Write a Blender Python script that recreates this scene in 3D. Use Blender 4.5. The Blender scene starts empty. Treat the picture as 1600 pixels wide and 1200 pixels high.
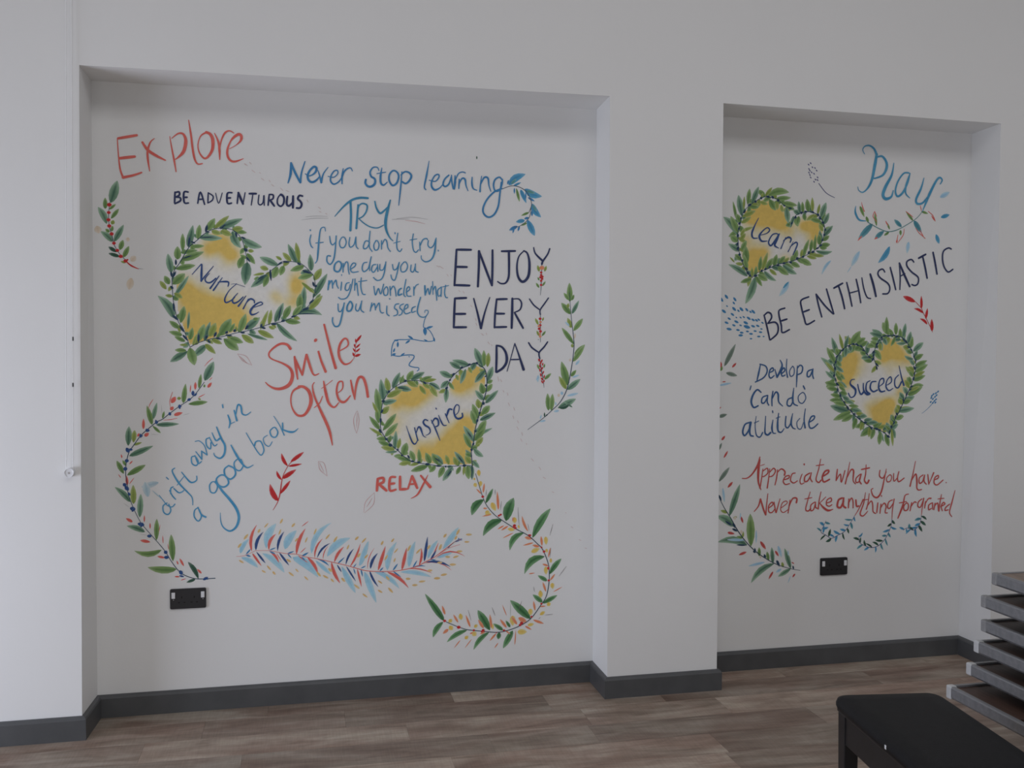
import bpy, bmesh, math, random
from mathutils import Matrix, Vector, noise

SC = bpy.context.scene
COL = SC.collection

# ------------------------------------------------------------------ camera
cam_d = bpy.data.cameras.new('camera'); cam = bpy.data.objects.new('camera', cam_d); COL.objects.link(cam)
YAW, PIT, ROL, FPX = 0.21581, -0.03319, 0.00331, 1472.1
F = Vector((math.sin(YAW)*math.cos(PIT), math.cos(YAW)*math.cos(PIT), math.sin(PIT)))
R0 = Vector((math.cos(YAW), -math.sin(YAW), 0)); U0 = R0.cross(F)
R = R0*math.cos(ROL)+U0*math.sin(ROL); U = -R0*math.sin(ROL)+U0*math.cos(ROL)
cam.matrix_world = Matrix(((R.x, U.x, -F.x, 0.86279), (R.y, U.y, -F.y, -3.98408), (R.z, U.z, -F.z, 1.54339), (0, 0, 0, 1)))
cam_d.sensor_width = 36; cam_d.lens = FPX/1600*36; cam_d.clip_start = .05
SC.camera = cam

# ------------------------------------------------------------------ world, daylight, exposure
w = bpy.data.worlds.new('world'); SC.world = w; w.use_nodes = True
bg = w.node_tree.nodes['Background']; bg.inputs[0].default_value = (.80, .87, 1.0, 1); bg.inputs[1].default_value = .02
def area(name, loc, rot, sx, sy, power, col):
    l = bpy.data.lights.new(name, 'AREA'); l.shape = 'RECTANGLE'; l.size = sx; l.size_y = sy; l.energy = power; l.color = col
    o = bpy.data.objects.new(name, l); o.location = loc; o.rotation_euler = rot; COL.objects.link(o); return o
# daylight through the low window in the left wall
area('window_daylight', (-2.58, -1.4, .6), (0, math.radians(-90), 0), 1.15, 2.2, 70, (.755, .82, 1.0))
# added fill light at the open rear of the room, no real source there
area('rear_fill', (1.5, -6.5, 1.2), (math.radians(90), 0, 0), 6.0, 2.0, 42, (.975, .975, 1.0))
# rooflight high up towards the back of the room
area('rooflight_daylight', (2.4, -4.9, 5.1), (0, 0, 0), 6.0, 3.2, 119, (.975, .975, 1.0))
SC.view_settings.view_transform = 'Standard'; SC.view_settings.look = 'None'
SC.view_settings.gamma = 1; SC.view_settings.use_curve_mapping = False
SC.view_settings.exposure = 0.0

# ------------------------------------------------------------------ helpers
def mat(name, col, rough=.6, metal=0, noise_s=0, noise_a=0, bump=0, bump_s=200, spec=.5, coat=0, stretch=None):
    m = bpy.data.materials.new(name); m.use_nodes = True; nt = m.node_tree; b = nt.nodes['Principled BSDF']
    b.inputs['Roughness'].default_value = rough; b.inputs['Metallic'].default_value = metal
    b.inputs['Specular IOR Level'].default_value = spec; b.inputs['Coat Weight'].default_value = coat
    tc = nt.nodes.new('ShaderNodeTexCoord'); mp = nt.nodes.new('ShaderNodeMapping'); nt.links.new(tc.outputs['Object'], mp.inputs[0])
    if stretch: mp.inputs['Scale'].default_value = stretch
    n = nt.nodes.new('ShaderNodeTexNoise'); n.inputs['Scale'].default_value = noise_s or 5; n.inputs['Detail'].default_value = 5
    nt.links.new(mp.outputs[0], n.inputs['Vector'])
    r = nt.nodes.new('ShaderNodeValToRGB')
    c0 = [max(0, c*(1-noise_a)) for c in col]; c1 = [min(1, c*(1+noise_a)) for c in col]
    r.color_ramp.elements[0].position = .3; r.color_ramp.elements[1].position = .7
    r.color_ramp.elements[0].color = (*c0, 1); r.color_ramp.elements[1].color = (*c1, 1)
    nt.links.new(n.outputs['Fac'], r.inputs[0]); nt.links.new(r.outputs[0], b.inputs['Base Color'])
    if bump:
        n2 = nt.nodes.new('ShaderNodeTexNoise'); n2.inputs['Scale'].default_value = bump_s; nt.links.new(tc.outputs['Object'], n2.inputs['Vector'])
        bp = nt.nodes.new('ShaderNodeBump'); bp.inputs['Strength'].default_value = bump; bp.inputs['Distance'].default_value = .002
        nt.links.new(n2.outputs['Fac'], bp.inputs['Height']); nt.links.new(bp.outputs[0], b.inputs['Normal'])
    return m
def obj(name, verts, faces, m, parent=None, label=None, cat=None, group=None, kind=None, loc=None):
    me = bpy.data.meshes.new(name); me.from_pydata([tuple(v) for v in verts], [], faces); me.validate(); me.update()
    if m: me.materials.append(m)
    o = bpy.data.objects.new(name, me); COL.objects.link(o)
    if parent: o.parent = parent
    if loc: o.location = loc
    for k, v in (('label', label), ('category', cat), ('group', group), ('kind', kind)):
        if v: o[k] = v
    return o
def from_bm(name, bm, m, parent=None, smooth=False, **k):
    me = bpy.data.meshes.new(name); bmesh.ops.recalc_face_normals(bm, faces=bm.faces); bm.to_mesh(me); bm.free()
    if m: me.materials.append(m)
    if smooth:
        for p in me.polygons: p.use_smooth = True
    o = bpy.data.objects.new(name, me); COL.objects.link(o)
    if parent: o.parent = parent
    for a in ('label', 'category', 'group', 'kind'):
        if k.get(a): o[a] = k[a]
    return o
def empty(name, loc, label, cat, group=None, rz=0):
    e = bpy.data.objects.new(name, None); e.empty_display_size = .05; e.location = loc; e.rotation_euler = (0, 0, rz); COL.objects.link(e)
    e['label'] = label; e['category'] = cat
    if group: e['group'] = group
    return e
def box(bm, x0, x1, y0, y1, z0, z1, bev=0, seg=2):
    r = bmesh.ops.create_cube(bm, size=1); vs = r['verts']
    for v in vs: v.co = Vector((x0+(v.co.x+.5)*(x1-x0), y0+(v.co.y+.5)*(y1-y0), z0+(v.co.z+.5)*(z1-z0)))
    if bev:
        es = list({e for v in vs for e in v.link_edges})
        bmesh.ops.bevel(bm, geom=es, offset=bev, segments=seg, affect='EDGES', profile=.5)
def boxobj(name, dims, m, parent=None, bev=0, seg=2, **k):
    bm = bmesh.new(); box(bm, *dims, bev=bev, seg=seg); return from_bm(name, bm, m, parent, **k)

M_wall = mat('white_wall_paint', (.80, .80, .79), .75, noise_s=1.3, noise_a=.012, bump=.12, bump_s=140, spec=.25)
M_skirt = mat('charcoal_gloss_paint', (.082, .084, .087), .42, noise_s=9, noise_a=.12, spec=.4)
M_black = mat('black_lacquer', (.011, .011, .013), .38, noise_s=20, noise_a=.2, spec=.4)
M_vinyl = mat('black_leatherette', (.0075, .0075, .009), .6, noise_s=30, noise_a=.15, bump=.25, bump_s=420, spec=.22)
M_socket = mat('black_plastic', (.022, .022, .025), .4, noise_s=20, noise_a=.1)
M_hole = mat('socket_hole_black', (.004, .004, .004), .8)
M_white = mat('white_plastic', (.75, .76, .78), .35, noise_s=20, noise_a=.03)
M_chain = mat('bright_white_beads', (.9, .9, .9), .3, noise_s=20, noise_a=.02)
M_alu = mat('brushed_aluminium', (.23, .235, .25), .42, .35, noise_s=60, noise_a=.12, stretch=(40, 1, 1))
M_cap = mat('pale_grey_plastic', (.55, .56, .57), .45, noise_s=20, noise_a=.08)
M_capdark = mat('worn_grey_plastic', (.27, .27, .275), .5, noise_s=25, noise_a=.15)
M_panel = mat('dark_brown_hardboard', (.065, .034, .025), .5, noise_s=12, noise_a=.35, stretch=(8, 1, 1))
M_panel_lit = mat('lit_brown_hardboard', (.20, .14, .105), .45, noise_s=10, noise_a=.25, stretch=(8, 1, 1))  # top board's brown, with reflected light put into the colour
M_steel = mat('zinc_steel', (.6, .6, .62), .25, .9, noise_s=30, noise_a=.1)
M_rubber = mat('grey_rubber', (.05, .05, .05), .7, noise_s=30, noise_a=.1)
M_glass = bpy.data.materials.new('window_glass'); M_glass.use_nodes = True
_b = M_glass.node_tree.nodes['Principled BSDF']; _b.inputs['Transmission Weight'].default_value = 1; _b.inputs['Roughness'].default_value = .02; _b.inputs['IOR'].default_value = 1.05; _b.inputs['Base Color'].default_value = (.95, .98, 1, 1)
M_frame = mat('white_upvc', (.78, .79, .8), .4, noise_s=10, noise_a=.02)

# ------------------------------------------------------------------ setting: walls
D = .22704                      # depth of the alcoves
XL, XR, CEIL, YB = -2.6, 6.4, 5.2, -6.6
a = dict(TL=(.006, 2.658), TR=(2.172, 2.670), BR=(2.178, 0), BL=(-.012, 0), bTL=(.003, 2.660), bTR=(2.183, 2.669), bBR=(2.179, 0), bBL=(.000, 0))
b = dict(TL=(2.708, 2.671), TR=(4.153, 2.659), BR=(4.150, 0), BL=(2.704, 0), bTL=(2.712, 2.672), bTR=(4.173, 2.662), bBR=(4.149, 0), bBL=(2.706, 0))
f = lambda p: (p[0], 0, p[1]); g = lambda p: (p[0], D, p[1])
V = [(XL, 0, 0), (XL, 0, CEIL), f(a['BL']), f(a['TL']), f(a['TR']), f(a['BR']), f(b['BL']), f(b['TL']), f(b['TR']), f(b['BR']), (XR, 0, 0), (XR, 0, CEIL),
     (a['TL'][0], 0, CEIL), (a['TR'][0], 0, CEIL), (b['TL'][0], 0, CEIL), (b['TR'][0], 0, CEIL),
     g(a['bBL']), g(a['bTL']), g(a['bTR']), g(a['bBR']), g(b['bBL']), g(b['bTL']), g(b['bTR']), g(b['bBR'])]
obj('wall_front', V, [(0, 2, 3, 12, 1), (3, 4, 13, 12), (5, 6, 7, 14, 13, 4), (7, 8, 15, 14), (9, 10, 11, 15, 8),
    (2, 16, 17, 3), (3, 17, 18, 4), (4, 18, 19, 5), (16, 19, 18, 17), (6, 20, 21, 7), (7, 21, 22, 8), (8, 22, 23, 9), (20, 23, 22, 21)], M_wall, kind='structure')
# left wall with a tall glazed opening
wy0, wy1, wz0, wz1 = -2.55, -.25, .0, 1.25
bm = bmesh.new()
for d in ((XL-.2, XL, wy1, 0, 0, CEIL), (XL-.2, XL, YB, wy0, 0, CEIL), (XL-.2, XL, wy0, wy1, wz1, CEIL)): box(bm, *d)
from_bm('wall_left', bm, M_wall, kind='structure')
wf = bpy.data.objects.new('window_1', None); COL.objects.link(wf); wf.location = (XL, (wy0+wy1)/2, wz0); wf['kind'] = 'structure'
hw, hh = (wy1-wy0)/2, wz1-wz0
bm = bmesh.new()
box(bm, -.1, -.03, -hw, hw, 0, .06); box(bm, -.1, -.03, -hw, hw, hh-.06, hh)
for yy in (-hw, -.03, hw-.06): box(bm, -.1, -.03, yy, yy+.06, .06, hh-.06)
from_bm('window_frame', bm, M_frame, wf)
boxobj('wall_right', (XR, XR+.15, YB, 0, 0, CEIL), M_wall, kind='structure')
boxobj('ceiling', (XL, XR, YB, 0, CEIL, CEIL+.15), M_wall, kind='structure')

# ------------------------------------------------------------------ floor: printed vinyl planks
def plank_mat():
    m = bpy.data.materials.new('weathered_oak_plank'); m.use_nodes = True; nt = m.node_tree; N = nt.nodes.new; L = nt.links.new
    b = nt.nodes['Principled BSDF']; b.inputs['Roughness'].default_value = .48; b.inputs['Specular IOR Level'].default_value = .35
    geo = N('ShaderNodeNewGeometry'); oi = N('ShaderNodeObjectInfo')
    off = N('ShaderNodeVectorMath'); off.operation = 'MULTIPLY_ADD'; L(oi.outputs['Random'], off.inputs[0]); off.inputs[1].default_value = (37, 19, 5); L(geo.outputs['Position'], off.inputs[2])
    def nz(sc, s, det, dist=0):
        mp = N('ShaderNodeMapping'); mp.inputs['Scale'].default_value = sc; L(off.outputs[0], mp.inputs[0])
        n = N('ShaderNodeTexNoise'); n.inputs['Scale'].default_value = s; n.inputs['Detail'].default_value = det; n.inputs['Distortion'].default_value = dist; L(mp.outputs[0], n.inputs['Vector']); return n.outputs['Fac']
    g1 = nz((1.4, 8, 1), 1.8, 6, 1.0); g2 = nz((6, 70, 1), 3, 4); g3 = nz((1.2, 2.6, 1), 2.0, 4, .4); g4 = nz((60, 4, 1), 2.5, 2)
    r1 = N('ShaderNodeValToRGB'); e = r1.color_ramp.elements; e[0].position = .3; e[0].color = (.225, .172, .136, 1); e[1].position = .72; e[1].color = (.435, .368, .310, 1)
    m1 = e.new(.5); m1.color = (.335, .268, .218, 1); L(g1, r1.inputs[0])
    r3 = N('ShaderNodeValToRGB'); e = r3.color_ramp.elements; e[0].position = .38; e[0].color = (.78, .66, .62, 1); e[1].position = .62; e[1].color = (1.08, 1.10, 1.08, 1); L(g3, r3.inputs[0])
    mx = N('ShaderNodeMix'); mx.data_type = 'RGBA'; mx.blend_type = 'MULTIPLY'; mx.inputs[0].default_value = .85; L(r1.outputs[0], mx.inputs[6]); L(r3.outputs[0], mx.inputs[7])
    r2 = N('ShaderNodeMapRange'); r2.inputs[1].default_value = .3; r2.inputs[2].default_value = .7; r2.inputs[3].default_value = .86; r2.inputs[4].default_value = 1.12; L(g2, r2.inputs[0])
    r4 = N('ShaderNodeMapRange'); r4.inputs[1].default_value = .35; r4.inputs[2].default_value = .65; r4.inputs[3].default_value = .95; r4.inputs[4].default_value = 1.06; L(g4, r4.inputs[0])
    rr = N('ShaderNodeMapRange'); rr.inputs[3].default_value = .74; rr.inputs[4].default_value = 1.16; L(oi.outputs['Random'], rr.inputs[0])
    p1 = N('ShaderNodeMath'); p1.operation = 'MULTIPLY'; L(r2.outputs[0], p1.inputs[0]); L(rr.outputs[0], p1.inputs[1])
    p2 = N('ShaderNodeMath'); p2.operation = 'MULTIPLY'; L(p1.outputs[0], p2.inputs[0]); L(r4.outputs[0], p2.inputs[1])
    sc = N('ShaderNodeVectorMath'); sc.operation = 'SCALE'; L(mx.outputs[2], sc.inputs[0]); L(p2.outputs[0], sc.inputs['Scale']); L(sc.outputs[0], b.inputs['Base Color'])
    bp = N('ShaderNodeBump'); bp.inputs['Strength'].default_value = .12; bp.inputs['Distance'].default_value = .002; L(g2, bp.inputs['Height']); L(bp.outputs[0], b.inputs['Normal'])
    return m
M_plank = plank_mat()
floor = boxobj('floor', (XL, XR, YB, D, -.06, -.004), mat('brown_subfloor', (.16, .13, .11), .8), kind='structure')
rnd = random.Random(11)
fixed = {(-.285, -.100): [-1.3, .24, 1.264, 2.02, 2.65, 3.9], (-.467, -.285): [-1.0, .10, .62, 1.575, 2.0, 2.99, 4.2], (-.650, -.467): [-.9, .68, 1.4, 2.46, 3.3, 4.4],
         (-.100, .085): [-.8, .45, 1.02, 1.9, 2.42, 3.5, 4.6], (.085, D): [-.5, .7, 1.5, 3.1, 3.9]}
rows = sorted(fixed); y = -.650
while y > -4.6: rows.append((y-.183, y)); y -= .183
gap = .0003
for (y0, y1) in rows:
    xs = fixed.get((y0, y1))
    lo, hi = (-1.7, 5.6)
    if xs is None:
        xs = []; x = lo+rnd.uniform(.3, 1.2)
        while x < hi-.3: xs.append(x); x += rnd.uniform(.95, 1.25)
    if y1 > .09: lo, hi = .0, 4.15
    xs = [lo]+[x for x in xs if lo < x < hi]+[hi]
    for i in range(len(xs)-1):
        bm = bmesh.new(); box(bm, xs[i]+gap, xs[i+1]-gap, y0+gap, y1-gap, -.004, 0)
        o = from_bm('plank', bm, M_plank, floor)
# rest of the floor past the single planks, one piece each side
for dd in ((XL, -1.7, YB, 0), (5.6, XR, YB, 0), (-1.7, 5.6, YB, rows[-1][0])):
    boxobj('plank', (dd[0]+gap, dd[1]-gap, dd[2], dd[3]-gap, -.004, 0), M_plank, floor)

# ------------------------------------------------------------------ skirting
def skirting(name, path, flip_first=None):
    """path: wall-line points (x, y) walked left to right; room is on the right-hand side (towards -y)."""
    t, h = .018, .094
    prof = [(0, 0), (t, 0), (t, h-.013), (t-.004, h-.005), (t-.011, h), (0, h)]
    n = len(path); P = [Vector(p) for p in path]; offs = []
    for i in range(1, n-1):
        d0 = (P[i]-P[i-1]).normalized(); d1 = (P[i+1]-P[i]).normalized()
        n0 = Vector((d0.y, -d0.x)); n1 = Vector((d1.y, -d1.x)); m = (n0+n1); m = m/(m.dot(n0)); offs.append(m)
    vs, fs = [], []
    core = P[1:-1]
    for p, m in zip(core, offs):
        for (o_, z) in prof: vs.append((p.x+m.x*o_, p.y+m.y*o_, z))
    k = len(prof)
    for i in range(len(core)-1):
        for j in range(k):
            fs.append((i*k+j, i*k+(j+1) % k, (i+1)*k+(j+1) % k, (i+1)*k+j))
    fs.append(tuple(range(k))); fs.append(tuple(reversed(range((len(core)-1)*k, len(core)*k))))
    o = obj(name, vs, fs, M_skirt, kind='structure')
    bm = bmesh.new(); bm.from_mesh(o.data); bmesh.ops.recalc_face_normals(bm, faces=bm.faces); bm.to_mesh(o.data); bm.free()
pts = [(XL, -1), (XL, 0), (-.011, 0), (0, D), (2.179, D), (2.178, 0), (2.704, 0), (2.706, D), (4.150, D), (4.150, 0), (XR, 0), (XR, -1)]
for nm, i, j in (('baseboard_left', 1, 2), ('baseboard_left_return', 2, 3), ('baseboard_left_alcove', 3, 4), ('baseboard_pier_return', 4, 5), ('baseboard_pier', 5, 6),
                 ('baseboard_pier_side', 6, 7), ('baseboard_right_alcove', 7, 8), ('baseboard_right_return', 8, 9), ('baseboard_right', 9, 10)):
    skirting(nm, pts[i-1:j+2])

# ------------------------------------------------------------------ twin sockets
def rounded_plate(bm, x0, x1, z0, z1, y0, y1, r, seg=4):
    pp = []
    for cx, cz, a0 in ((x1-r, z1-r, 0), (x0+r, z1-r, 90), (x0+r, z0+r, 180), (x1-r, z0+r, 270)):
        for i in range(seg+1):
            an = math.radians(a0+90*i/seg); pp.append((cx+r*math.cos(an), cz+r*math.sin(an)))
    va = [bm.verts.new((x, y0, z)) for x, z in pp]; vb = [bm.verts.new((x, y1, z)) for x, z in pp]
    bm.faces.new(va); bm.faces.new(list(reversed(vb)))
    for i in range(len(pp)): bm.faces.new((va[i], va[(i+1) % len(pp)], vb[(i+1) % len(pp)], vb[i]))
def socket(x, z, label, lamps):
    e = empty('wall_socket', (x, D, z), label, 'socket', 'black double wall sockets')
    bm = bmesh.new(); rounded_plate(bm, 0, .147, -.086, 0, -.010, 0, .006)
    ed = [q for q in bm.edges if all(abs(v.co.y+.010) < 1e-6 for v in q.verts)]
    bmesh.ops.bevel(bm, geom=ed, offset=.0022, segments=2, affect='EDGES'); from_bm('faceplate', bm, M_socket, e)
    for sx in (.0065, .1265):
        bm = bmesh.new(); box(bm, sx, sx+.0145, -.0135, -.009, -.040, -.014, bev=.0012)
        r = from_bm('rocker_switch', bm, M_white, e); r['label'] = 'white rocker switch'
        if lamps:
            bm = bmesh.new(); bmesh.ops.create_uvsphere(bm, u_segments=8, v_segments=5, radius=.0016)
            o = from_bm('indicator_dot', bm, M_white, e); o.location = (sx+.008, -.0104, -.046)
    for cx in (.048, .099):
        for dx, dz, ww, hh_ in ((0, -.036, .0045, .009), (-.011, -.058, .008, .0045), (.011, -.058, .008, .0045)):
            bm = bmesh.new(); box(bm, cx+dx-ww/2, cx+dx+ww/2, -.0104, -.0095, dz-hh_/2, dz+hh_/2); from_bm('pin_hole', bm, M_hole, e)
    return e
socket(.2945, .530, 'black double wall socket in the wide left alcove below the berry garland', True)
socket(3.3545, .529, 'black double wall socket in the narrow right alcove', False)

# ------------------------------------------------------------------ blind chain
ch = empty('blind_chain', (-.043, 0, 1.067), 'white beaded blind chain hanging beside the left alcove', 'chain')
bm = bmesh.new()
def strand(xa, xb, z0, z1, yy):
    n = int((z1-z0)/.0062)
    for i in range(n+1):
        t = i/n
        r = bmesh.ops.create_icosphere(bm, subdivisions=1, radius=.0024)
        for v in r['verts']: v.co += Vector((xa+(xb-xa)*t, yy, z0+(z1-z0)*t))
strand(-.0125, .012, 0, 2.30, -.016); strand(.0125, .031, 0, 2.30, -.016)
c = from_bm('bead_chain', bm, M_chain, ch); c['kind'] = 'stuff'
bm = bmesh.new()
for xa, xb in ((-.0125, .012), (.0125, .031)):
    r = bmesh.ops.create_cone(bm, segments=6, radius1=.0011, radius2=.0011, depth=2.30)
    for v in r['verts']: v.co = Vector((v.co.x+xa+(xb-xa)*(v.co.z+1.15)/2.3, v.co.y-.016, v.co.z+1.15))
from_bm('cord', bm, M_chain, ch)
def disc(bm, r, y0, y1, seg=28, cx=0, cz=0):
    q = bmesh.ops.create_cone(bm, segments=seg, radius1=r, radius2=r, depth=abs(y1-y0), cap_ends=True)
    for v in q['verts']: v.co = Vector((cx+v.co.x, (y0+y1)/2+v.co.z, cz+v.co.y))
bm = bmesh.new(); disc(bm, .0175, -.026, -.0002); es = [q for q in bm.edges if abs(q.verts[0].co.y+.026) < 1e-5 and abs(q.verts[1].co.y+.026) < 1e-5]
bmesh.ops.bevel(bm, geom=es, offset=.003, segments=3, affect='EDGES'); from_bm('pulley_housing', bm, M_white, ch, smooth=False)
bm = bmesh.new(); disc(bm, .0045, -.0268, -.0258, 14); o = from_bm('screw', bm, M_steel, ch)
for zz, xx in ((.525, .0185), (.345, .0165)):
    bm = bmesh.new(); box(bm, xx-.0022, xx+.0022, -.020, -.0125, zz-.008, zz+.008, bev=.0015); k = from_bm('chain_connector', bm, M_rubber, ch); k['label'] = 'dark chain connector'
bm = bmesh.new(); box(bm, .0, .045, -.03, 0, 2.29, 2.35, bev=.004); from_bm('bracket', bm, M_white, ch)

# ------------------------------------------------------------------ piano stool
ph = math.radians(-7.5)
st = empty('piano_stool', (2.565, -1.425-.285, 0), 'black piano stool with padded top in front of the stacked boards', 'stool', rz=ph)
W2, L2 = .169, .29
bm = bmesh.new()
def slab(bm, w2, l2, z0, z1, rc, be, seg=6, dome=0):
    pp = []
    for cx, cy, a0 in ((w2-rc, l2-rc, 0), (-w2+rc, l2-rc, 90), (-w2+rc, -l2+rc, 180), (w2-rc, -l2+rc, 270)):
        for i in range(seg+1):
            an = math.radians(a0+90*i/seg); pp.append((cx, cy, math.cos(an), math.sin(an)))
    rings = []
    for (off, z) in ((be, z0), (be*.3, z0+be*.3), (0, z0+be), (0, z1-be), (be*.3, z1-be*.3), (be, z1), (be+.05, z1+dome)):
        rings.append([bm.verts.new((cx+nx*(rc-off) if off < rc else cx-math.copysign(off-rc, cx), cy+ny*(rc-off) if off < rc else cy-math.copysign(off-rc, cy), z)) for cx, cy, nx, ny in pp])
    n = len(pp)
    for a_, b_ in zip(rings, rings[1:]):
        for i in range(n): bm.faces.new((a_[i], a_[(i+1) % n], b_[(i+1) % n], b_[i]))
    bm.faces.new(list(reversed(rings[0]))); bm.faces.new(rings[-1])
slab(bm, W2, L2, .463, .500, .045, .015, dome=.003)
bmesh.ops.remove_doubles(bm, verts=bm.verts, dist=1e-5); from_bm('seat', bm, M_vinyl, st, smooth=True)
boxobj('seat_board', (-W2+.013, W2-.013, -L2+.013, L2-.013, .452, .466), M_black, st, bev=.004)
ix, iy = W2-.016, L2-.016
for nm, dd in (('apron', (-ix+.004, -ix+.022, -iy+.03, iy-.03, .365, .453)), ('apron', (ix-.022, ix-.004, -iy+.03, iy-.03, .365, .453)),
               ('apron', (-ix+.03, ix-.03, -iy+.004, -iy+.022, .365, .453)), ('apron', (-ix+.03, ix-.03, iy-.022, iy-.004, .365, .453))):
    boxobj(nm, dd, M_black, st, bev=.002)
for sx in (-1, 1):
    for sy in (-1, 1):
        bm = bmesh.new(); x_, y_ = sx*(ix-.023), sy*(iy-.023); box(bm, x_-.023, x_+.023, y_-.023, y_+.023, 0, .453, bev=.003)
        for v in bm.verts:
            if v.co.z < .1: v.co.x = x_+(v.co.x-x_)*.82; v.co.y = y_+(v.co.y-y_)*.82
        from_bm('leg', bm, M_black, st)
bm = bmesh.new(); box(bm, -.0012, .0012, -.004, .004, -.006, .005, bev=.001); fl = from_bm('chip_mark', bm, M_white, st); fl['label'] = 'small white chip'
fl.location = (-W2-.0002, -.06, .482)

# ------------------------------------------------------------------ stacked metal framed boards on a trolley
tiers = [(3.001, .413), (3.077, .485), (3.105, .561), (3.132, .631), (3.130, .715), (3.171, .791)]
words = ['lowest', 'second', 'third', 'fourth', 'fifth', 'topmost']
BL_, BW, TH, RW = 1.25, .80, .042, .016
for i, (x0, zt) in enumerate(tiers):
    y1 = -1.19
    lab = {0: 'lowest grey metal framed board of the stack, with white plastic corners', 5: 'topmost grey metal framed board of the stack, with a brown face lightened for reflected light'}.get(i, f'grey metal framed dark brown board, {words[i]} up from the bottom of the stack')
    e = empty('framed_board', (x0, y1, zt-TH), lab, 'board', 'stacked metal framed boards')
    bm = bmesh.new()
    prof = [(0, .008), (0, TH-.005), (.003, TH), (RW, TH), (RW, TH-.007), (RW+.008, TH-.007), (RW+.008, 0), (.007, 0)]
    rings = []
    for cx, cy, sx, sy in ((0, 0, 1, -1), (BW, 0, -1, -1), (BW, -BL_, -1, 1), (0, -BL_, 1, 1)):
        rings.append([bm.verts.new((cx+sx*o_, cy+sy*o_, z)) for o_, z in prof])
    n = len(prof)
    for q in range(4):
        A_, B_ = rings[q], rings[(q+1) % 4]
        for j in range(n): bm.faces.new((A_[j], A_[(j+1) % n], B_[(j+1) % n], B_[j]))
    from_bm('metal_frame', bm, M_alu, e)
    zp = TH-.002 if i == 5 else TH-.0065
    pn = boxobj('panel', (RW+.001, BW-RW-.001, -BL_+RW+.001, -RW-.001, zp-.006, zp), M_panel_lit if i == 5 else M_panel, e)
    for cx, cy in ((0, 0), (BW, 0), (BW, -BL_), (0, -BL_)):
        sx = 1 if cx == 0 else -1; sy = -1 if cy == 0 else 1
        bm = bmesh.new(); xs = sorted((cx-sx*.002, cx+sx*.024)); ys = sorted((cy-sy*.002, cy+sy*.024))
        box(bm, xs[0], xs[1], ys[0], ys[1], -.002 if i == 0 else .002, TH+.0015, bev=.005, seg=3); from_bm('corner_cap', bm, M_cap if i < 3 else M_capdark, e)
    # folded support rails under each board carry it on the one below
    base = tiers[i-1][1] if i else zt-TH-.03
    for yy in (-.47, -BL_+.15):
        hgt = zt-TH-base
        boxobj('support_rail', (.10, BW-.16, yy-.02, yy+.02, -hgt, .0), M_black, e)
    if i == 0:
        cb = boxobj('crossbar', (.03, BW-.03, -.36, -.31, TH-.0062, TH-.002), M_panel, e)
        for px_ in (.13, .155):
            bm = bmesh.new(); bmesh.ops.create_uvsphere(bm, u_segments=10, v_segments=6, radius=.005); o = from_bm('bolt', bm, M_steel, e, smooth=True); o.location = (px_+.02, -.30, TH-.004)
x0 = 3.30
e = empty('trolley', (x0, -1.23, 0), 'low black trolley under the stack of boards behind the stool', 'trolley')
bm = bmesh.new(); zt = .3405
for d in ((0, .04, -1.15, 0), (.5, .54, -1.15, 0), (.04, .5, -.04, 0), (.04, .5, -1.15, -1.11)): box(bm, *d, zt-.04, zt, bev=.003)
from_bm('trolley_frame', bm, M_black, e)
for px_ in (.0, .50):
    for py_ in (-.04, -1.15):
        boxobj('post', (px_, px_+.04, py_, py_+.04, .09, zt-.04), M_black, e, bev=.002)
        bm = bmesh.new(); q = bmesh.ops.create_cone(bm, segments=20, radius1=.04, radius2=.04, depth=.025, cap_ends=True)
        for v in q['verts']: v.co = Vector((px_+.02+v.co.z, py_+.02+v.co.x, .04+v.co.y))
        from_bm('castor', bm, M_rubber, e)
        boxobj('castor_fork', (px_+.004, px_+.036, py_+.006, py_+.034, .078, .092), M_steel, e)

# ------------------------------------------------------------------ the painted mural (flat paint on the alcove walls)
def paint_mat():
    m = bpy.data.materials.new('mural_paint'); m.use_nodes = True; nt = m.node_tree; N = nt.nodes.new; L = nt.links.new
    b = nt.nodes['Principled BSDF']; b.inputs['Roughness'].default_value = .65; b.inputs['Specular IOR Level'].default_value = .25
    at = N('ShaderNodeVertexColor'); at.layer_name = 'Col'; geo = N('ShaderNodeNewGeometry')
    n = N('ShaderNodeTexNoise'); n.inputs['Scale'].default_value = 55; n.inputs['Detail'].default_value = 4; L(geo.outputs['Position'], n.inputs['Vector'])
    mr = N('ShaderNodeMapRange'); mr.inputs[1].default_value = .3; mr.inputs[2].default_value = .7; mr.inputs[3].default_value = .95; mr.inputs[4].default_value = 1.05; L(n.outputs['Fac'], mr.inputs[0])
    s = N('ShaderNodeVectorMath'); s.operation = 'SCALE'; L(at.outputs['Color'], s.inputs[0]); L(mr.outputs[0], s.inputs['Scale']); L(s.outputs[0], b.inputs['Base Color'])
    return m
M_paint = paint_mat()
WALL = (.80, .80, .79)
def mixc(a_, b_, t): return tuple(a_[i]*(1-t)+b_[i]*t for i in range(3))
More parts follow.
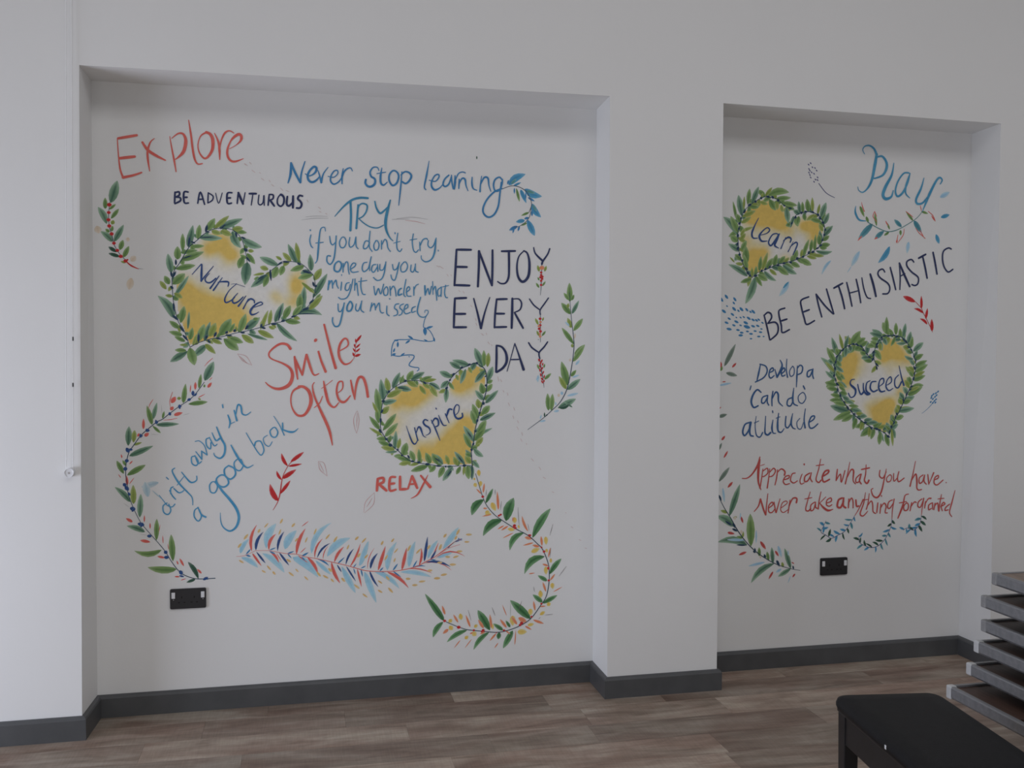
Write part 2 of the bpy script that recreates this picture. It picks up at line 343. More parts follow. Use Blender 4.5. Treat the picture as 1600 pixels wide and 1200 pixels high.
# brush colours: (core, edge)
PAL = {
 'red': ((.60, .10, .08), (.64, .15, .12)), 'red2': ((.42, .055, .05), (.50, .09, .08)), 'scarlet': ((.45, .012, .016), (.52, .03, .03)),
 'navy': ((.016, .024, .085), (.03, .045, .12)), 'indigo': ((.018, .05, .18), (.035, .09, .24)), 'berryblue': ((.015, .06, .20), (.03, .09, .26)), 'inky': ((.008, .032, .07), (.02, .06, .11)),
 'blue': ((.03, .17, .37), (.06, .23, .43)), 'blue2': ((.035, .20, .38), (.09, .28, .46)), 'teal': ((.03, .20, .34), (.06, .26, .42)), 'steel': ((.018, .075, .22), (.05, .13, .28)),
 'sky': ((.04, .25, .46), (.10, .33, .53)), 'sky2': ((.035, .23, .40), (.10, .33, .50)), 'pale': ((.38, .56, .66), (.66, .74, .77)), 'pale2': ((.26, .46, .64), (.46, .60, .70)),
 'cyan': ((.27, .50, .64), (.38, .58, .68)), 'faint': ((.45, .45, .46), (.6, .6, .6)), 'faintred': ((.50, .22, .22), (.6, .35, .35)), 'faintred2': ((.52, .36, .34), (.6, .45, .45)),
 'purple': ((.05, .05, .17), (.09, .09, .22)), 'ochre': ((.60, .38, .13), (.68, .50, .26)), 'orange': ((.64, .18, .08), (.68, .30, .17)), 'yellow': ((.66, .43, .07), (.68, .55, .20)),
 'peach': ((.70, .58, .44), (.76, .70, .62)), 'dark': ((.10, .07, .08), (.3, .27, .27)), 'teals': ((.06, .20, .20), (.12, .28, .28)), 'stemgrey': ((.05, .07, .10), (.12, .14, .17)), 'stemnavy': ((.01, .035, .06), (.03, .06, .09)),
 'leaf': ((.085, .18, .05), (.25, .38, .14)), 'oleaf': ((.18, .25, .045), (.33, .40, .12)), 'dleaf': ((.035, .11, .07), (.26, .42, .28)), 'deepleaf': ((.02, .10, .03), (.15, .33, .14)),
 'deep': ((.012, .06, .035), (.05, .12, .08)), 'greyleaf': ((.10, .15, .12), (.24, .30, .25)), 'bleaf': ((.04, .19, .36), (.08, .33, .52)), 'bgleaf': ((.08, .22, .20), (.14, .36, .36)), 'tleaf': ((.04, .18, .24), (.12, .33, .38)),
}
# haze put into the paint: most colours are lightened
PAL = {k: tuple(tuple(min(.78, q*1.18+.012) for q in c) for c in v) if k not in ('peach', 'faint', 'pale') else v for k, v in PAL.items()}
def cr(P, n):
    """Catmull-Rom through the traced points"""
    if len(P) < 3:
        return [tuple(P[0][k]+(P[-1][k]-P[0][k])*i/max(1, n) for k in range(2)) for i in range(n+1)]
    out = []; closed = (abs(P[0][0]-P[-1][0])+abs(P[0][1]-P[-1][1]) < 4)
    for i in range(len(P)-1):
        p0 = P[i-1] if i else (P[-2] if closed else P[0]); p1, p2 = P[i], P[i+1]; p3 = P[i+2] if i+2 < len(P) else (P[1] if closed else P[-1])
        for s in range(n):
            t = s/n
            out.append(tuple(.5*((2*p1[k])+(-p0[k]+p2[k])*t+(2*p0[k]-5*p1[k]+4*p2[k]-p3[k])*t*t+(-p0[k]+3*p1[k]-3*p2[k]+p3[k])*t**3) for k in range(2)))
    out.append(P[-1]); return out
SEQ = [0]
class Paint:
    def __init__(self, y): self.v = []; self.f = []; self.c = []; self.y = y
    def stroke(self, col, ws, P):
        L = math.dist(P[0], P[-1]) if len(P) < 3 else sum(math.dist(P[i], P[i+1]) for i in range(len(P)-1))
        sp = cr(P, 5 if len(P) > 2 else 6); n = len(sp)
        cum = [0]
        for i in range(1, n): cum.append(cum[-1]+math.dist(sp[i-1], sp[i]))
        T = cum[-1] or 1; core, edge = PAL[col]
        if len(ws) == 1: ws = [ws[0]*.85, ws[0], ws[0], ws[0]*.85]
        d0 = None; k0 = len(self.v)
        # round cap ends: add a narrow lead-in and lead-out
        ext = []
        for i in range(n):
            a_ = sp[max(0, i-1)]; b_ = sp[min(n-1, i+1)]; dx, dz = b_[0]-a_[0], b_[1]-a_[1]; l = math.hypot(dx, dz) or 1; dx /= l; dz /= l
            u = cum[i]/T*(len(ws)-1); j = min(int(u), len(ws)-2); w_ = ws[j]+(ws[j+1]-ws[j])*(u-j)
            ext.append((sp[i][0], sp[i][1], dx, dz, w_/2))
        a_ = ext[0]; b_ = ext[-1]
        ext = [(a_[0]-a_[2]*a_[4]*.8, a_[1]-a_[3]*a_[4]*.8, a_[2], a_[3], a_[4]*.35), (a_[0]-a_[2]*a_[4]*.45, a_[1]-a_[3]*a_[4]*.45, a_[2], a_[3], a_[4]*.8)]+ext+[(b_[0]+b_[2]*b_[4]*.45, b_[1]+b_[3]*b_[4]*.45, b_[2], b_[3], b_[4]*.8), (b_[0]+b_[2]*b_[4]*.8, b_[1]+b_[3]*b_[4]*.8, b_[2], b_[3], b_[4]*.35)]
        rr = random.Random(int(P[0][0]*7+P[0][1])); ph_ = rr.uniform(0, 6)
        for i, (x, z, dx, dz, h) in enumerate(ext):
            tone = .5+.5*math.sin(ph_+i*.45); cc = mixc(core, edge, .55*tone)
            for s in (-1, 0, 1):
                self.v.append(((x-dz*h*s)/1000, self.y-i*1e-6, (z+dx*h*s)/1000)); self.c.append(cc if s == 0 else mixc(cc, edge, .5))
        for i in range(len(ext)-1):
            for s in range(2):
                q = k0+i*3+s; self.f.append((q, q+1, q+4, q+3))
    def leaf(self, col, x1, z1, x2, z2, w_, bend, soft):
        dx, dz = x2-x1, z2-z1; L = math.hypot(dx, dz) or 1; dx /= L; dz /= L; core, edge = PAL[col]; k0 = len(self.v)
        rr = random.Random(int(x1*13+z1*7+L)); pk = rr.uniform(.40, .52) if not soft else .5
        st_ = [0, .10, .28, .5, .72, .9, 1]; tone = rr.uniform(-.18, .18)
        for t in st_:
            hw_ = (w_/2)*(1 if soft else 1)*max(0, math.sin(math.pi*(t**(math.log(.5)/math.log(pk)))))**(.55 if soft else .66)
            if t in (0, 1): hw_ = w_*(.10 if soft else .03)
            of = bend*L*4*t*(1-t); cx = x1+dx*L*t-dz*of; cz = z1+dz*L*t+dx*of
            for s in (-1, -.45, 0, .45, 1):
                self.v.append(((cx-dz*hw_*s)/1000, self.y, (cz+dx*hw_*s)/1000))
                m_ = {1: .95, .45: .6, 0: .0}[abs(s)]*(.6+.4*t)+max(0, t-.55)*.9+tone
                cc = mixc(core, edge, min(1, max(0, m_)))
                if not soft and t >= .9: cc = mixc(cc, WALL, .12)
                if s == 1: cc = mixc(cc, WALL, .10)
                self.c.append(cc)
        for i in range(len(st_)-1):
            for s in range(4):
                q = k0+i*5+s; self.f.append((q, q+1, q+6, q+5))
    def fill(self, poly, blobs):
        xs = [p[0] for p in poly]; zs = [p[1] for p in poly]; step = 4.0
        def inside(x, z):
            r = False; j = len(poly)-1
            for i in range(len(poly)):
                if (poly[i][1] > z) != (poly[j][1] > z) and x < (poly[j][0]-poly[i][0])*(z-poly[i][1])/(poly[j][1]-poly[i][1])+poly[i][0]: r = not r
                j = i
            return r
        idx = {}; x0, z0 = min(xs), min(zs); nx = int((max(xs)-x0)/step)+1; nz = int((max(zs)-z0)/step)+1
        Y = (.78, .56, .15); Y2 = (.79, .70, .42)
        def vert(i, k):
            if (i, k) not in idx:
                x, z = x0+i*step, z0+k*step; nn = noise.noise(Vector((x/55, z/55, 1.7)))*.22+noise.noise(Vector((x/25, z/30, 4)))*.05
                s = sum(st_*math.exp(-((x-bx)**2+(z-bz)**2)/(2*(r*.74)**2)) for bx, bz, r, st_ in blobs)
                s = min(1.05, s*1.05+.04)+nn*min(1, s*2+.15); s = max(0, min(1, s))
                c_ = mixc(WALL, Y2, min(1, s/.42)) if s < .42 else mixc(Y2, Y, min(1, (s-.42)/.5))
                idx[(i, k)] = len(self.v); self.v.append((x/1000, self.y, z/1000)); self.c.append(c_)
            return idx[(i, k)]
        for i in range(nx):
            for k in range(nz):
                if inside(x0+(i+.5)*step, z0+(k+.5)*step): self.f.append((vert(i, k), vert(i+1, k), vert(i+1, k+1), vert(i, k+1)))
    def build(self, name, parent):
        me = bpy.data.meshes.new(name); o0 = Vector(self.v[0]) if parent is None else parent.location
        me.from_pydata([tuple(Vector(q)-Vector(o0)) for q in self.v], [], self.f)
        ca = me.color_attributes.new('Col', 'FLOAT_COLOR', 'POINT')
        ca.data.foreach_set('color', [k for c_ in self.c for k in (*c_, 1)])
        me.materials.append(M_paint); o = bpy.data.objects.new(name, me); COL.objects.link(o); o.parent = parent; return o
SOFT = {'berry', 'dash', 'speck', 'floret', 'smudge', 'brush_mark', 'dab', 'petal_shade'}
def build_mural(text):
    th = None; cur = None; pend = None; k = 0
    def flush():
        nonlocal cur
        if cur and cur[1].f: cur[1].build(cur[0], th)
        cur = None
    for ln in text.strip().split('\n'):
        q = ln.split('|')
        if q[0] == 'T': flush(); pend = q; th = None; k = 0; continue
        if q[0] == 'P': flush(); cur = (q[1], Paint(0)); started = False; continue
        if q[0] == 'S': pt = [tuple(float(t) for t in p.split(',')) for p in q[3].split()]
        elif q[0] == 'L': n5 = [float(t) for t in q[3].split(',')]; pt = [(n5[0], n5[1])]
        else: pt = [tuple(float(t) for t in p.split(',')) for p in q[1].split()]
        if th is None:
            th = empty(pend[1], (pt[0][0]/1000, D-.0001, pt[0][1]/1000), pend[2], pend[3], pend[4] or None)
        k += 1
        if q[0] == 'S':
            yy = (D-.0016 if cur[0] == 'letter' else D-.0010)-.000002*k
            if cur[1].y == 0: cur[1].y = yy
            cur[1].y = yy; cur[1].stroke(q[1], [float(t) for t in q[2].split(',')], pt)
        elif q[0] == 'L':
            keep = cur; cur = None
            if keep and keep[1].f: keep[1].build(keep[0], th)
            p = Paint(D-(.0011 if q[2] in ('bud', 'berry') else .00035)-.000002*k); p.leaf(q[1], *n5, q[2] in SOFT); p.build(q[2], th)
        else:
            p = Paint(D-.0002); bl = [tuple(float(t) for t in s.split(',')) for s in q[2].split()]; p.fill(pt, bl); p.build('heart_wash', th)
    flush()
MURAL = """
T|painted_word|large coral red word Explore painted at the top left of the left alcove|lettering|
P|letter
S|red|11.4|105,2429 179,2446
S|red|3.7,4.9,8.8|102,2429 106,2358 112,2302 124,2266
S|red|12.3|109,2347 170,2357
S|red|11.4,9.7,7.0|122,2268 163,2279 196,2292
P|letter
S|red|8.8,12.4,11.5,5.8|200,2418 221,2387 254,2365 291,2347
S|red|2.9,8.9,8.9,3.3|248,2436 232,2420 221,2385 221,2351 228,2299
P|letter
S|red|2.9,5.8,8.0,4.2|309,2448 316,2403 326,2347 333,2301
S|red|3.3,8.0,14.3,13.4,3.3|317,2440 342,2461 363,2460 373,2432 364,2388 341,2361 328,2351
P|letter
S|red|3.3,8.1,9.0,9.0,5.0|385,2520 394,2459 400,2403 408,2359 420,2338 439,2340
P|letter
S|red|8.1,4.2,5.1,8.1,11.7,14.4,10.8|459,2473 434,2457 422,2421 427,2387 446,2363 463,2371 480,2402 482,2442 472,2465 455,2473
P|letter
S|red|3.0,9.0,9.9,4.2|489,2471 505,2434 509,2399 510,2360
S|red|3.4,5.9,8.2,3.4|510,2399 516,2439 531,2473 550,2484 569,2475
P|letter
S|red|2.5,3.4,11.8,11.8,5.9,9.1,10.0,9.1,2.5|550,2408 573,2422 595,2443 599,2463 587,2471 561,2450 544,2414 541,2383 552,2360 573,2355 607,2369
T|painted_phrase|small navy capitals BE ADVENTUROUS under the red word Explore|lettering|
P|letter
S|navy|8.1|328,2216 326,2170
S|navy|8.1|329,2214 344,2217 345,2204 331,2195
S|navy|8.1|331,2195 348,2193 349,2180 327,2167
P|letter
S|navy|8.1|381,2218 364,2216 365,2174 382,2172
S|navy|8.1|366,2195 377,2196
P|letter
S|navy|7.2|419,2172 430,2220 447,2168
S|navy|7.2|426,2189 438,2190
P|letter
S|navy|5.9|462,2219 460,2175
S|navy|5.9|462,2218 481,2205 478,2187 460,2175
P|letter
S|navy|4.2|492,2218 504,2175 519,2220
P|letter
S|navy|8.2|559,2222 540,2218 540,2178 557,2178
S|navy|8.2|541,2199 553,2200
P|letter
S|navy|7.3|580,2177 585,2224
S|navy|10.1|585,2224 604,2176
S|navy|5.1|604,2176 613,2225
P|letter
S|navy|9.2|630,2221 659,2222
S|navy|5.1|645,2220 638,2172
P|letter
S|navy|5.6|670,2217 667,2183 676,2175 687,2186 691,2217 692,2173
P|letter
S|navy|7.4|713,2221 708,2174
S|navy|7.4|714,2221 729,2219 728,2203 713,2196
S|navy|9.2|717,2196 734,2172
P|letter
S|navy|5.2,10.2|761,2222 748,2204 748,2182 761,2172 773,2185 774,2210 761,2222
P|letter
S|navy|9.3|789,2215 786,2183 796,2175 809,2188
S|navy|10.2|813,2218 812,2167
P|letter
S|navy|9.3|853,2219 840,2221 833,2207 844,2196 849,2183 842,2168 827,2167
T|painted_phrase|medium blue handwriting Never stop learning with long looped g|lettering|
P|letter
S|blue|5.2,11.1,8.4|792,2273 803,2313 805,2360
S|blue|10.2|805,2360 822,2319 844,2277
S|blue|9.3,4.4|844,2277 849,2320 864,2369
P|letter
S|blue|3.5,6.1,10.3,9.3,9.3,10.3,9.3,4.4|864,2316 884,2308 906,2322 913,2341 902,2348 884,2330 875,2308 880,2288 895,2281 913,2291 928,2310
P|letter
S|blue|3.5,9.4|919,2332 926,2310 933,2281
S|blue|8.4,3.5|933,2283 942,2319 962,2348
P|letter
S|blue|3.5,5.3,7.5,5.3|962,2309 986,2306 1003,2322 1002,2336 988,2333 975,2312 973,2289 986,2276 1006,2286 1020,2305
P|letter
S|blue|3.5,8.5,5.3|1027,2346 1022,2309 1022,2279
S|blue|5.3,7.6,3.5|1022,2305 1031,2332 1047,2347 1060,2349 1067,2336
P|letter
S|blue|4.5,7.6,10.5,8.6|1182,2344 1175,2357 1157,2356 1144,2337 1148,2317 1164,2306 1164,2286 1150,2273 1134,2273 1123,2286 1125,2302
P|letter
S|blue|3.6,9.6,9.6,3.6|1195,2356 1189,2317 1191,2289 1203,2281 1219,2295
S|blue|4.5|1173,2330 1212,2338
P|letter
S|blue|8.6|1244,2346 1228,2327 1228,2300 1242,2281 1260,2292 1269,2320 1262,2340 1244,2346
P|letter
S|blue|4.5,7.7,3.6|1283,2343 1278,2279 1269,2194
S|blue|5.4,9.6,7.7|1279,2328 1295,2343 1314,2341 1325,2326 1316,2305 1300,2292 1284,2299
P|letter
S|blue|2.7,8.7,5.4|1404,2396 1393,2333 1383,2282 1390,2268
P|letter
S|blue|3.6,6.4,6.4,9.7,3.6|1404,2311 1432,2307 1448,2326 1446,2338 1430,2332 1416,2306 1416,2283 1430,2269 1451,2278 1463,2292
P|letter
S|blue|7.8|1493,2337 1474,2318 1467,2295 1477,2286 1493,2298 1505,2331
S|blue|4.6,8.8|1505,2338 1507,2306 1514,2278
P|letter
S|blue|5.5,10.8,6.4|1521,2336 1521,2306 1518,2276
S|blue|5.5|1521,2311 1535,2344 1554,2354 1568,2350
P|letter
S|blue|6.4|1540,2321 1538,2279
S|blue|4.6,8.8,3.7|1539,2298 1552,2324 1566,2322 1571,2294 1580,2271
P|letter
S|blue|4.6,8.9,3.7|1599,2333 1598,2305 1604,2282 1621,2275
P|letter
S|blue|3.7,7.9|1642,2339 1637,2302 1635,2269
S|blue|6.5,8.9,3.7|1637,2302 1654,2333 1671,2331 1676,2299 1685,2272
P|letter
S|blue|8.0|1736,2327 1724,2338 1704,2326 1697,2300 1705,2276 1724,2280 1736,2306 1738,2329
S|blue|8.5|1733,2315 1726,2259 1719,2207 1700,2169 1674,2156 1652,2172 1650,2199 1669,2238 1702,2272 1736,2287
T|painted_sprig|curving sprig of blue and green leaves growing out of the g of learning|painting|
P|stem
S|stemgrey|2.8,3.3,2.8|1736,2285 1779,2301 1818,2297 1850,2277 1869,2245 1874,2217 1862,2184
S|stemgrey|2.8|1872,2208 1867,2170 1848,2141 1814,2118 1794,2115
L|bleaf|leaf|1767,2305,1845,2357,33.3,0.1
L|bleaf|leaf|1789,2301,1825,2319,10.5,0
L|bleaf|leaf|1823,2286,1850,2226,19.1,0
L|bleaf|leaf|1842,2289,1923,2259,33.5,-0.1
L|bleaf|leaf|1877,2224,1919,2164,28.8,-0.1
L|bleaf|leaf|1843,2147,1802,2139,19.2,0
L|bleaf|leaf|1855,2150,1890,2079,29.8,0
L|bgleaf|leaf|1779,2310,1803,2334,12.4,0
L|bgleaf|leaf|1852,2282,1891,2272,14.4,0
L|bgleaf|leaf|1879,2220,1899,2190,11.5,0
L|blue|leaf|1762,2307,1767,2328,8.6,0
L|blue|leaf|1794,2292,1794,2266,7.6,0
L|blue|leaf|1847,2273,1847,2240,7.2,0
L|blue|leaf|1857,2252,1889,2236,10.6,0
L|blue|leaf|1877,2194,1877,2167,10.6,0
L|blue|leaf|1862,2160,1840,2154,12.0,0
L|blue|leaf|1819,2121,1811,2097,9.6,0
L|blue|leaf|1809,2120,1770,2100,16.8,0
L|blue|leaf|1794,2113,1787,2087,8.6,0
L|leaf|leaf|1803,2292,1818,2231,13.4,0
L|leaf|leaf|1862,2184,1826,2168,11.5,0
L|leaf|leaf|1853,2136,1824,2123,10.6,0
T|paint_dot|single tiny dark green paint dot above the word learning|painting|
L|deep|dab|1620,2428,1620,2414,6.1,0
T|painted_phrase|tall teal blue capitals TRY with a sweeping top bar|lettering|
P|letter
S|teal|3.1,6.2,9.4,10.4,9.4|990,2136 1026,2178 1062,2209 1098,2221 1134,2221
S|teal|9.5,10.4|1058,2207 1060,2139 1057,2077
P|letter
S|teal|7.6,9.5|1091,2190 1087,2135 1083,2087
S|teal|5.3,7.6,5.3|1089,2163 1096,2188 1112,2197 1130,2189 1127,2164 1112,2141 1093,2130
S|teal|5.3|1093,2131 1116,2111 1143,2096 1175,2092 1202,2105
P|letter
S|teal|6.2,9.6,5.4|1164,2208 1171,2179 1187,2157 1207,2171 1228,2193
S|teal|6.3,12.5,13.5,9.6,3.6|1232,2216 1219,2167 1211,2121 1214,2085 1228,2053 1244,2037
T|paint_smear|faint grey brush smear left of the word TRY|painting|
P|brush_mark
S|faint|1.3,2.6,1.3|848,2116 901,2125 963,2127
S|faint|1.3,2.6,1.3|866,2130 910,2135 959,2135
T|paint_smear|faint grey and red brush smear right of the word TRY|painting|
P|brush_mark
S|faint|1.8,3.6,1.3|1239,2131 1271,2134 1317,2136
S|faint|1.8,2.7,0.9|1261,2136 1330,2144 1400,2137
S|faintred|0.9,2.3,0.9|1298,2129 1344,2126 1386,2116
T|painted_phrase|thin blue handwriting if you don't try, one day you might wonder what you missed|lettering|
P|letter
S|blue2|5.3|888,2053 883,2029 888,2006 896,1997
S|blue2|6.1|885,2075 886,2071
P|letter
S|blue2|3.5,5.3,7.5,7.5,3.5|950,2071 946,2087 930,2080 923,2039 918,1980 914,1944 905,1930
S|blue2|4.4|908,2018 941,2022
P|letter
S|blue2|5.3|968,2049 972,2022 981,2012 992,2023
S|blue2|6.2|996,2052 992,1995 985,1950 970,1927 956,1940 958,1963 972,1963
P|letter
S|blue2|5.3|1021,2046 1010,2025 1015,2003 1030,2003 1039,2024 1033,2044 1021,2046
P|letter
S|blue2|5.3|1055,2047 1051,2020 1057,2004 1073,2016 1080,2046
S|blue2|5.3|1081,2050 1082,2011 1091,1998
P|letter
S|blue2|5.4|1139,2031 1123,2033 1114,2012 1116,1999 1130,2004 1141,2027
S|blue2|5.4|1143,2077 1139,2031 1141,2004 1152,1988
P|letter
S|blue2|5.4|1168,2034 1159,2016 1164,1995 1177,1998 1182,2019 1175,2035 1166,2034
P|letter
S|blue2|5.4|1193,2037 1193,1999
S|blue2|5.4|1195,2019 1207,2042 1216,2034 1221,2006 1232,1990
S|blue2|5.4|1252,2074 1253,2068
P|letter
S|blue2|5.4|1265,2072 1260,2035 1262,2003 1274,1991 1283,2003
S|blue2|3.6|1246,2027 1276,2036
P|letter
S|blue2|5.4|1334,2071 1329,2037 1334,2000 1345,1989 1357,2001
S|blue2|3.6|1318,2043 1350,2049
P|letter
S|blue2|5.4|1362,2035 1364,1996
S|blue2|5.5|1364,2019 1376,2045 1392,2052 1397,2046
P|letter
S|blue2|5.5|1401,2043 1399,2022 1411,2011 1425,2023 1434,2051
S|blue2|3.7,8.8,6.4,3.7|1436,2056 1429,1993 1415,1960 1390,1948 1371,1959 1369,1975
S|blue2|4.6|1445,2002 1446,1997
P|letter
S|blue2|7.6|1005,1941 990,1927 988,1902 1005,1896 1017,1914 1017,1933 1005,1941
P|letter
S|blue2|5.3|1026,1933 1025,1894
S|blue2|5.3|1027,1915 1037,1938 1046,1935 1048,1906 1052,1886
P|letter
S|blue2|5.3|1055,1906 1075,1920 1080,1932 1068,1934 1057,1915 1064,1895 1091,1898
P|letter
S|blue2|5.4|1129,1940 1114,1935 1108,1912 1116,1898 1134,1912 1141,1935
S|blue2|5.4|1148,1965 1141,1931 1141,1903
P|letter
S|blue2|5.4|1168,1931 1154,1927 1149,1906 1159,1897 1175,1922
S|blue2|5.4|1175,1932 1177,1900
P|letter
S|blue2|5.4|1186,1932 1186,1909 1200,1909 1209,1932
S|blue2|5.4|1212,1944 1205,1896 1193,1868 1173,1861 1157,1874
P|letter
S|blue2|5.4|1241,1933 1246,1910 1260,1915 1271,1943
S|blue2|5.4|1271,1943 1262,1897 1251,1864 1239,1869 1234,1887
P|letter
S|blue2|5.4|1292,1944 1278,1925 1281,1902 1299,1905 1308,1926 1301,1944 1290,1943
P|letter
S|blue2|5.4|1324,1933 1322,1907 1334,1903 1343,1931
S|blue2|5.4|1343,1938 1343,1908 1356,1901
P|letter
S|blue2|7.1|965,1856 960,1816
S|blue2|5.7|963,1836 976,1857 980,1823
S|blue2|5.3|980,1836 994,1859 998,1837 1005,1823
P|letter
S|blue2|5.3|1019,1851 1015,1814
S|blue2|4.4|1019,1884 1019,1879
P|letter
S|blue2|5.3|1052,1849 1039,1844 1034,1819 1048,1817 1057,1842
S|blue2|5.3|1068,1865 1057,1815 1041,1783 1018,1776 1005,1784
P|letter
S|blue2|5.3|1077,1866 1075,1815
S|blue2|5.3|1075,1834 1084,1847 1088,1816 1091,1793
P|letter
S|blue2|5.4|1104,1871 1102,1834 1109,1802 1122,1798
S|blue2|4.0|1091,1854 1129,1860
P|letter
S|blue2|5.4|1159,1835 1166,1796 1179,1826 1189,1801 1202,1845
P|letter
S|blue2|5.4|1214,1834 1202,1817 1205,1797 1218,1799 1221,1822 1213,1834
P|letter
S|blue2|5.4|1230,1836 1232,1795
S|blue2|5.4|1232,1818 1244,1837 1253,1823 1257,1793
P|letter
S|blue2|7.8|1280,1828 1269,1819 1267,1798 1283,1803
S|blue2|5.4|1301,1868 1292,1819 1292,1798 1299,1791
P|letter
S|blue2|5.4|1301,1810 1318,1824 1313,1836 1304,1824 1306,1796 1324,1794
P|letter
S|blue2|5.5|1336,1836 1336,1797
S|blue2|4.5|1336,1820 1345,1841 1357,1848
P|letter
S|blue2|7.8|1385,1842 1387,1800
S|blue2|5.5|1387,1800 1399,1830 1406,1802 1415,1840
P|letter
S|blue2|4.6|1420,1861 1422,1803
S|blue2|5.5|1422,1821 1432,1840 1436,1812 1439,1777
P|letter
S|blue2|5.5|1458,1836 1443,1822 1446,1796 1458,1803
S|blue2|5.5|1460,1838 1458,1794
P|letter
S|blue2|5.5|1479,1846 1474,1813 1479,1792 1488,1790
S|blue2|3.7|1465,1838 1493,1844
P|letter
S|blue2|5.3|1003,1755 1005,1725 1016,1723 1027,1746
S|blue2|5.3,7.6,5.3|1030,1760 1018,1696 1007,1661 989,1657 979,1677 980,1695
P|letter
S|blue2|7.6|1054,1765 1043,1746 1043,1726 1057,1726 1066,1747 1059,1765 1052,1764
P|letter
S|blue2|5.4|1082,1756 1079,1733 1091,1726 1104,1761
S|blue2|5.4|1106,1770 1102,1733 1115,1719
P|letter
S|blue2|5.4|1150,1762 1143,1725
S|blue2|5.4|1145,1739 1161,1759 1166,1730
S|blue2|5.4|1168,1739 1182,1762 1186,1730 1193,1718 1202,1719
P|letter
S|blue2|5.4|1216,1749 1216,1716 1227,1705
S|blue2|5.0|1227,1782 1230,1779
P|letter
S|blue2|5.4|1269,1759 1255,1756 1250,1740 1262,1729 1262,1712 1246,1705
P|letter
S|blue2|5.4|1290,1759 1276,1752 1274,1740 1285,1729 1280,1713 1269,1708
P|letter
S|blue2|5.4|1292,1734 1308,1743 1308,1757 1297,1750 1292,1727 1301,1715 1320,1722
P|letter
S|blue2|5.5|1343,1748 1329,1741 1327,1722 1343,1727
S|blue2|5.5,6.4,4.6,2.7|1366,1790 1355,1751 1352,1723 1364,1704 1385,1702 1399,1719 1399,1730 1387,1732 1385,1721
T|painted_sprig|zigzag dark blue leafy tendril hanging below the word missed|painting|
P|stem
S|blue|3.2,3.7,4.1|1397,1716 1385,1691 1379,1658 1394,1651 1408,1640 1422,1616 1425,1598 1408,1593 1371,1595 1329,1602 1301,1600 1255,1597 1239,1569 1236,1527
S|blue|4.5|1238,1531 1268,1526 1295,1531 1333,1531 1335,1517 1319,1498 1316,1484 1337,1477 1356,1475 1358,1466 1351,1460
L|blue|leaf|1333,1603,1309,1618,9.3,0
L|blue|leaf|1319,1598,1298,1582,9.3,0
L|blue|leaf|1268,1595,1247,1598,7.4,0
L|blue|leaf|1265,1591,1264,1565,10.2,0
L|blue|leaf|1240,1531,1256,1538,11.1,0
L|blue|leaf|1245,1544,1252,1563,8.3,0
L|blue|leaf|1277,1528,1296,1541,7.4,0
L|blue|leaf|1314,1528,1316,1521,4.6,0
L|blue|leaf|1385,1653,1388,1619,17.7,0
L|blue|leaf|1390,1651,1423,1661,10.3,0
L|blue|leaf|1425,1612,1430,1591,8.4,0
L|blue|leaf|1399,1593,1380,1602,6.5,0
T|painted_phrase|big coral red handwriting Smile Often with long descending f|lettering|
P|letter
S|red|12.2,10.3,7.5,5.2,9.4,14.1,15.9,11.2,3.5|799,1557 785,1575 759,1579 733,1565 711,1543 709,1525 724,1511 768,1493 798,1471 807,1439 794,1403 763,1385 732,1385 706,1399 693,1412
P|letter
S|red|8.4,12.2,6.1|816,1523 822,1475 829,1425
S|red|9.4|818,1516 849,1443
S|red|9.4|849,1443 858,1493 866,1532
S|red|10.4,11.3,4.4|867,1532 887,1466 900,1443 920,1449
P|letter
S|red|8.5,11.4|918,1546 931,1502 949,1457
S|red|13.2|904,1592 908,1598
P|letter
S|red|8.5,10.4,12.3|943,1664 959,1598 976,1530 992,1473
P|letter
S|red|4.4,6.2,8.6,10.5,11.4,8.6,2.2|1008,1548 1044,1571 1044,1596 1030,1603 1012,1580 1005,1544 1012,1512 1030,1491 1053,1496 1069,1514
P|letter
S|red|11.3,6.2,5.3,9.4,12.2,16.0,14.1,10.4|838,1391 811,1375 800,1344 804,1303 826,1269 855,1268 877,1298 886,1334 877,1371 855,1391 833,1393
P|letter
S|red|3.5,8.5,9.5,12.3,13.2,11.4,4.0|900,1411 892,1393 901,1348 924,1293 953,1228 967,1187 977,1134
S|red|3.1,5.3,3.5|899,1300 922,1320 935,1350
P|letter
S|red|5.3,12.3,12.3,9.5,3.5|940,1416 949,1366 962,1320 985,1301 1005,1322
S|red|2.7|931,1384 953,1400 978,1420
P|letter
S|red|3.6,6.2,7.6,9.5,11.4,4.5|1003,1365 1021,1383 1021,1413 1003,1409 996,1370 1007,1333 1030,1324 1056,1352
P|letter
S|red|6.3,10.5,5.4|1057,1420 1066,1374 1075,1335
S|red|4.5,10.6,12.5,11.5|1075,1337 1080,1392 1093,1431 1112,1429 1125,1392 1132,1346
T|painted_sprig|tiny bright red leafy sprig beside the e of Smile|painting|
P|stem
S|scarlet|2.2|1103,1617 1080,1581 1078,1548 1071,1516
L|scarlet|leaf|1080,1587,1105,1620,10.9,0
L|scarlet|leaf|1080,1585,1079,1604,7.3,0
L|scarlet|leaf|1078,1562,1072,1581,7.3,0
L|scarlet|leaf|1080,1562,1101,1582,8.2,0
L|scarlet|leaf|1078,1544,1067,1562,7.3,0
L|scarlet|leaf|1080,1544,1099,1561,8.2,0
L|scarlet|leaf|1073,1525,1066,1543,9.1,0
L|scarlet|leaf|1075,1525,1102,1535,11.9,0
T|petal_outline|faint red petal outline between Often and the Inspire heart|painting|
P|outline
S|faintred|0.9,2.2,0.9|1084,1284 1070,1250 1072,1217 1082,1185
S|faintred|0.9,2.2,0.9|1086,1284 1093,1250 1091,1222 1083,1185
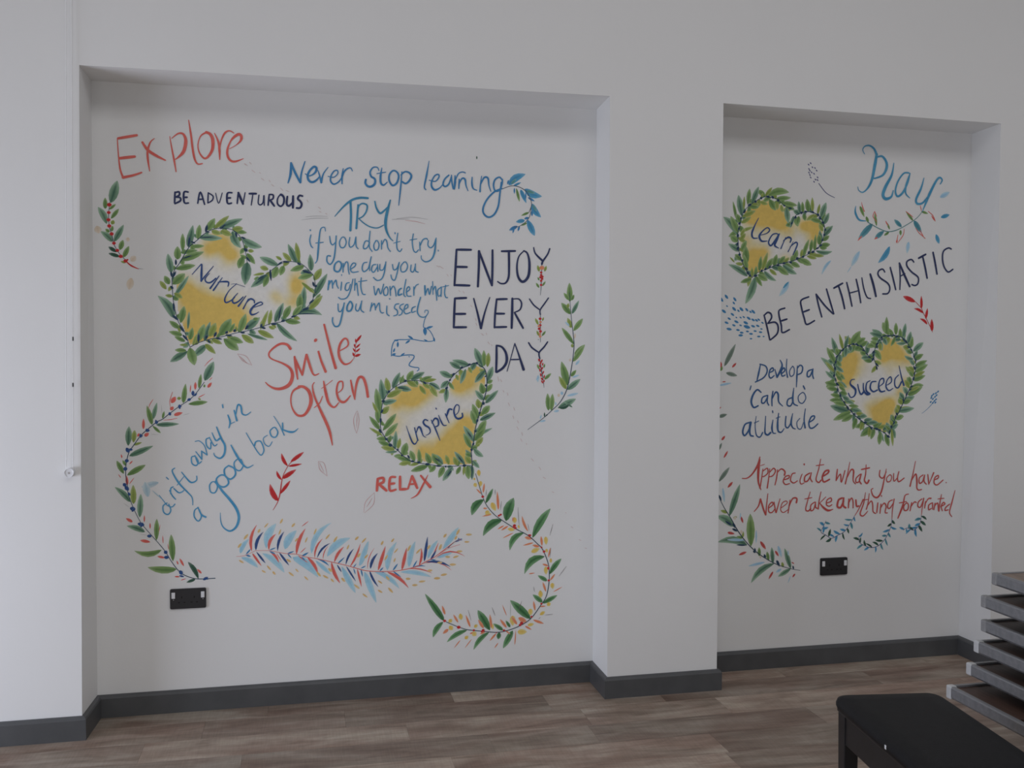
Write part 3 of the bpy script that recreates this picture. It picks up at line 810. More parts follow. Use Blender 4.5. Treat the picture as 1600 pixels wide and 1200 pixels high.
S|faintred|0.9,2.2,0.9|1085,1273 1082,1208
T|petal_outline|faint red petal outline just below the Nurture heart|painting|
P|outline
S|faintred|0.9,2.1,0.9|577,1535 600,1504 637,1486
S|faintred|0.9,2.1,0.9|577,1535 613,1524 637,1486
S|faintred|0.9,2.2,0.9|587,1524 617,1495
T|petal_outline|faint red petal outline right of the solid red sprig|painting|
P|outline
S|faintred|0.9,2.2,0.9|916,1064 923,1027 954,998
S|faintred|0.9,2.2,0.9|916,1064 941,1054 954,998
S|faintred|0.9,2.2,0.9|920,1059 940,1017
T|petal_outline|faint red petal outline under the word RELAX|painting|
P|outline
S|faintred|0.9,2.3,0.9|1160,919 1121,878 1114,832
S|faintred|0.9,2.3,0.9|1160,919 1156,868 1117,830
S|faintred|0.9,2.3,0.9|1151,896 1126,855
T|painted_sprig|solid dark red sprig with seven leaves above the striped feather|painting|
P|stem
S|scarlet|2.6,2.6,3.5,5.3,3.5,1.8|803,1066 785,1044 767,1008 758,971 753,931 742,890 722,855
L|scarlet|leaf|798,1064,854,1106,17.1,0
L|scarlet|leaf|785,1046,759,1102,15.2,0.08
L|scarlet|leaf|789,1045,846,1054,11.7,0
L|scarlet|leaf|762,992,821,1030,19.7,0
L|scarlet|leaf|759,986,738,1026,12.5,0.08
L|scarlet|leaf|752,924,796,982,15.2,0
L|scarlet|leaf|744,894,710,969,23.3,0.08
T|painted_phrase|slanting light blue handwriting drift away in a good book|lettering|
P|letter
S|sky|5.5|285,900 269,887 272,860 289,851 300,868 292,895
S|sky|2.5,5.1|254,934 273,907 285,891 304,882 317,894
P|letter
S|sky|5.5|296,953 307,930 320,914
S|sky|5.5|300,939 301,962 311,968
P|letter
S|sky|5.5|313,961 332,943 345,945 353,951
S|sky|4.2|283,1010 292,1000
P|letter
S|sky|4.2,8.2,5.9,3.4|318,1048 307,1037 320,1006 341,974 370,942 387,919 389,888
S|sky|3.4|326,974 354,1011
P|letter
S|sky|4.2,7.3,4.2|345,1030 375,991 391,985 406,995 406,1012
P|letter
S|sky|5.5|401,1097 386,1093 388,1066 405,1057 413,1075 399,1100
S|sky|5.5|401,1097 413,1066 426,1074
P|letter
S|sky|3.4,6.0|403,1117 428,1083
S|sky|5.6|428,1083 427,1119
S|sky|5.5|426,1119 450,1101
S|sky|4.3,3.4|450,1101 439,1141 418,1162 401,1160
P|letter
S|sky|5.6|457,1174 446,1168 448,1141 463,1127 465,1154
S|sky|5.1|459,1177 478,1141 491,1147
P|letter
S|sky|3.4,8.3|470,1197 486,1163 501,1171
S|sky|5.1,8.3,9.2,8.3,3.4|489,1221 508,1171 523,1140 520,1104 503,1086 482,1096 477,1109
P|letter
S|sky|5.2,8.3,4.3|536,1272 545,1243 540,1216
S|sky|3.4|545,1233 564,1242
S|sky|6.0|514,1317 516,1303
P|letter
S|sky|6.0,8.3|562,1292 573,1247
S|sky|4.3,8.3,3.4|569,1274 577,1314 590,1309 595,1278 612,1271 631,1284
P|letter
S|sky|5.6|412,876 397,865 395,838 411,818 424,837 416,867
S|sky|4.3,8.2|410,878 424,846 442,834
P|letter
S|sky|5.6|474,986 459,971 463,942 481,939 491,965 476,986
P|letter
S|sky|7.4|507,1014 487,997 496,970 519,962 537,978 528,1005 507,1014
P|letter
S|sky|7.4|535,1052 520,1037 524,1009 545,995 565,1013 561,1040 537,1054
P|letter
S|sky|5.6|580,1085 561,1067 565,1040 584,1031 598,1053 589,1080
S|sky|5.2,10.2,8.3,3.4|548,1142 568,1103 593,1062 615,1043 640,1054
P|letter
S|sky|3.5,6.1|611,1194 637,1147 659,1110 674,1096 685,1119 672,1155 652,1155 646,1138
P|letter
S|sky|3.9|700,1182 683,1169 689,1144 707,1134 720,1154
P|letter
S|sky|5.7|725,1215 711,1200 718,1177 735,1174 744,1195 733,1215 722,1214
P|letter
S|sky|2.6,5.2|727,1265 751,1226 771,1181
S|sky|6.1|764,1235 765,1203
S|sky|5.3,9.4,2.6|764,1206 791,1196 813,1196 830,1210
P|flourish
S|sky|7.4,11.0,12.0,11.0,6.0,2.1|484,988 509,947 539,910 567,869 579,828 568,788 542,770 516,785 504,812 502,851
T|paint_smear|pale blue brush smear at the left of the word drift|painting|
L|pale|brush_mark|251,988,184,970,25.8,0
L|pale|brush_mark|209,929,197,991,30.0,0
L|pale|brush_mark|226,955,267,914,5.2,0
T|painted_word|bold red capitals RELAX under the Inspire heart|lettering|
P|letter
S|red|12.6|1175,981 1171,927
S|red|12.6|1177,981 1198,983 1200,966 1177,955
S|red|12.6|1184,953 1214,926
P|letter
S|red|11.7|1253,986 1230,982 1228,928 1255,930
S|red|11.7|1230,956 1249,958
P|letter
S|red|12.7|1274,988 1274,929
S|red|12.7|1274,930 1302,931
P|letter
S|red|7.9,10.8|1309,931 1328,989
S|red|12.8|1328,989 1351,934
S|red|8.8|1314,952 1339,953
P|letter
S|red|8.9,13.8|1367,990 1386,966 1410,937
S|red|2.8,8.9,8.9,2.8|1399,992 1379,952 1353,906 1323,888
T|leaf_heart|widest leafy green heart with yellow wash, the word Nurture slanting downward inside|painting|
F|620,1889 603,1986 569,2043 509,2059 442,2039 399,1981 340,1900 331,1830 334,1725 359,1646 383,1571 472,1602 575,1630 662,1653 766,1681 855,1736 895,1795 891,1877 847,1912 785,1919 715,1873 654,1827 632,1818|509,2006,48,1.1 560,1959,31,0.9 458,1974,30,0.6 364,1804,47,1 414,1735,65,1.1 511,1709,65,1.15 447,1638,65,1.1 571,1692,48,0.9 379,1615,39,1 824,1821,31,1 741,1779,27,0.5 829,1866,36,0.5 811,1763,31,0.6 610,1666,35,0.5 534,1923,39,0.2
L|leaf|leaf|618,1945,591,1959,17.3,0.06
L|leaf|leaf|609,1985,621,2008,18.4,-0.03
L|leaf|leaf|598,2025,573,2024,20.5,-0.03
L|dleaf|leaf|572,2054,561,2084,17.3,-0.04
L|leaf|leaf|536,2070,507,2045,20.3,0.05
L|leaf|leaf|496,2067,469,2087,18.3,-0.05
L|dleaf|leaf|459,2054,452,2028,14.4,-0.02
L|dleaf|leaf|428,2026,395,2041,15.9,-0.01
L|leaf|leaf|397,2000,396,1965,20.1,0.02
L|dleaf|leaf|373,1967,349,1962,22.6,-0.06
L|leaf|leaf|351,1932,358,1909,20.3,0.03
L|leaf|leaf|330,1896,300,1902,21.1,0.04
L|dleaf|leaf|314,1859,338,1834,23.1,-0.08
L|oleaf|leaf|315,1818,298,1798,15.3,-0.1
L|leaf|leaf|315,1777,339,1762,22.1,0.01
L|leaf|leaf|322,1736,303,1711,22.3,-0.06
L|leaf|leaf|329,1696,352,1685,22.7,0.09
L|oleaf|leaf|344,1659,343,1624,15.6,-0.08
L|dleaf|leaf|362,1623,387,1618,16.9,-0.05
L|dleaf|leaf|377,1584,356,1560,21.7,0.05
L|oleaf|leaf|403,1572,417,1608,22.8,-0.04
L|oleaf|leaf|446,1592,478,1578,15.9,0.09
L|leaf|leaf|491,1602,515,1633,14.7,-0.01
L|oleaf|leaf|537,1616,554,1597,21.1,0.04
L|leaf|leaf|583,1626,598,1651,20.5,0.09
L|dleaf|leaf|629,1638,655,1622,23.3,-0.1
L|oleaf|leaf|676,1649,687,1685,21.3,-0.04
L|oleaf|leaf|721,1667,740,1647,14.8,-0.05
L|dleaf|leaf|768,1676,778,1700,24.4,0.07
L|oleaf|leaf|812,1697,841,1687,18.1,-0.02
L|dleaf|leaf|854,1722,861,1757,14.8,0.01
L|leaf|leaf|886,1760,925,1769,22.2,-0.01
L|leaf|leaf|905,1806,874,1822,18.2,0.03
L|leaf|leaf|901,1856,916,1880,17.4,0.1
L|dleaf|leaf|880,1898,843,1884,24.1,0.01
L|leaf|leaf|842,1925,828,1962,19.3,0.1
L|oleaf|leaf|795,1936,770,1913,20.2,-0.07
L|dleaf|leaf|750,1918,718,1929,18.0,-0.02
L|oleaf|leaf|711,1889,704,1860,21.2,-0.08
L|leaf|leaf|676,1854,647,1857,21.9,-0.07
P|vine
S|inky|2.1,3.0,2.1|620,1925 612,1978 599,2022 578,2052 552,2067 518,2070 488,2067 454,2051 416,2017 382,1985 344,1918 325,1891 314,1856 314,1812 318,1755 326,1711 338,1668 358,1637 379,1575 383,1564
S|inky|3.0,2.5,2.1|383,1562 417,1581 464,1597 515,1608 571,1624 618,1634 670,1648 718,1666 766,1675 810,1695 859,1727 890,1764 904,1805 904,1850 895,1881 855,1921 829,1932 789,1935 750,1919 715,1891 689,1868 658,1836
L|dleaf|leaf|620,1928,610,1831,43.2,0
L|dleaf|leaf|600,2028,681,1994,33.4,-0.08
L|dleaf|leaf|559,2059,593,1989,33.3,-0.1
L|dleaf|leaf|506,2071,601,2113,31.2,0
L|dleaf|leaf|421,2030,518,2027,28.0,0
L|dleaf|leaf|379,1986,399,2079,28.9,0
L|dleaf|leaf|311,1875,297,1956,28.8,0
L|dleaf|leaf|320,1774,380,1865,20.9,0
L|dleaf|leaf|319,1686,256,1778,37.3,-0.1
L|dleaf|leaf|375,1639,381,1714,12.5,0
L|dleaf|leaf|373,1545,303,1500,30.0,0
L|dleaf|leaf|442,1589,466,1671,24.1,0
L|dleaf|leaf|612,1641,671,1692,33.6,0
L|dleaf|leaf|734,1672,770,1756,28.8,0
L|dleaf|leaf|619,1621,703,1595,15.3,0
L|dleaf|leaf|741,1669,827,1591,25.7,-0.06
L|dleaf|leaf|815,1708,934,1706,33.1,0.15
L|dleaf|leaf|850,1732,860,1831,28.0,0
L|dleaf|leaf|895,1781,957,1886,28.6,0
L|dleaf|leaf|889,1897,884,1969,26.0,0
L|dleaf|leaf|826,1931,791,2010,28.4,0
L|dleaf|leaf|749,1917,672,1951,30.8,0
L|dleaf|leaf|705,1875,635,1821,30.7,0
L|dleaf|leaf|449,1572,395,1521,30.2,0
L|leaf|leaf|604,1953,584,1901,30.4,0
L|leaf|leaf|619,1966,652,1921,22.9,0
L|leaf|leaf|608,1988,591,1962,17.8,0
L|leaf|leaf|567,2061,619,2054,20.2,0
L|leaf|leaf|457,2060,488,2111,29.0,0
L|leaf|leaf|418,2019,426,2082,23.0,0
L|leaf|leaf|357,1968,357,2043,19.9,0
L|leaf|leaf|393,1989,444,1993,18.0,0
L|leaf|leaf|350,1962,417,1974,19.9,0
L|leaf|leaf|349,1930,442,1968,29.8,0
L|leaf|leaf|328,1893,407,1910,25.8,0
L|leaf|leaf|336,1933,336,1988,29.8,0
L|leaf|leaf|316,1828,365,1874,34.8,0
L|leaf|leaf|302,1828,283,1863,24.8,0
L|leaf|leaf|346,1665,361,1736,27.4,0
L|leaf|leaf|339,1643,301,1673,22.9,0
L|leaf|leaf|352,1613,299,1628,22.5,0
L|leaf|leaf|364,1587,321,1607,18.0,0
L|leaf|leaf|368,1548,322,1550,19.0,0
L|leaf|leaf|382,1560,401,1486,39.1,0
L|leaf|leaf|383,1594,394,1646,22.5,0
L|leaf|leaf|416,1585,442,1661,30.1,0
L|leaf|leaf|505,1612,552,1685,40.4,0
L|leaf|leaf|544,1627,567,1666,17.7,0
L|leaf|leaf|587,1631,613,1707,30.5,0
L|leaf|leaf|770,1687,800,1745,28.4,0
L|leaf|leaf|521,1599,582,1551,39.5,0
L|leaf|leaf|547,1603,601,1583,27.9,0
L|leaf|leaf|777,1680,842,1671,25.8,0
L|leaf|leaf|837,1724,842,1797,31.1,0
L|leaf|leaf|809,1701,850,1749,23.8,0
L|leaf|leaf|898,1882,832,1863,26.0,0
L|leaf|leaf|746,1911,726,1862,30.8,0
L|leaf|leaf|707,1870,687,1823,23.5,0
L|leaf|leaf|772,1916,757,1874,25.7,0
L|leaf|leaf|858,1917,800,1895,25.9,0
L|leaf|leaf|903,1762,928,1799,15.6,0
L|leaf|leaf|643,1684,668,1687,15.3,0
L|oleaf|leaf|624,1978,648,1976,16.3,0
L|oleaf|leaf|559,2065,603,2074,25.2,0
L|oleaf|leaf|486,2069,546,2124,22.1,0
L|oleaf|leaf|474,2058,514,2045,21.1,0
L|oleaf|leaf|512,2060,558,2041,25.1,0
L|oleaf|leaf|290,1806,264,1841,19.8,0
L|oleaf|leaf|315,1777,285,1781,14.9,0
L|oleaf|leaf|321,1791,354,1771,19.9,0
L|oleaf|leaf|372,1572,341,1572,11.0,0
L|oleaf|leaf|463,1608,489,1667,30.2,0
L|oleaf|leaf|571,1628,572,1654,12.7,0
L|oleaf|leaf|673,1640,706,1723,17.4,0
L|oleaf|leaf|709,1659,719,1726,18.5,0
L|oleaf|leaf|471,1598,514,1577,20.2,0
L|oleaf|leaf|595,1617,645,1581,28.0,0
L|oleaf|leaf|663,1635,729,1604,25.6,0
L|oleaf|leaf|708,1653,734,1643,15.4,0
L|oleaf|leaf|445,1576,487,1535,22.6,0
L|oleaf|leaf|878,1728,936,1790,27.0,0
L|oleaf|leaf|901,1856,932,1908,28.6,0
L|oleaf|leaf|848,1846,907,1796,15.5,0
L|oleaf|leaf|838,1936,824,2018,21.7,0
L|oleaf|leaf|804,1936,768,1973,21.6,0
L|oleaf|leaf|708,1899,673,1909,21.5,0
L|oleaf|leaf|764,1941,739,1957,13.4,0
L|oleaf|leaf|691,1882,644,1873,12.3,0
L|oleaf|leaf|395,1568,411,1619,14.0,0
L|inky|bud|450,2051,457,2084,11.2,0
L|inky|bud|380,1989,386,2035,9.4,0
L|inky|bud|408,2003,387,2011,6.9,0
L|inky|bud|329,1909,329,1935,8.6,0
L|inky|bud|308,1882,315,1856,10.3,0
L|inky|bud|314,1856,329,1883,10.3,0
L|inky|bud|306,1821,318,1808,11.1,0
L|inky|bud|318,1751,321,1711,9.4,0
L|inky|bud|313,1698,338,1676,11.1,0
L|inky|bud|342,1652,363,1624,10.3,0
L|inky|bud|354,1615,377,1588,9.5,0
L|inky|bud|417,1583,419,1624,10.4,0
L|inky|bud|447,1597,453,1616,11.3,0
L|inky|bud|455,1593,468,1580,9.6,0
L|inky|bud|481,1606,492,1629,11.3,0
L|inky|bud|485,1602,515,1597,7.8,0
L|inky|bud|528,1621,539,1632,11.3,0
L|inky|bud|528,1616,558,1611,7.9,0
L|inky|bud|562,1629,571,1641,11.4,0
L|inky|bud|588,1628,610,1625,9.6,0
L|inky|bud|610,1639,625,1661,10.5,0
L|inky|bud|675,1648,679,1666,9.7,0
L|inky|bud|675,1651,696,1644,9.7,0
L|inky|bud|716,1665,744,1664,10.6,0
L|inky|bud|760,1676,780,1681,9.8,0
L|inky|bud|802,1697,826,1700,8.0,0
L|inky|bud|850,1727,881,1736,10.7,0
L|inky|bud|879,1754,901,1773,9.0,0
L|inky|bud|904,1827,913,1836,10.8,0
L|inky|bud|895,1850,902,1827,9.9,0
L|inky|bud|851,1898,893,1885,11.6,0
L|inky|bud|829,1929,847,1921,8.0,0
L|inky|bud|768,1935,798,1932,8.0,0
L|inky|bud|746,1919,768,1935,7.1,0
L|inky|bud|715,1900,719,1849,9.7,0
L|inky|bud|607,1987,622,1974,14.9,0
L|inky|bud|616,1951,633,1929,8.8,0
L|inky|bud|573,2057,578,2030,8.7,0
L|inky|bud|595,2035,616,2027,7.9,0
L|inky|bud|510,2066,535,2091,6.9,0
L|inky|bud|450,2057,467,2050,6.0,0
L|inky|bud|749,1676,761,1744,5.3,0
L|inky|bud|663,1854,693,1875,6.2,0
L|inky|bud|832,1710,912,1711,4.5,0
L|inky|bud|429,2027,488,2034,4.3,0
L|inky|bud|357,1938,395,1952,5.6,0
P|letter
S|indigo|2.9,4.3|394,1871 432,1916
S|indigo|5.8,9.4,7.3|434,1914 432,1876 431,1843
S|indigo|6.5,2.9|431,1845 449,1868 481,1908
P|letter
S|indigo|2.9,5.1,7.3,5.1|464,1877 447,1854 453,1839 470,1839 491,1857
S|indigo|3.3,7.3|504,1867 467,1813
P|letter
S|indigo|2.9,7.3|517,1860 480,1805
S|indigo|3.6,8.0,4.4|499,1840 521,1843 542,1841 540,1823
P|letter
S|indigo|2.6,3.7,6.6,4.4|576,1835 546,1807 527,1772 531,1754 552,1763 567,1777
S|indigo|1.8|553,1832 572,1834 611,1822
P|letter
S|indigo|2.9,7.3,5.1|580,1795 559,1768 563,1752 582,1759 602,1779
S|indigo|2.9,7.4|614,1784 582,1739
P|letter
S|indigo|3.7,5.9|624,1771 602,1728
S|indigo|4.4,8.1,4.4|617,1757 632,1771 647,1765 649,1753
P|letter
S|indigo|2.6,3.7,5.2,7.4,9.6,7.4,2.2|640,1733 662,1740 682,1749 675,1758 651,1745 632,1720 636,1704 653,1707 667,1716
T|leaf_heart|leafy green heart tilted right with yellow wash, the word Inspire slanting upward inside|painting|
F|1457,1368 1386,1401 1311,1406 1260,1383 1214,1342 1200,1286 1196,1222 1209,1175 1265,1114 1321,1070 1414,1045 1509,1036 1595,1036 1597,1103 1609,1173 1628,1244 1652,1329 1661,1419 1647,1471 1613,1486 1556,1453 1513,1420 1494,1368|1311,1341,51,1.15 1367,1355,42,0.8 1414,1369,33,0.5 1247,1314,32,0.6 1246,1249,28,0.4 1284,1216,37,0.2 1570,1415,52,1 1618,1467,33,0.8 1532,1396,33,0.9 1657,1419,24,0.9 1557,1170,57,1.15 1509,1123,57,1.1 1462,1077,57,1 1576,1226,33,0.8 1538,1066,62,1 1377,1093,42,0.7 1335,1140,28,0.3 1242,1188,23,0.5
L|leaf|leaf|1429,1394,1395,1386,20.5,-0.08
L|oleaf|leaf|1386,1407,1361,1438,18.5,0.07
L|leaf|leaf|1342,1418,1327,1390,17.7,0.07
L|leaf|leaf|1298,1413,1259,1426,21.5,-0.09
L|oleaf|leaf|1257,1394,1262,1367,17.6,0.02
L|dleaf|leaf|1225,1364,1192,1364,22.4,-0.08
L|leaf|leaf|1200,1327,1218,1307,22.9,0.09
L|oleaf|leaf|1192,1283,1167,1275,21.5,0.09
L|leaf|leaf|1186,1240,1209,1216,15.9,-0.09
L|leaf|leaf|1192,1195,1172,1168,17.3,-0.05
L|dleaf|leaf|1213,1156,1255,1162,16.9,0.07
L|oleaf|leaf|1244,1124,1238,1083,19.5,-0.03
L|leaf|leaf|1276,1092,1312,1091,24.9,0.1
L|oleaf|leaf|1312,1064,1316,1036,18.6,-0
L|oleaf|leaf|1353,1047,1376,1062,23.8,0.08
L|leaf|leaf|1398,1041,1419,1006,16.6,0.06
L|leaf|leaf|1443,1032,1464,1049,23.4,0.03
L|dleaf|leaf|1488,1030,1516,1009,19.5,0.1
L|leaf|leaf|1534,1029,1547,1056,17.6,0.07
L|dleaf|leaf|1579,1031,1609,1007,18.9,-0.06
L|dleaf|leaf|1602,993,1574,1016,21.4,0.04
L|oleaf|leaf|1601,1031,1621,1054,23.1,0.06
L|dleaf|leaf|1600,1069,1571,1103,20.4,0.04
L|leaf|leaf|1599,1108,1626,1118,25.5,-0.07
L|leaf|leaf|1609,1145,1578,1167,18.1,-0.06
L|dleaf|leaf|1612,1183,1650,1200,25.1,-0.04
L|leaf|leaf|1623,1220,1606,1245,23.6,0.04
L|oleaf|leaf|1631,1257,1660,1279,20.7,-0.06
L|oleaf|leaf|1643,1294,1630,1319,24.5,-0.09
L|leaf|leaf|1653,1331,1690,1350,25.1,-0.04
L|oleaf|leaf|1666,1367,1637,1394,25.4,0.07
L|leaf|leaf|1667,1406,1696,1418,20.3,-0.01
L|oleaf|leaf|1665,1444,1633,1468,24.5,-0.04
L|leaf|leaf|1647,1476,1640,1504,24.5,0.08
L|dleaf|leaf|1615,1498,1595,1459,25.9,-0.01
L|leaf|leaf|1580,1482,1543,1496,16.2,0.04
L|oleaf|leaf|1544,1467,1551,1435,24.2,0.1
L|leaf|leaf|1517,1441,1478,1432,18.8,0
L|leaf|leaf|1493,1410,1519,1376,17.0,-0.02
L|oleaf|leaf|1484,1373,1448,1361,19.6,-0.06
P|vine
S|inky|2.3,3.2,2.3|1447,1382 1414,1401 1377,1411 1349,1418 1298,1413 1260,1395 1228,1370 1205,1337 1196,1314 1189,1268 1187,1231 1191,1194 1214,1156 1237,1128 1265,1105 1288,1081 1321,1057 1358,1047 1405,1039 1462,1030 1509,1029 1566,1030 1604,1029
S|inky|3.3,4.2,2.8|1600,974 1602,1027 1597,1098 1607,1136 1614,1188 1623,1226 1635,1268 1647,1310 1664,1362 1669,1419 1659,1467 1632,1488 1618,1497 1585,1485 1551,1471 1518,1443 1499,1420 1485,1387 1480,1354
L|dleaf|leaf|1408,1407,1455,1377,24.5,0
L|dleaf|leaf|1323,1421,1384,1455,27.0,0
L|dleaf|leaf|1241,1385,1274,1454,26.8,0
L|dleaf|leaf|1201,1329,1189,1424,31.1,0
L|dleaf|leaf|1263,1388,1326,1375,26.9,0
L|dleaf|leaf|1198,1318,1260,1329,24.1,0
L|dleaf|leaf|1262,1100,1209,1098,13.5,0
L|dleaf|leaf|1511,1027,1467,963,27.5,0
L|dleaf|leaf|1600,1029,1601,964,22.2,0
L|dleaf|leaf|1603,1052,1635,1018,19.9,0
L|dleaf|leaf|1251,1111,1256,1193,22.6,0
L|dleaf|leaf|1468,1038,1427,1084,27.4,0
L|dleaf|leaf|1568,1035,1520,1095,23.2,0
L|dleaf|leaf|1608,1109,1653,1069,24.9,-0.08
L|dleaf|leaf|1611,1163,1694,1199,17.7,0
L|dleaf|leaf|1637,1236,1709,1269,24.9,0
L|dleaf|leaf|1662,1313,1721,1372,24.4,0
L|dleaf|leaf|1670,1412,1696,1480,28.8,0
L|dleaf|leaf|1648,1482,1612,1564,33.2,0
L|dleaf|leaf|1588,1485,1510,1509,27.5,0
L|dleaf|leaf|1549,1470,1497,1500,25.2,0
L|dleaf|leaf|1506,1433,1452,1457,28.5,0
L|dleaf|leaf|1661,1464,1613,1407,27.7,0
L|dleaf|leaf|1571,1469,1547,1402,23.1,0
L|dleaf|leaf|1491,1416,1457,1382,24.6,0
L|dleaf|leaf|1485,1380,1480,1317,24.1,0
L|dleaf|leaf|1654,1328,1615,1372,24.9,0
L|dleaf|leaf|1611,1138,1562,1211,28.8,0
L|leaf|leaf|1365,1417,1419,1436,19.5,0
L|leaf|leaf|1306,1419,1333,1462,27.0,0
L|leaf|leaf|1274,1405,1291,1443,14.0,0
L|leaf|leaf|1187,1263,1168,1383,32.1,0
L|leaf|leaf|1180,1228,1171,1297,24.6,0
L|leaf|leaf|1198,1195,1257,1270,26.8,0
L|leaf|leaf|1207,1168,1265,1228,26.8,0
L|leaf|leaf|1184,1201,1138,1260,22.5,0
L|leaf|leaf|1216,1156,1170,1160,24.2,0
L|leaf|leaf|1230,1127,1178,1147,22.6,0
L|leaf|leaf|1290,1076,1247,1081,21.6,0
L|leaf|leaf|1323,1056,1253,1078,22.8,0
L|leaf|leaf|1399,1033,1323,1011,27.3,0
L|leaf|leaf|1434,1032,1406,1004,23.0,0
L|leaf|leaf|1472,1027,1448,978,27.4,0
L|leaf|leaf|1548,1027,1529,991,19.9,0
L|leaf|leaf|1580,1030,1586,968,30.4,0
L|leaf|leaf|1223,1141,1233,1174,19.3,0
L|leaf|leaf|1287,1083,1304,1139,32.4,0
L|leaf|leaf|1340,1055,1319,1104,25.0,0
L|leaf|leaf|1363,1049,1358,1110,19.6,0
L|leaf|leaf|1411,1044,1389,1093,27.3,0
L|leaf|leaf|1444,1038,1419,1089,27.4,0
L|leaf|leaf|1612,1143,1663,1208,33.2,0
L|leaf|leaf|1627,1181,1666,1235,30.5,0
L|leaf|leaf|1665,1366,1694,1401,23.3,0
L|leaf|leaf|1657,1483,1654,1554,23.2,0
L|leaf|leaf|1652,1356,1641,1406,28.8,0
L|leaf|leaf|1629,1242,1602,1310,28.8,0
L|leaf|leaf|1620,1219,1596,1281,27.7,0
L|leaf|leaf|1596,1110,1562,1178,24.9,0
L|leaf|leaf|1646,1262,1682,1302,31.0,0
L|leaf|leaf|1349,1417,1349,1390,16.2,0
L|leaf|leaf|1596,1074,1569,1085,22.1,0
L|leaf|leaf|1387,1415,1366,1426,10.8,0
L|oleaf|leaf|1384,1415,1438,1423,17.4,0
L|oleaf|leaf|1224,1372,1212,1431,26.8,0
L|oleaf|leaf|1174,1276,1152,1323,13.9,0
L|oleaf|leaf|1362,1394,1390,1355,19.5,0
L|oleaf|leaf|1408,1394,1442,1344,25.0,0
L|oleaf|leaf|1216,1345,1286,1378,26.8,0
L|oleaf|leaf|1195,1271,1226,1303,26.8,0
L|oleaf|leaf|1305,1417,1354,1389,24.8,0
L|oleaf|leaf|1375,1407,1414,1380,19.5,0
L|oleaf|leaf|1249,1109,1190,1122,24.2,0
L|oleaf|leaf|1198,1171,1138,1209,13.9,0
L|oleaf|leaf|1318,1050,1269,1043,21.7,0
L|oleaf|leaf|1360,1047,1317,1037,16.3,0
L|oleaf|leaf|1495,1037,1480,1081,19.8,0
L|oleaf|leaf|1534,1032,1516,1072,23.1,0
L|oleaf|leaf|1596,1040,1568,1074,25.5,0
L|oleaf|leaf|1618,1120,1651,1158,25.5,0
L|oleaf|leaf|1671,1478,1676,1543,23.3,0
L|oleaf|leaf|1633,1290,1625,1333,25.5,0
L|oleaf|leaf|1264,1112,1275,1160,19.4,0
L|oleaf|leaf|1567,1030,1561,986,14.4,0
L|oleaf|leaf|1623,1116,1637,1132,13.3,0
L|oleaf|leaf|1584,1477,1600,1450,16.5,0
L|oleaf|leaf|1527,1444,1538,1417,16.4,0
L|inky|bud|1377,1413,1393,1401,9.3,0
L|inky|bud|1293,1413,1305,1420,11.1,0
L|inky|bud|1221,1365,1230,1374,12.0,0
L|inky|bud|1200,1321,1200,1333,15.7,0
L|inky|bud|1189,1273,1200,1291,10.2,0
L|inky|bud|1189,1231,1187,1254,10.2,0
L|inky|bud|1180,1203,1193,1184,10.2,0
L|inky|bud|1207,1161,1221,1152,11.1,0
L|inky|bud|1223,1133,1242,1126,14.8,0
L|inky|bud|1260,1104,1267,1113,10.2,0
L|inky|bud|1279,1085,1288,1080,10.2,0
L|inky|bud|1307,1085,1318,1066,8.4,0
L|inky|bud|1321,1056,1339,1055,9.3,0
L|inky|bud|1349,1049,1367,1051,11.2,0
L|inky|bud|1386,1041,1410,1040,12.2,0
L|inky|bud|1433,1033,1462,1030,7.5,0
L|inky|bud|1476,1027,1485,1029,9.5,0
L|inky|bud|1557,1030,1576,1032,12.4,0
L|inky|bud|1595,1098,1602,1107,12.4,0
L|inky|bud|1604,1121,1609,1136,9.5,0
L|inky|bud|1614,1183,1616,1192,11.4,0
L|inky|bud|1621,1225,1628,1244,10.5,0
L|inky|bud|1633,1263,1638,1277,9.5,0
L|inky|bud|1647,1310,1659,1317,16.2,0
L|inky|bud|1664,1389,1664,1400,12.4,0
L|inky|bud|1659,1438,1664,1433,9.5,0
L|inky|bud|1618,1500,1628,1490,11.4,0
L|inky|bud|1580,1485,1594,1493,10.4,0
L|inky|bud|1547,1474,1561,1478,11.4,0
L|inky|bud|1509,1441,1523,1450,11.3,0
L|inky|bud|1494,1417,1504,1422,9.4,0
L|inky|bud|1478,1378,1490,1389,11.3,0
L|inky|bud|1265,1386,1298,1383,3.7,0
L|inky|bud|1507,1010,1485,980,6.6,0
L|inky|bud|1431,1068,1457,1049,5.7,0
L|inky|bud|1538,1071,1562,1042,4.7,0
L|inky|bud|1652,1244,1686,1260,3.8,0
L|inky|bud|1580,1183,1602,1155,4.8,0
P|letter
S|indigo|2.3,3.9,7.0,7.0,3.1|1302,1215 1316,1173 1330,1140 1342,1133 1354,1152
S|indigo|4.7,6.3|1339,1206 1346,1177 1354,1149
S|indigo|3.9,5.5,9.4,5.5,2.4|1345,1178 1356,1208 1366,1203 1378,1170 1391,1162
P|letter
S|indigo|4.7,7.9,8.7,5.5,2.4|1399,1237 1386,1242 1378,1231 1386,1217 1404,1205 1410,1188 1403,1177 1389,1171
P|letter
S|indigo|3.9,7.1,3.2|1414,1240 1433,1200 1454,1147
S|indigo|4.7,7.9,8.7,4.7|1417,1226 1431,1247 1445,1239 1446,1216 1431,1208
P|letter
S|indigo|3.2,7.1,4.0|1447,1261 1457,1237 1469,1216 1483,1215
S|indigo|4.7|1435,1294 1438,1288
P|letter
S|indigo|5.5,4.0|1478,1267 1495,1226
S|indigo|4.0,10.3,7.1|1483,1251 1494,1286 1508,1286
P|letter
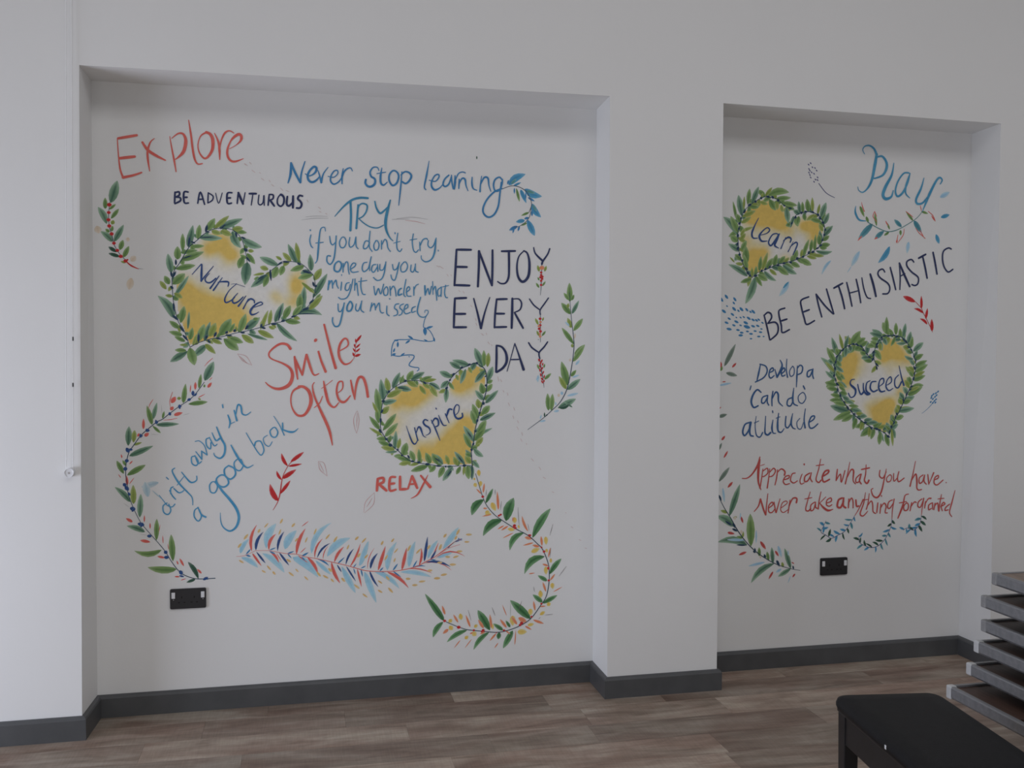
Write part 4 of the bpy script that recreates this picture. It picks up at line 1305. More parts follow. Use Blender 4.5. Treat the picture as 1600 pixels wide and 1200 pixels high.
S|indigo|2.8,4.0,5.6,8.0,9.5,6.4|1521,1259 1537,1274 1541,1300 1528,1307 1517,1283 1523,1255 1537,1244 1556,1252 1555,1269
T|leaf_heart|small leafy heart at the top left of the right alcove, the word Learn inside|painting|
F|3176,2170 3147,2245 3097,2278 3031,2290 2977,2263 2929,2222 2914,2152 2904,2082 2921,1983 2971,1914 3058,1966 3167,1998 3273,2042 3334,2089 3344,2145 3326,2200 3270,2224 3214,2212|3011,2215,68,1.15 3087,2217,47,1 3121,2178,42,0.9 2967,2248,36,0.9 2951,2198,31,0.6 2980,2014,47,1.15 2987,1964,37,1.2 3035,2035,26,0.6 2941,2088,31,0.5 3243,2167,32,0.9 3299,2174,37,1 3311,2129,32,0.8 3165,2140,37,0.5 3289,2098,32,0.4 3145,1998,26,0.5
L|oleaf|leaf|3173,2251,3130,2235,28.0,-0.02
L|leaf|leaf|3143,2258,3115,2304,21.9,0.05
L|leaf|leaf|3120,2277,3071,2263,22.5,-0.07
L|oleaf|leaf|3093,2290,3081,2325,20.3,0.04
L|leaf|leaf|3065,2300,3022,2274,22.3,-0.04
L|leaf|leaf|3034,2299,2992,2330,25.7,-0.07
L|oleaf|leaf|3006,2289,2983,2245,25.2,0.1
L|leaf|leaf|2980,2272,2943,2275,24.2,-0.06
L|leaf|leaf|2954,2257,2958,2204,21.8,-0.08
L|dleaf|leaf|2935,2234,2898,2224,27.0,-0.05
L|dleaf|leaf|2916,2212,2932,2180,22.0,0.05
L|dleaf|leaf|2912,2184,2866,2168,20.8,-0.07
L|leaf|leaf|2903,2157,2916,2125,28.4,0.04
L|leaf|leaf|2898,2130,2847,2103,24.1,-0.02
L|oleaf|leaf|2893,2102,2943,2078,19.7,-0.03
L|dleaf|leaf|2898,2074,2863,2044,18.1,0.03
L|oleaf|leaf|2898,2046,2943,2029,20.3,0.08
L|dleaf|leaf|2908,2019,2878,1989,26.2,-0.04
L|oleaf|leaf|2915,1992,2953,1968,19.6,-0.05
L|oleaf|leaf|2928,1967,2917,1925,23.5,0.02
L|dleaf|leaf|2940,1942,2984,1923,25.0,-0.08
L|oleaf|leaf|2961,1921,2950,1866,23.6,-0
L|leaf|leaf|2983,1918,2992,1966,20.1,-0.07
L|leaf|leaf|3009,1939,3041,1920,24.1,-0.09
L|leaf|leaf|3042,1949,3061,1981,23.9,0.04
L|dleaf|leaf|3073,1964,3124,1947,24.2,0.06
L|dleaf|leaf|3107,1975,3112,2009,21.4,-0.07
L|leaf|leaf|3139,1986,3192,1959,21.9,-0.03
L|leaf|leaf|3174,1992,3200,2026,26.0,0.01
L|leaf|leaf|3206,2006,3263,1986,27.3,0.02
L|leaf|leaf|3240,2016,3252,2069,18.1,-0.05
L|oleaf|leaf|3270,2034,3314,2028,27.8,-0.02
L|oleaf|leaf|3302,2050,3294,2093,22.0,-0.06
L|leaf|leaf|3326,2074,3368,2061,24.9,-0.07
L|dleaf|leaf|3343,2101,3328,2150,20.9,0.09
L|leaf|leaf|3351,2133,3391,2167,27.7,0.06
L|leaf|leaf|3353,2165,3319,2188,22.4,-0.09
L|leaf|leaf|3339,2193,3355,2246,20.2,-0
L|oleaf|leaf|3321,2222,3269,2195,20.8,-0.05
L|dleaf|leaf|3287,2231,3264,2272,28.1,-0.02
L|dleaf|leaf|3252,2234,3238,2198,18.6,-0.09
L|dleaf|leaf|3219,2224,3184,2240,24.5,-0.02
L|leaf|leaf|3191,2207,3210,2163,28.8,0.07
L|leaf|leaf|3180,2176,3145,2164,26.4,-0.03
P|vine
S|inky|1.6,3.6,2.1,3.6,2.6|3186,2246 3142,2259 3103,2288 3064,2299 3031,2300 2988,2279 2950,2253 2918,2217 2905,2161 2895,2126 2896,2082 2902,2032 2921,1978 2943,1938 2971,1909
S|inky|2.0,4.1,2.0,4.1,2.6|2971,1909 2998,1934 3058,1956 3107,1977 3179,1994 3234,2015 3289,2042 3328,2073 3350,2120 3355,2156 3343,2191 3320,2220 3275,2237 3231,2230 3198,2216 3181,2185 3173,2160
L|dleaf|leaf|2989,1914,2938,1784,40.1,0.05
L|dleaf|leaf|2965,2265,3000,2347,27.8,0
L|dleaf|leaf|2914,2203,2895,2303,33.7,0
L|dleaf|leaf|2895,2113,2819,2196,37.3,-0.08
L|dleaf|leaf|2904,2036,2846,2069,27.7,0
L|dleaf|leaf|2947,1916,2848,1970,29.0,-0.05
L|dleaf|leaf|3034,1942,3098,1897,24.3,-0.08
L|dleaf|leaf|3132,1974,3207,1932,30.6,-0.05
L|dleaf|leaf|3308,2048,3397,2047,22.3,-0.1
L|dleaf|leaf|3348,2118,3398,2173,24.8,0
L|dleaf|leaf|3331,2208,3360,2285,31.0,0
L|dleaf|leaf|3220,2225,3212,2285,22.1,0
L|dleaf|leaf|3147,2253,3159,2177,30.6,0
L|dleaf|leaf|3348,2179,3377,2235,27.3,0
L|dleaf|leaf|3187,2213,3169,2154,18.4,0
L|dleaf|leaf|3106,1973,3138,1950,18.3,0
L|leaf|leaf|3140,2265,3191,2244,24.4,0
L|leaf|leaf|3127,2274,3205,2265,26.9,0
L|leaf|leaf|3049,2305,3160,2327,36.4,0.12
L|leaf|leaf|2944,2259,2953,2336,24.1,0
L|leaf|leaf|2887,2187,2867,2272,15.6,0
L|leaf|leaf|2909,2170,2884,2214,27.7,0
L|leaf|leaf|2897,2123,2856,2201,33.1,0
L|leaf|leaf|2894,2080,2856,2108,33.1,0
L|leaf|leaf|2917,1991,2880,2019,25.3,0
L|leaf|leaf|2968,1904,2911,1885,21.8,0
L|leaf|leaf|2991,1916,3024,1869,21.9,0
L|leaf|leaf|3001,1925,3053,1898,30.4,0
L|leaf|leaf|3105,1963,3164,1927,30.6,0
L|leaf|leaf|3171,1989,3224,1967,25.8,0
L|leaf|leaf|3220,2006,3286,1978,30.8,0
L|leaf|leaf|3332,2073,3385,2081,26.1,0
L|leaf|leaf|3343,2098,3380,2123,22.4,0
L|leaf|leaf|3264,2236,3257,2298,28.4,0
L|leaf|leaf|3236,2231,3232,2284,19.7,0
L|leaf|leaf|3057,2288,3091,2237,33.4,0
L|leaf|leaf|2948,2253,3002,2249,25.3,0
L|leaf|leaf|2938,1969,2936,2061,36.3,0
L|leaf|leaf|2944,1940,2927,2020,25.4,0
L|leaf|leaf|3046,1953,3078,2006,28.0,0
L|leaf|leaf|3084,1969,3100,2025,28.1,0
L|leaf|leaf|3111,1981,3144,2017,24.5,0
L|leaf|leaf|3189,2002,3209,2049,28.3,0
L|leaf|leaf|3328,2077,3324,2130,28.5,0
L|leaf|leaf|3335,2190,3269,2205,24.8,0
L|leaf|leaf|3242,2224,3249,2192,22.2,0
L|leaf|leaf|3215,2213,3203,2167,25.8,0
L|leaf|leaf|3238,2022,3270,2102,22.2,0
L|leaf|leaf|3008,1942,3017,2014,21.9,0
L|leaf|leaf|3094,2293,3170,2301,24.4,0
L|leaf|leaf|2914,2040,2939,2087,25.3,0
L|leaf|leaf|3300,2049,3306,2128,16.1,0
L|leaf|leaf|3278,2039,3287,2103,19.8,0
L|oleaf|leaf|3035,2304,3071,2347,18.2,0
L|oleaf|leaf|3015,2294,3022,2318,13.3,0
L|oleaf|leaf|2923,2234,2926,2298,13.2,0
L|oleaf|leaf|2923,1972,2884,1976,18.1,0
L|oleaf|leaf|2879,1981,2854,2006,9.0,0
L|oleaf|leaf|3062,1952,3101,1924,19.5,0
L|oleaf|leaf|3287,2027,3353,2023,18.6,0
L|oleaf|leaf|3314,2223,3326,2277,16.1,0
L|oleaf|leaf|3287,2237,3285,2307,19.8,0
L|oleaf|leaf|3097,2279,3099,2239,21.9,0
L|oleaf|leaf|3119,2265,3127,2230,19.5,0
L|oleaf|leaf|3008,2275,3049,2265,19.4,0
L|oleaf|leaf|2916,2200,2985,2232,24.1,0
L|oleaf|leaf|2911,2170,2962,2201,21.7,0
L|oleaf|leaf|2908,2091,2934,2121,21.7,0
L|oleaf|leaf|2911,2131,2973,2153,16.9,0
L|oleaf|leaf|2971,1912,2970,1959,15.8,0
L|oleaf|leaf|3024,1947,3051,2033,21.9,0
L|oleaf|leaf|3133,1981,3166,2011,19.6,0
L|oleaf|leaf|3228,2014,3235,2054,16.0,0
L|oleaf|leaf|3345,2144,3324,2179,22.4,0
L|oleaf|leaf|3300,2226,3255,2194,18.6,0
L|oleaf|leaf|3260,2021,3313,2010,18.5,0
L|oleaf|leaf|2908,2110,2932,2145,18.1,0
L|oleaf|leaf|2965,2263,3002,2264,16.9,0
P|bud
L|inky|bud|3176,2249,3157,2249,10.8,0
L|inky|bud|3142,2259,3129,2265,8.5,0
L|inky|bud|3109,2283,3095,2289,14.7,0
L|inky|bud|3080,2294,3067,2305,12.4,0
L|inky|bud|3058,2299,3037,2303,11.7,0
L|inky|bud|3020,2295,3006,2291,13.1,0
L|inky|bud|2989,2279,2978,2271,13.8,0
L|inky|bud|2963,2261,2943,2254,12.8,0
L|inky|bud|2932,2232,2921,2216,11.1,0
L|inky|bud|2913,2196,2905,2186,9.1,0
L|inky|bud|2908,2174,2896,2162,12.2,0
L|inky|bud|2902,2150,2897,2134,10.5,0
L|inky|bud|2895,2118,2893,2098,12.5,0
L|inky|bud|2896,2078,2889,2058,12.5,0
L|inky|bud|2899,2057,2891,2037,13.9,0
L|inky|bud|2904,2026,2905,2011,13.5,0
L|inky|bud|2915,1996,2922,1985,13.6,0
L|inky|bud|2933,1957,2950,1946,10.9,0
L|inky|bud|2943,1938,2957,1924,13.8,0
L|inky|bud|2956,1924,2964,1914,12.9,0
L|inky|bud|2978,1916,3000,1923,11.5,0
L|inky|bud|3015,1940,3027,1948,12.2,0
L|inky|bud|3034,1947,3047,1958,12.2,0
L|inky|bud|3056,1955,3069,1971,10.4,0
L|inky|bud|3097,1973,3115,1972,11.3,0
L|inky|bud|3129,1982,3149,1984,12.0,0
L|inky|bud|3165,1990,3183,1986,11.2,0
L|inky|bud|3202,2003,3215,2013,14.7,0
L|inky|bud|3233,2015,3247,2019,11.2,0
L|inky|bud|3265,2030,3275,2046,12.6,0
L|inky|bud|3284,2039,3302,2045,12.9,0
L|inky|bud|3307,2056,3326,2065,8.7,0
L|inky|bud|3323,2069,3343,2080,10.2,0
L|inky|bud|3338,2095,3347,2108,10.9,0
L|inky|bud|3350,2119,3354,2136,10.5,0
L|inky|bud|3354,2146,3360,2158,12.2,0
L|inky|bud|3347,2181,3339,2193,13.7,0
L|inky|bud|3335,2202,3320,2211,13.0,0
L|inky|bud|3322,2218,3310,2229,13.9,0
L|inky|bud|3294,2230,3283,2240,10.7,0
L|inky|bud|3258,2234,3241,2239,9.9,0
L|inky|bud|3235,2231,3219,2229,13.6,0
L|inky|bud|3197,2214,3195,2199,13.6,0
L|inky|bud|3181,2183,3171,2171,9.3,0
P|letter
S|indigo|3.1,5.3,9.6,8.8,4.4|3001,2197 2981,2159 2967,2123 2973,2101 2996,2100
P|letter
S|indigo|3.1,4.4,7.0,5.3,7.0,11.4,8.8,3.5|3012,2115 3045,2125 3060,2141 3047,2152 3023,2135 3006,2110 3018,2087 3048,2088
P|letter
S|indigo|5.3,7.1,8.8,5.3|3102,2123 3075,2119 3055,2084 3067,2066 3089,2092 3105,2123
S|indigo|5.3,12.4,10.6,3.5|3112,2125 3094,2087 3088,2067 3109,2055
P|letter
S|indigo|3.5,6.2|3145,2108 3120,2053
S|indigo|4.4,9.8,6.2|3133,2091 3158,2109 3174,2102 3169,2085
P|letter
S|indigo|2.7,5.3|3186,2089 3159,2039
S|indigo|4.0,7.1,8.0,4.4|3169,2062 3197,2085 3208,2079 3200,2055 3185,2025
T|leaf_heart|upright leafy heart low in the right alcove, the word Succeed inside|painting|
F|3631,1495 3584,1552 3520,1583 3458,1547 3430,1495 3425,1434 3449,1351 3514,1268 3590,1210 3684,1156 3731,1156 3765,1223 3822,1338 3855,1422 3860,1496 3835,1564 3781,1610 3722,1626 3676,1599 3648,1547|3504,1506,60,1.2 3471,1454,44,1.1 3483,1408,33,0.7 3723,1574,55,1.1 3771,1537,44,0.8 3830,1511,33,0.6 3689,1527,33,0.6 3728,1292,33,1 3705,1261,44,0.9 3659,1261,50,0.7 3820,1401,28,0.5 3683,1203,44,1 3786,1349,28,0.7 3612,1277,28,0.3 3725,1454,33,0.25
L|oleaf|leaf|3617,1525,3568,1523,23.4,0.1
L|dleaf|leaf|3595,1541,3602,1604,27.4,-0.01
L|leaf|leaf|3581,1564,3521,1571,27.8,-0.03
L|leaf|leaf|3559,1577,3534,1641,31.3,-0.09
L|oleaf|leaf|3533,1590,3501,1557,24.6,-0.04
L|oleaf|leaf|3505,1587,3472,1630,30.0,-0.09
L|leaf|leaf|3481,1579,3457,1522,31.9,0.1
L|leaf|leaf|3461,1561,3391,1564,22.2,0.1
L|dleaf|leaf|3443,1543,3442,1494,32.1,0.08
L|dleaf|leaf|3433,1520,3366,1492,31.8,0.01
L|dleaf|leaf|3420,1497,3439,1459,26.3,0
L|dleaf|leaf|3420,1473,3388,1429,30.8,0.06
L|leaf|leaf|3417,1447,3477,1417,26.7,0.06
L|leaf|leaf|3425,1423,3374,1378,24.2,0.01
L|dleaf|leaf|3427,1398,3489,1377,27.2,0.07
L|dleaf|leaf|3439,1375,3411,1336,22.7,0.1
L|dleaf|leaf|3447,1350,3486,1336,32.9,0.01
L|dleaf|leaf|3459,1328,3435,1268,30.2,0.01
L|oleaf|leaf|3471,1305,3536,1308,21.4,-0.01
L|oleaf|leaf|3489,1287,3492,1220,29.0,0.05
L|leaf|leaf|3505,1264,3561,1266,27.7,0.02
L|dleaf|leaf|3527,1248,3526,1195,20.2,0.06
L|dleaf|leaf|3545,1227,3593,1236,25.4,0.07
L|leaf|leaf|3569,1214,3583,1164,27.5,-0.02
L|leaf|leaf|3590,1197,3652,1206,20.2,-0.07
L|dleaf|leaf|3616,1186,3637,1123,23.6,-0.02
L|leaf|leaf|3640,1171,3687,1199,20.6,-0.04
L|dleaf|leaf|3667,1164,3700,1103,21.2,-0
L|oleaf|leaf|3693,1150,3740,1178,25.0,0.08
L|leaf|leaf|3715,1135,3714,1092,23.6,0.05
L|dleaf|leaf|3731,1140,3711,1200,31.9,-0.03
L|dleaf|leaf|3739,1167,3778,1189,31.6,0.09
L|dleaf|leaf|3751,1192,3736,1239,26.3,-0.05
L|leaf|leaf|3760,1218,3809,1230,27.0,-0
L|dleaf|leaf|3776,1241,3768,1282,33.2,0.02
L|oleaf|leaf|3786,1267,3853,1273,22.3,0
L|leaf|leaf|3802,1290,3787,1340,24.8,0.06
L|dleaf|leaf|3811,1316,3869,1330,28.5,-0.06
L|dleaf|leaf|3827,1340,3802,1378,26.6,-0.07
L|oleaf|leaf|3836,1366,3881,1386,29.0,-0.06
L|leaf|leaf|3851,1390,3824,1426,27.9,0.05
L|oleaf|leaf|3857,1416,3914,1453,31.6,-0.01
L|oleaf|leaf|3869,1443,3814,1481,27.6,0.07
L|dleaf|leaf|3867,1470,3929,1495,27.6,0.03
L|oleaf|leaf|3872,1498,3831,1513,21.0,0.02
L|dleaf|leaf|3861,1524,3881,1561,21.0,0
L|dleaf|leaf|3855,1551,3811,1565,27.2,0.03
L|leaf|leaf|3837,1573,3850,1617,22.9,-0.07
L|oleaf|leaf|3823,1598,3780,1614,24.7,-0.06
L|leaf|leaf|3799,1616,3805,1664,30.5,0.09
L|oleaf|leaf|3776,1633,3738,1613,23.4,-0.03
L|leaf|leaf|3745,1633,3707,1672,22.5,-0.02
L|leaf|leaf|3714,1636,3685,1606,24.6,-0.06
L|dleaf|leaf|3686,1630,3623,1665,29.3,0.01
L|dleaf|leaf|3664,1612,3681,1560,23.7,0.03
L|leaf|leaf|3652,1587,3592,1578,26.6,-0.06
L|leaf|leaf|3638,1563,3676,1514,32.1,0.02
L|leaf|leaf|3638,1536,3599,1512,31.4,-0.07
L|oleaf|leaf|3640,1509,3678,1493,21.7,-0.03
L|oleaf|leaf|3651,1484,3623,1449,20.9,0.01
P|vine
S|inky|2.2,4.3,2.2,4.3,2.7|3625,1516 3596,1542 3572,1573 3537,1588 3503,1588 3463,1567 3435,1531 3419,1490 3419,1439 3432,1387 3461,1320 3502,1268 3555,1221 3625,1178 3696,1151 3725,1124
S|inky|2.7,4.4,2.2,4.4,2.7|3725,1129 3753,1202 3788,1265 3822,1333 3850,1391 3867,1443 3872,1496 3853,1553 3816,1605 3781,1631 3722,1636 3681,1631 3653,1594 3636,1553 3636,1521 3655,1469
L|dleaf|leaf|3422,1435,3343,1525,27.7,-0.08
L|dleaf|leaf|3436,1533,3401,1624,28.9,0
L|dleaf|leaf|3473,1570,3493,1636,21.4,0
L|dleaf|leaf|3690,1630,3610,1648,32.0,0
L|dleaf|leaf|3798,1623,3811,1698,23.2,0
L|dleaf|leaf|3828,1593,3841,1657,29.7,0
L|dleaf|leaf|3856,1557,3913,1602,31.1,0
L|dleaf|leaf|3501,1256,3399,1286,38.0,0
L|dleaf|leaf|3741,1173,3763,1119,27.1,0
L|dleaf|leaf|3772,1254,3868,1270,28.4,0
L|dleaf|leaf|3422,1416,3369,1458,20.1,0
L|dleaf|leaf|3436,1541,3418,1423,15.1,0
L|dleaf|leaf|3461,1563,3507,1551,25.2,0
L|dleaf|leaf|3412,1483,3437,1530,16.3,0
L|dleaf|leaf|3615,1180,3568,1132,25.6,0
L|leaf|leaf|3426,1492,3375,1575,28.9,0
L|leaf|leaf|3441,1535,3424,1573,22.7,0
L|leaf|leaf|3506,1591,3559,1657,37.9,0
L|leaf|leaf|3535,1592,3587,1623,26.6,0
L|leaf|leaf|3559,1582,3599,1607,25.4,0
L|leaf|leaf|3434,1387,3368,1402,29.0,0
L|leaf|leaf|3440,1366,3378,1375,24.0,0
L|leaf|leaf|3458,1330,3399,1343,22.7,0
L|leaf|leaf|3458,1315,3394,1314,22.7,0
L|leaf|leaf|3488,1288,3414,1306,26.6,0
L|leaf|leaf|3512,1254,3416,1215,31.7,0
L|leaf|leaf|3522,1238,3462,1208,29.2,0
L|leaf|leaf|3544,1223,3525,1167,26.7,0
L|leaf|leaf|3592,1195,3538,1177,25.5,0
L|leaf|leaf|3634,1174,3568,1132,32.0,0
L|leaf|leaf|3644,1169,3626,1116,26.9,0
L|leaf|leaf|3678,1154,3673,1088,27.0,0
L|leaf|leaf|3707,1143,3728,1079,27.0,0
L|leaf|leaf|3717,1639,3681,1701,38.4,0
L|leaf|leaf|3704,1643,3703,1729,26.9,0
L|leaf|leaf|3757,1639,3756,1700,24.4,0
L|leaf|leaf|3863,1516,3914,1543,27.2,0
L|leaf|leaf|3869,1484,3937,1511,24.6,0
L|leaf|leaf|3870,1452,3941,1491,27.3,0
L|leaf|leaf|3859,1411,3928,1435,27.2,0
L|leaf|leaf|3854,1380,3918,1386,27.2,0
L|leaf|leaf|3830,1337,3912,1377,32.4,0
L|leaf|leaf|3803,1296,3851,1315,27.2,0
L|leaf|leaf|3763,1217,3805,1235,24.5,0
L|leaf|leaf|3753,1203,3774,1196,20.7,0
L|leaf|leaf|3654,1588,3615,1607,24.3,0
L|leaf|leaf|3660,1615,3618,1620,25.5,0
L|leaf|leaf|3781,1630,3780,1672,20.6,0
L|leaf|leaf|3840,1572,3852,1632,23.3,0
L|oleaf|leaf|3464,1564,3442,1642,18.9,0
L|oleaf|leaf|3421,1452,3368,1505,18.9,0
L|oleaf|leaf|3579,1201,3566,1160,21.7,0
L|oleaf|leaf|3620,1180,3614,1127,21.7,0
L|oleaf|leaf|3742,1169,3750,1079,16.8,0
L|oleaf|leaf|3865,1432,3925,1456,22.1,0
L|oleaf|leaf|3843,1358,3897,1382,20.7,0
L|leaf|leaf|3432,1509,3457,1482,22.4,-0.06
L|dleaf|leaf|3429,1483,3469,1453,22.7,-0.05
L|oleaf|leaf|3430,1457,3452,1432,17.8,0.06
L|leaf|leaf|3432,1431,3461,1406,21.9,0.1
L|oleaf|leaf|3437,1405,3478,1375,17.4,-0.03
L|leaf|leaf|3445,1380,3482,1355,17.3,0.05
L|leaf|leaf|3456,1354,3491,1343,22.2,0.01
L|dleaf|leaf|3467,1330,3505,1312,24.6,-0.01
L|dleaf|leaf|3482,1308,3532,1290,19.5,0.09
L|leaf|leaf|3500,1286,3555,1282,18.5,-0
L|dleaf|leaf|3520,1266,3573,1257,27.3,-0.02
L|oleaf|leaf|3541,1247,3584,1244,20.8,-0
L|dleaf|leaf|3562,1228,3603,1231,25.4,0.1
L|dleaf|leaf|3586,1212,3632,1218,23.8,-0.04
L|dleaf|leaf|3611,1197,3669,1195,24.5,0.07
L|leaf|leaf|3637,1182,3675,1198,20.1,-0.07
L|oleaf|leaf|3664,1172,3719,1181,21.7,0.04
L|dleaf|leaf|3692,1160,3736,1182,22.1,0.1
L|leaf|leaf|3625,1505,3577,1515,22.9,-0.01
L|dleaf|leaf|3608,1524,3565,1522,24.8,-0.08
L|leaf|leaf|3592,1543,3558,1554,26.3,0.04
L|leaf|leaf|3577,1564,3529,1564,22.4,-0.1
L|leaf|leaf|3554,1577,3522,1565,25.3,0.02
L|leaf|leaf|3529,1585,3504,1548,23.6,0.02
L|dleaf|leaf|3501,1584,3506,1553,25.8,0.07
L|dleaf|leaf|3480,1571,3476,1527,24.9,0.03
L|leaf|leaf|3738,1152,3700,1187,17.6,-0.04
L|oleaf|leaf|3749,1180,3730,1214,19.7,-0.01
L|leaf|leaf|3761,1208,3743,1239,18.7,0.1
L|oleaf|leaf|3774,1235,3763,1274,26.0,-0.03
L|oleaf|leaf|3788,1262,3766,1287,21.8,-0.07
L|oleaf|leaf|3799,1290,3775,1317,26.3,-0.03
L|dleaf|leaf|3811,1318,3783,1351,24.1,0.06
L|dleaf|leaf|3823,1345,3805,1375,25.4,-0.07
L|oleaf|leaf|3837,1372,3811,1412,27.0,-0.06
L|leaf|leaf|3848,1400,3834,1430,24.1,0.09
L|leaf|leaf|3858,1429,3833,1457,21.8,-0.04
L|oleaf|leaf|3863,1459,3828,1478,20.1,-0.07
L|dleaf|leaf|3864,1488,3834,1521,20.3,0.01
L|dleaf|leaf|3858,1518,3807,1535,19.4,0.1
L|leaf|leaf|3848,1547,3817,1561,19.4,-0.05
L|oleaf|leaf|3831,1573,3798,1581,28.5,0.01
L|dleaf|leaf|3814,1599,3759,1598,17.6,0.06
L|dleaf|leaf|3785,1615,3742,1612,22.8,-0.06
L|leaf|leaf|3754,1626,3730,1583,18.4,0.01
L|oleaf|leaf|3720,1627,3703,1588,26.7,-0.05
L|dleaf|leaf|3686,1621,3707,1588,26.0,0.03
L|oleaf|leaf|3668,1597,3673,1560,25.2,-0.02
L|leaf|leaf|3829,1576,3836,1603,16.6,0.07
L|dleaf|leaf|3807,1602,3801,1633,14.8,0.01
L|leaf|leaf|3775,1619,3769,1642,19.4,0.06
L|leaf|leaf|3742,1628,3719,1653,19.7,0
L|leaf|leaf|3706,1628,3675,1639,20.2,-0.03
L|dleaf|leaf|3675,1613,3646,1604,15.1,-0.02
L|leaf|leaf|3659,1584,3635,1575,19.6,-0.08
L|dleaf|leaf|3648,1553,3618,1539,18.5,-0
L|inky|bud|3617,1524,3601,1532,10.2,0
L|inky|bud|3603,1536,3588,1549,6.9,0
L|inky|bud|3584,1557,3564,1565,7.0,0
L|inky|bud|3573,1572,3556,1590,7.2,0
L|inky|bud|3552,1582,3529,1596,9.7,0
L|inky|bud|3527,1588,3512,1596,11.2,0
L|inky|bud|3502,1588,3492,1575,8.2,0
L|inky|bud|3469,1571,3455,1554,10.0,0
L|inky|bud|3452,1553,3442,1541,6.8,0
L|inky|bud|3439,1537,3423,1524,8.2,0
L|inky|bud|3427,1510,3421,1493,10.8,0
L|inky|bud|3419,1480,3426,1460,9.3,0
L|inky|bud|3419,1444,3414,1427,11.8,0
L|inky|bud|3422,1426,3430,1404,7.3,0
L|inky|bud|3429,1400,3445,1384,10.7,0
L|inky|bud|3438,1373,3437,1355,10.3,0
L|inky|bud|3450,1345,3456,1326,11.1,0
L|inky|bud|3468,1311,3483,1294,6.9,0
L|inky|bud|3489,1285,3501,1262,11.0,0
L|inky|bud|3503,1267,3523,1253,6.7,0
L|inky|bud|3524,1248,3541,1242,6.9,0
L|inky|bud|3551,1224,3569,1218,8.7,0
L|inky|bud|3584,1203,3606,1201,9.6,0
L|inky|bud|3618,1182,3634,1162,8.2,0
L|inky|bud|3644,1171,3671,1165,11.9,0
L|inky|bud|3663,1163,3683,1163,7.9,0
L|inky|bud|3692,1152,3709,1144,6.7,0
L|inky|bud|3713,1135,3733,1123,12.0,0
L|inky|bud|3729,1139,3729,1165,7.4,0
L|inky|bud|3741,1170,3737,1187,12.2,0
L|inky|bud|3748,1189,3759,1206,9.2,0
L|inky|bud|3760,1214,3762,1238,7.2,0
L|inky|bud|3770,1233,3767,1251,9.0,0
L|inky|bud|3788,1266,3793,1281,8.1,0
L|inky|bud|3806,1301,3803,1323,8.8,0
L|inky|bud|3820,1330,3826,1352,9.5,0
L|inky|bud|3834,1358,3853,1371,7.5,0
L|inky|bud|3842,1374,3860,1385,7.8,0
L|inky|bud|3856,1409,3865,1431,11.6,0
L|inky|bud|3863,1431,3866,1455,7.5,0
L|inky|bud|3869,1464,3859,1485,10.6,0
L|inky|bud|3870,1502,3873,1522,7.8,0
L|inky|bud|3864,1520,3858,1540,7.1,0
L|inky|bud|3851,1556,3838,1575,7.9,0
L|inky|bud|3838,1574,3819,1582,8.2,0
L|inky|bud|3823,1596,3805,1615,11.6,0
L|inky|bud|3809,1611,3793,1620,10.4,0
L|inky|bud|3773,1632,3748,1626,8.3,0
L|inky|bud|3755,1633,3736,1641,7.6,0
L|inky|bud|3726,1636,3705,1631,9.1,0
L|inky|bud|3698,1633,3678,1632,7.1,0
L|inky|bud|3680,1629,3677,1609,8.6,0
L|inky|bud|3658,1601,3643,1582,12.0,0
L|inky|bud|3649,1586,3654,1570,8.7,0
L|inky|bud|3638,1559,3626,1544,11.9,0
L|inky|bud|3636,1543,3629,1528,11.4,0
L|inky|bud|3636,1527,3623,1507,12.0,0
L|inky|bud|3644,1499,3663,1479,9.0,0
L|inky|bud|3650,1482,3654,1462,9.2,0
P|letter
S|indigo|3.7,7.3,11.9,10.1,5.5,6.4|3530,1417 3511,1413 3507,1392 3535,1366 3531,1337 3510,1327 3496,1348
P|letter
S|indigo|5.5,10.1|3547,1392 3555,1361 3567,1342 3584,1358
S|indigo|5.5,12.0|3578,1397 3581,1361 3599,1342 3614,1345
P|letter
S|indigo|4.6,8.3,11.1|3616,1410 3597,1398 3594,1363 3611,1345
P|letter
S|indigo|5.6,9.3,7.4|3649,1406 3624,1402 3617,1373 3634,1355 3657,1363
P|letter
S|indigo|3.7,7.4,6.5,10.2,6.5|3668,1381 3691,1399 3689,1421 3670,1412 3664,1376 3677,1355 3699,1358
P|letter
S|indigo|3.7,6.5,5.6,8.4,3.7|3708,1386 3735,1404 3730,1429 3711,1412 3705,1381 3721,1360 3745,1371
P|letter
S|indigo|5.6,8.4|3775,1438 3755,1417 3756,1383 3774,1374 3792,1404
S|indigo|3.3,6.5,10.3|3777,1485 3790,1433 3806,1386
T|painted_word|large light blue word Play with curling letters, top right of the right alcove|lettering|
P|letter
S|sky2|3.2,6.4,10.2,13.6|3566,2530 3555,2550 3566,2568 3592,2573 3618,2558 3633,2528
S|sky2|13.7,17.1,14.8,12.6,6.4,3.2|3633,2533 3622,2471 3609,2409 3589,2368 3561,2343 3538,2350 3531,2368
S|sky2|7.5,12.6,14.9,10.3,6.4|3633,2518 3662,2524 3685,2500 3689,2469 3669,2432 3629,2415 3614,2414
P|letter
S|sky2|4.3,12.7,17.3,16.1,5.4|3729,2494 3718,2435 3686,2377 3671,2335 3686,2315 3717,2326 3728,2358
P|letter
S|sky2|7.6,9.3,11.6,6.5|3814,2449 3785,2445 3754,2405 3740,2358 3752,2330 3781,2349 3809,2402 3820,2447
S|sky2|6.5,11.6,4.3|3815,2434 3798,2381 3799,2345 3822,2324
P|letter
S|sky2|4.3,12.8,11.6,7.6|3900,2427 3884,2374 3858,2321 3864,2298 3894,2302 3923,2334
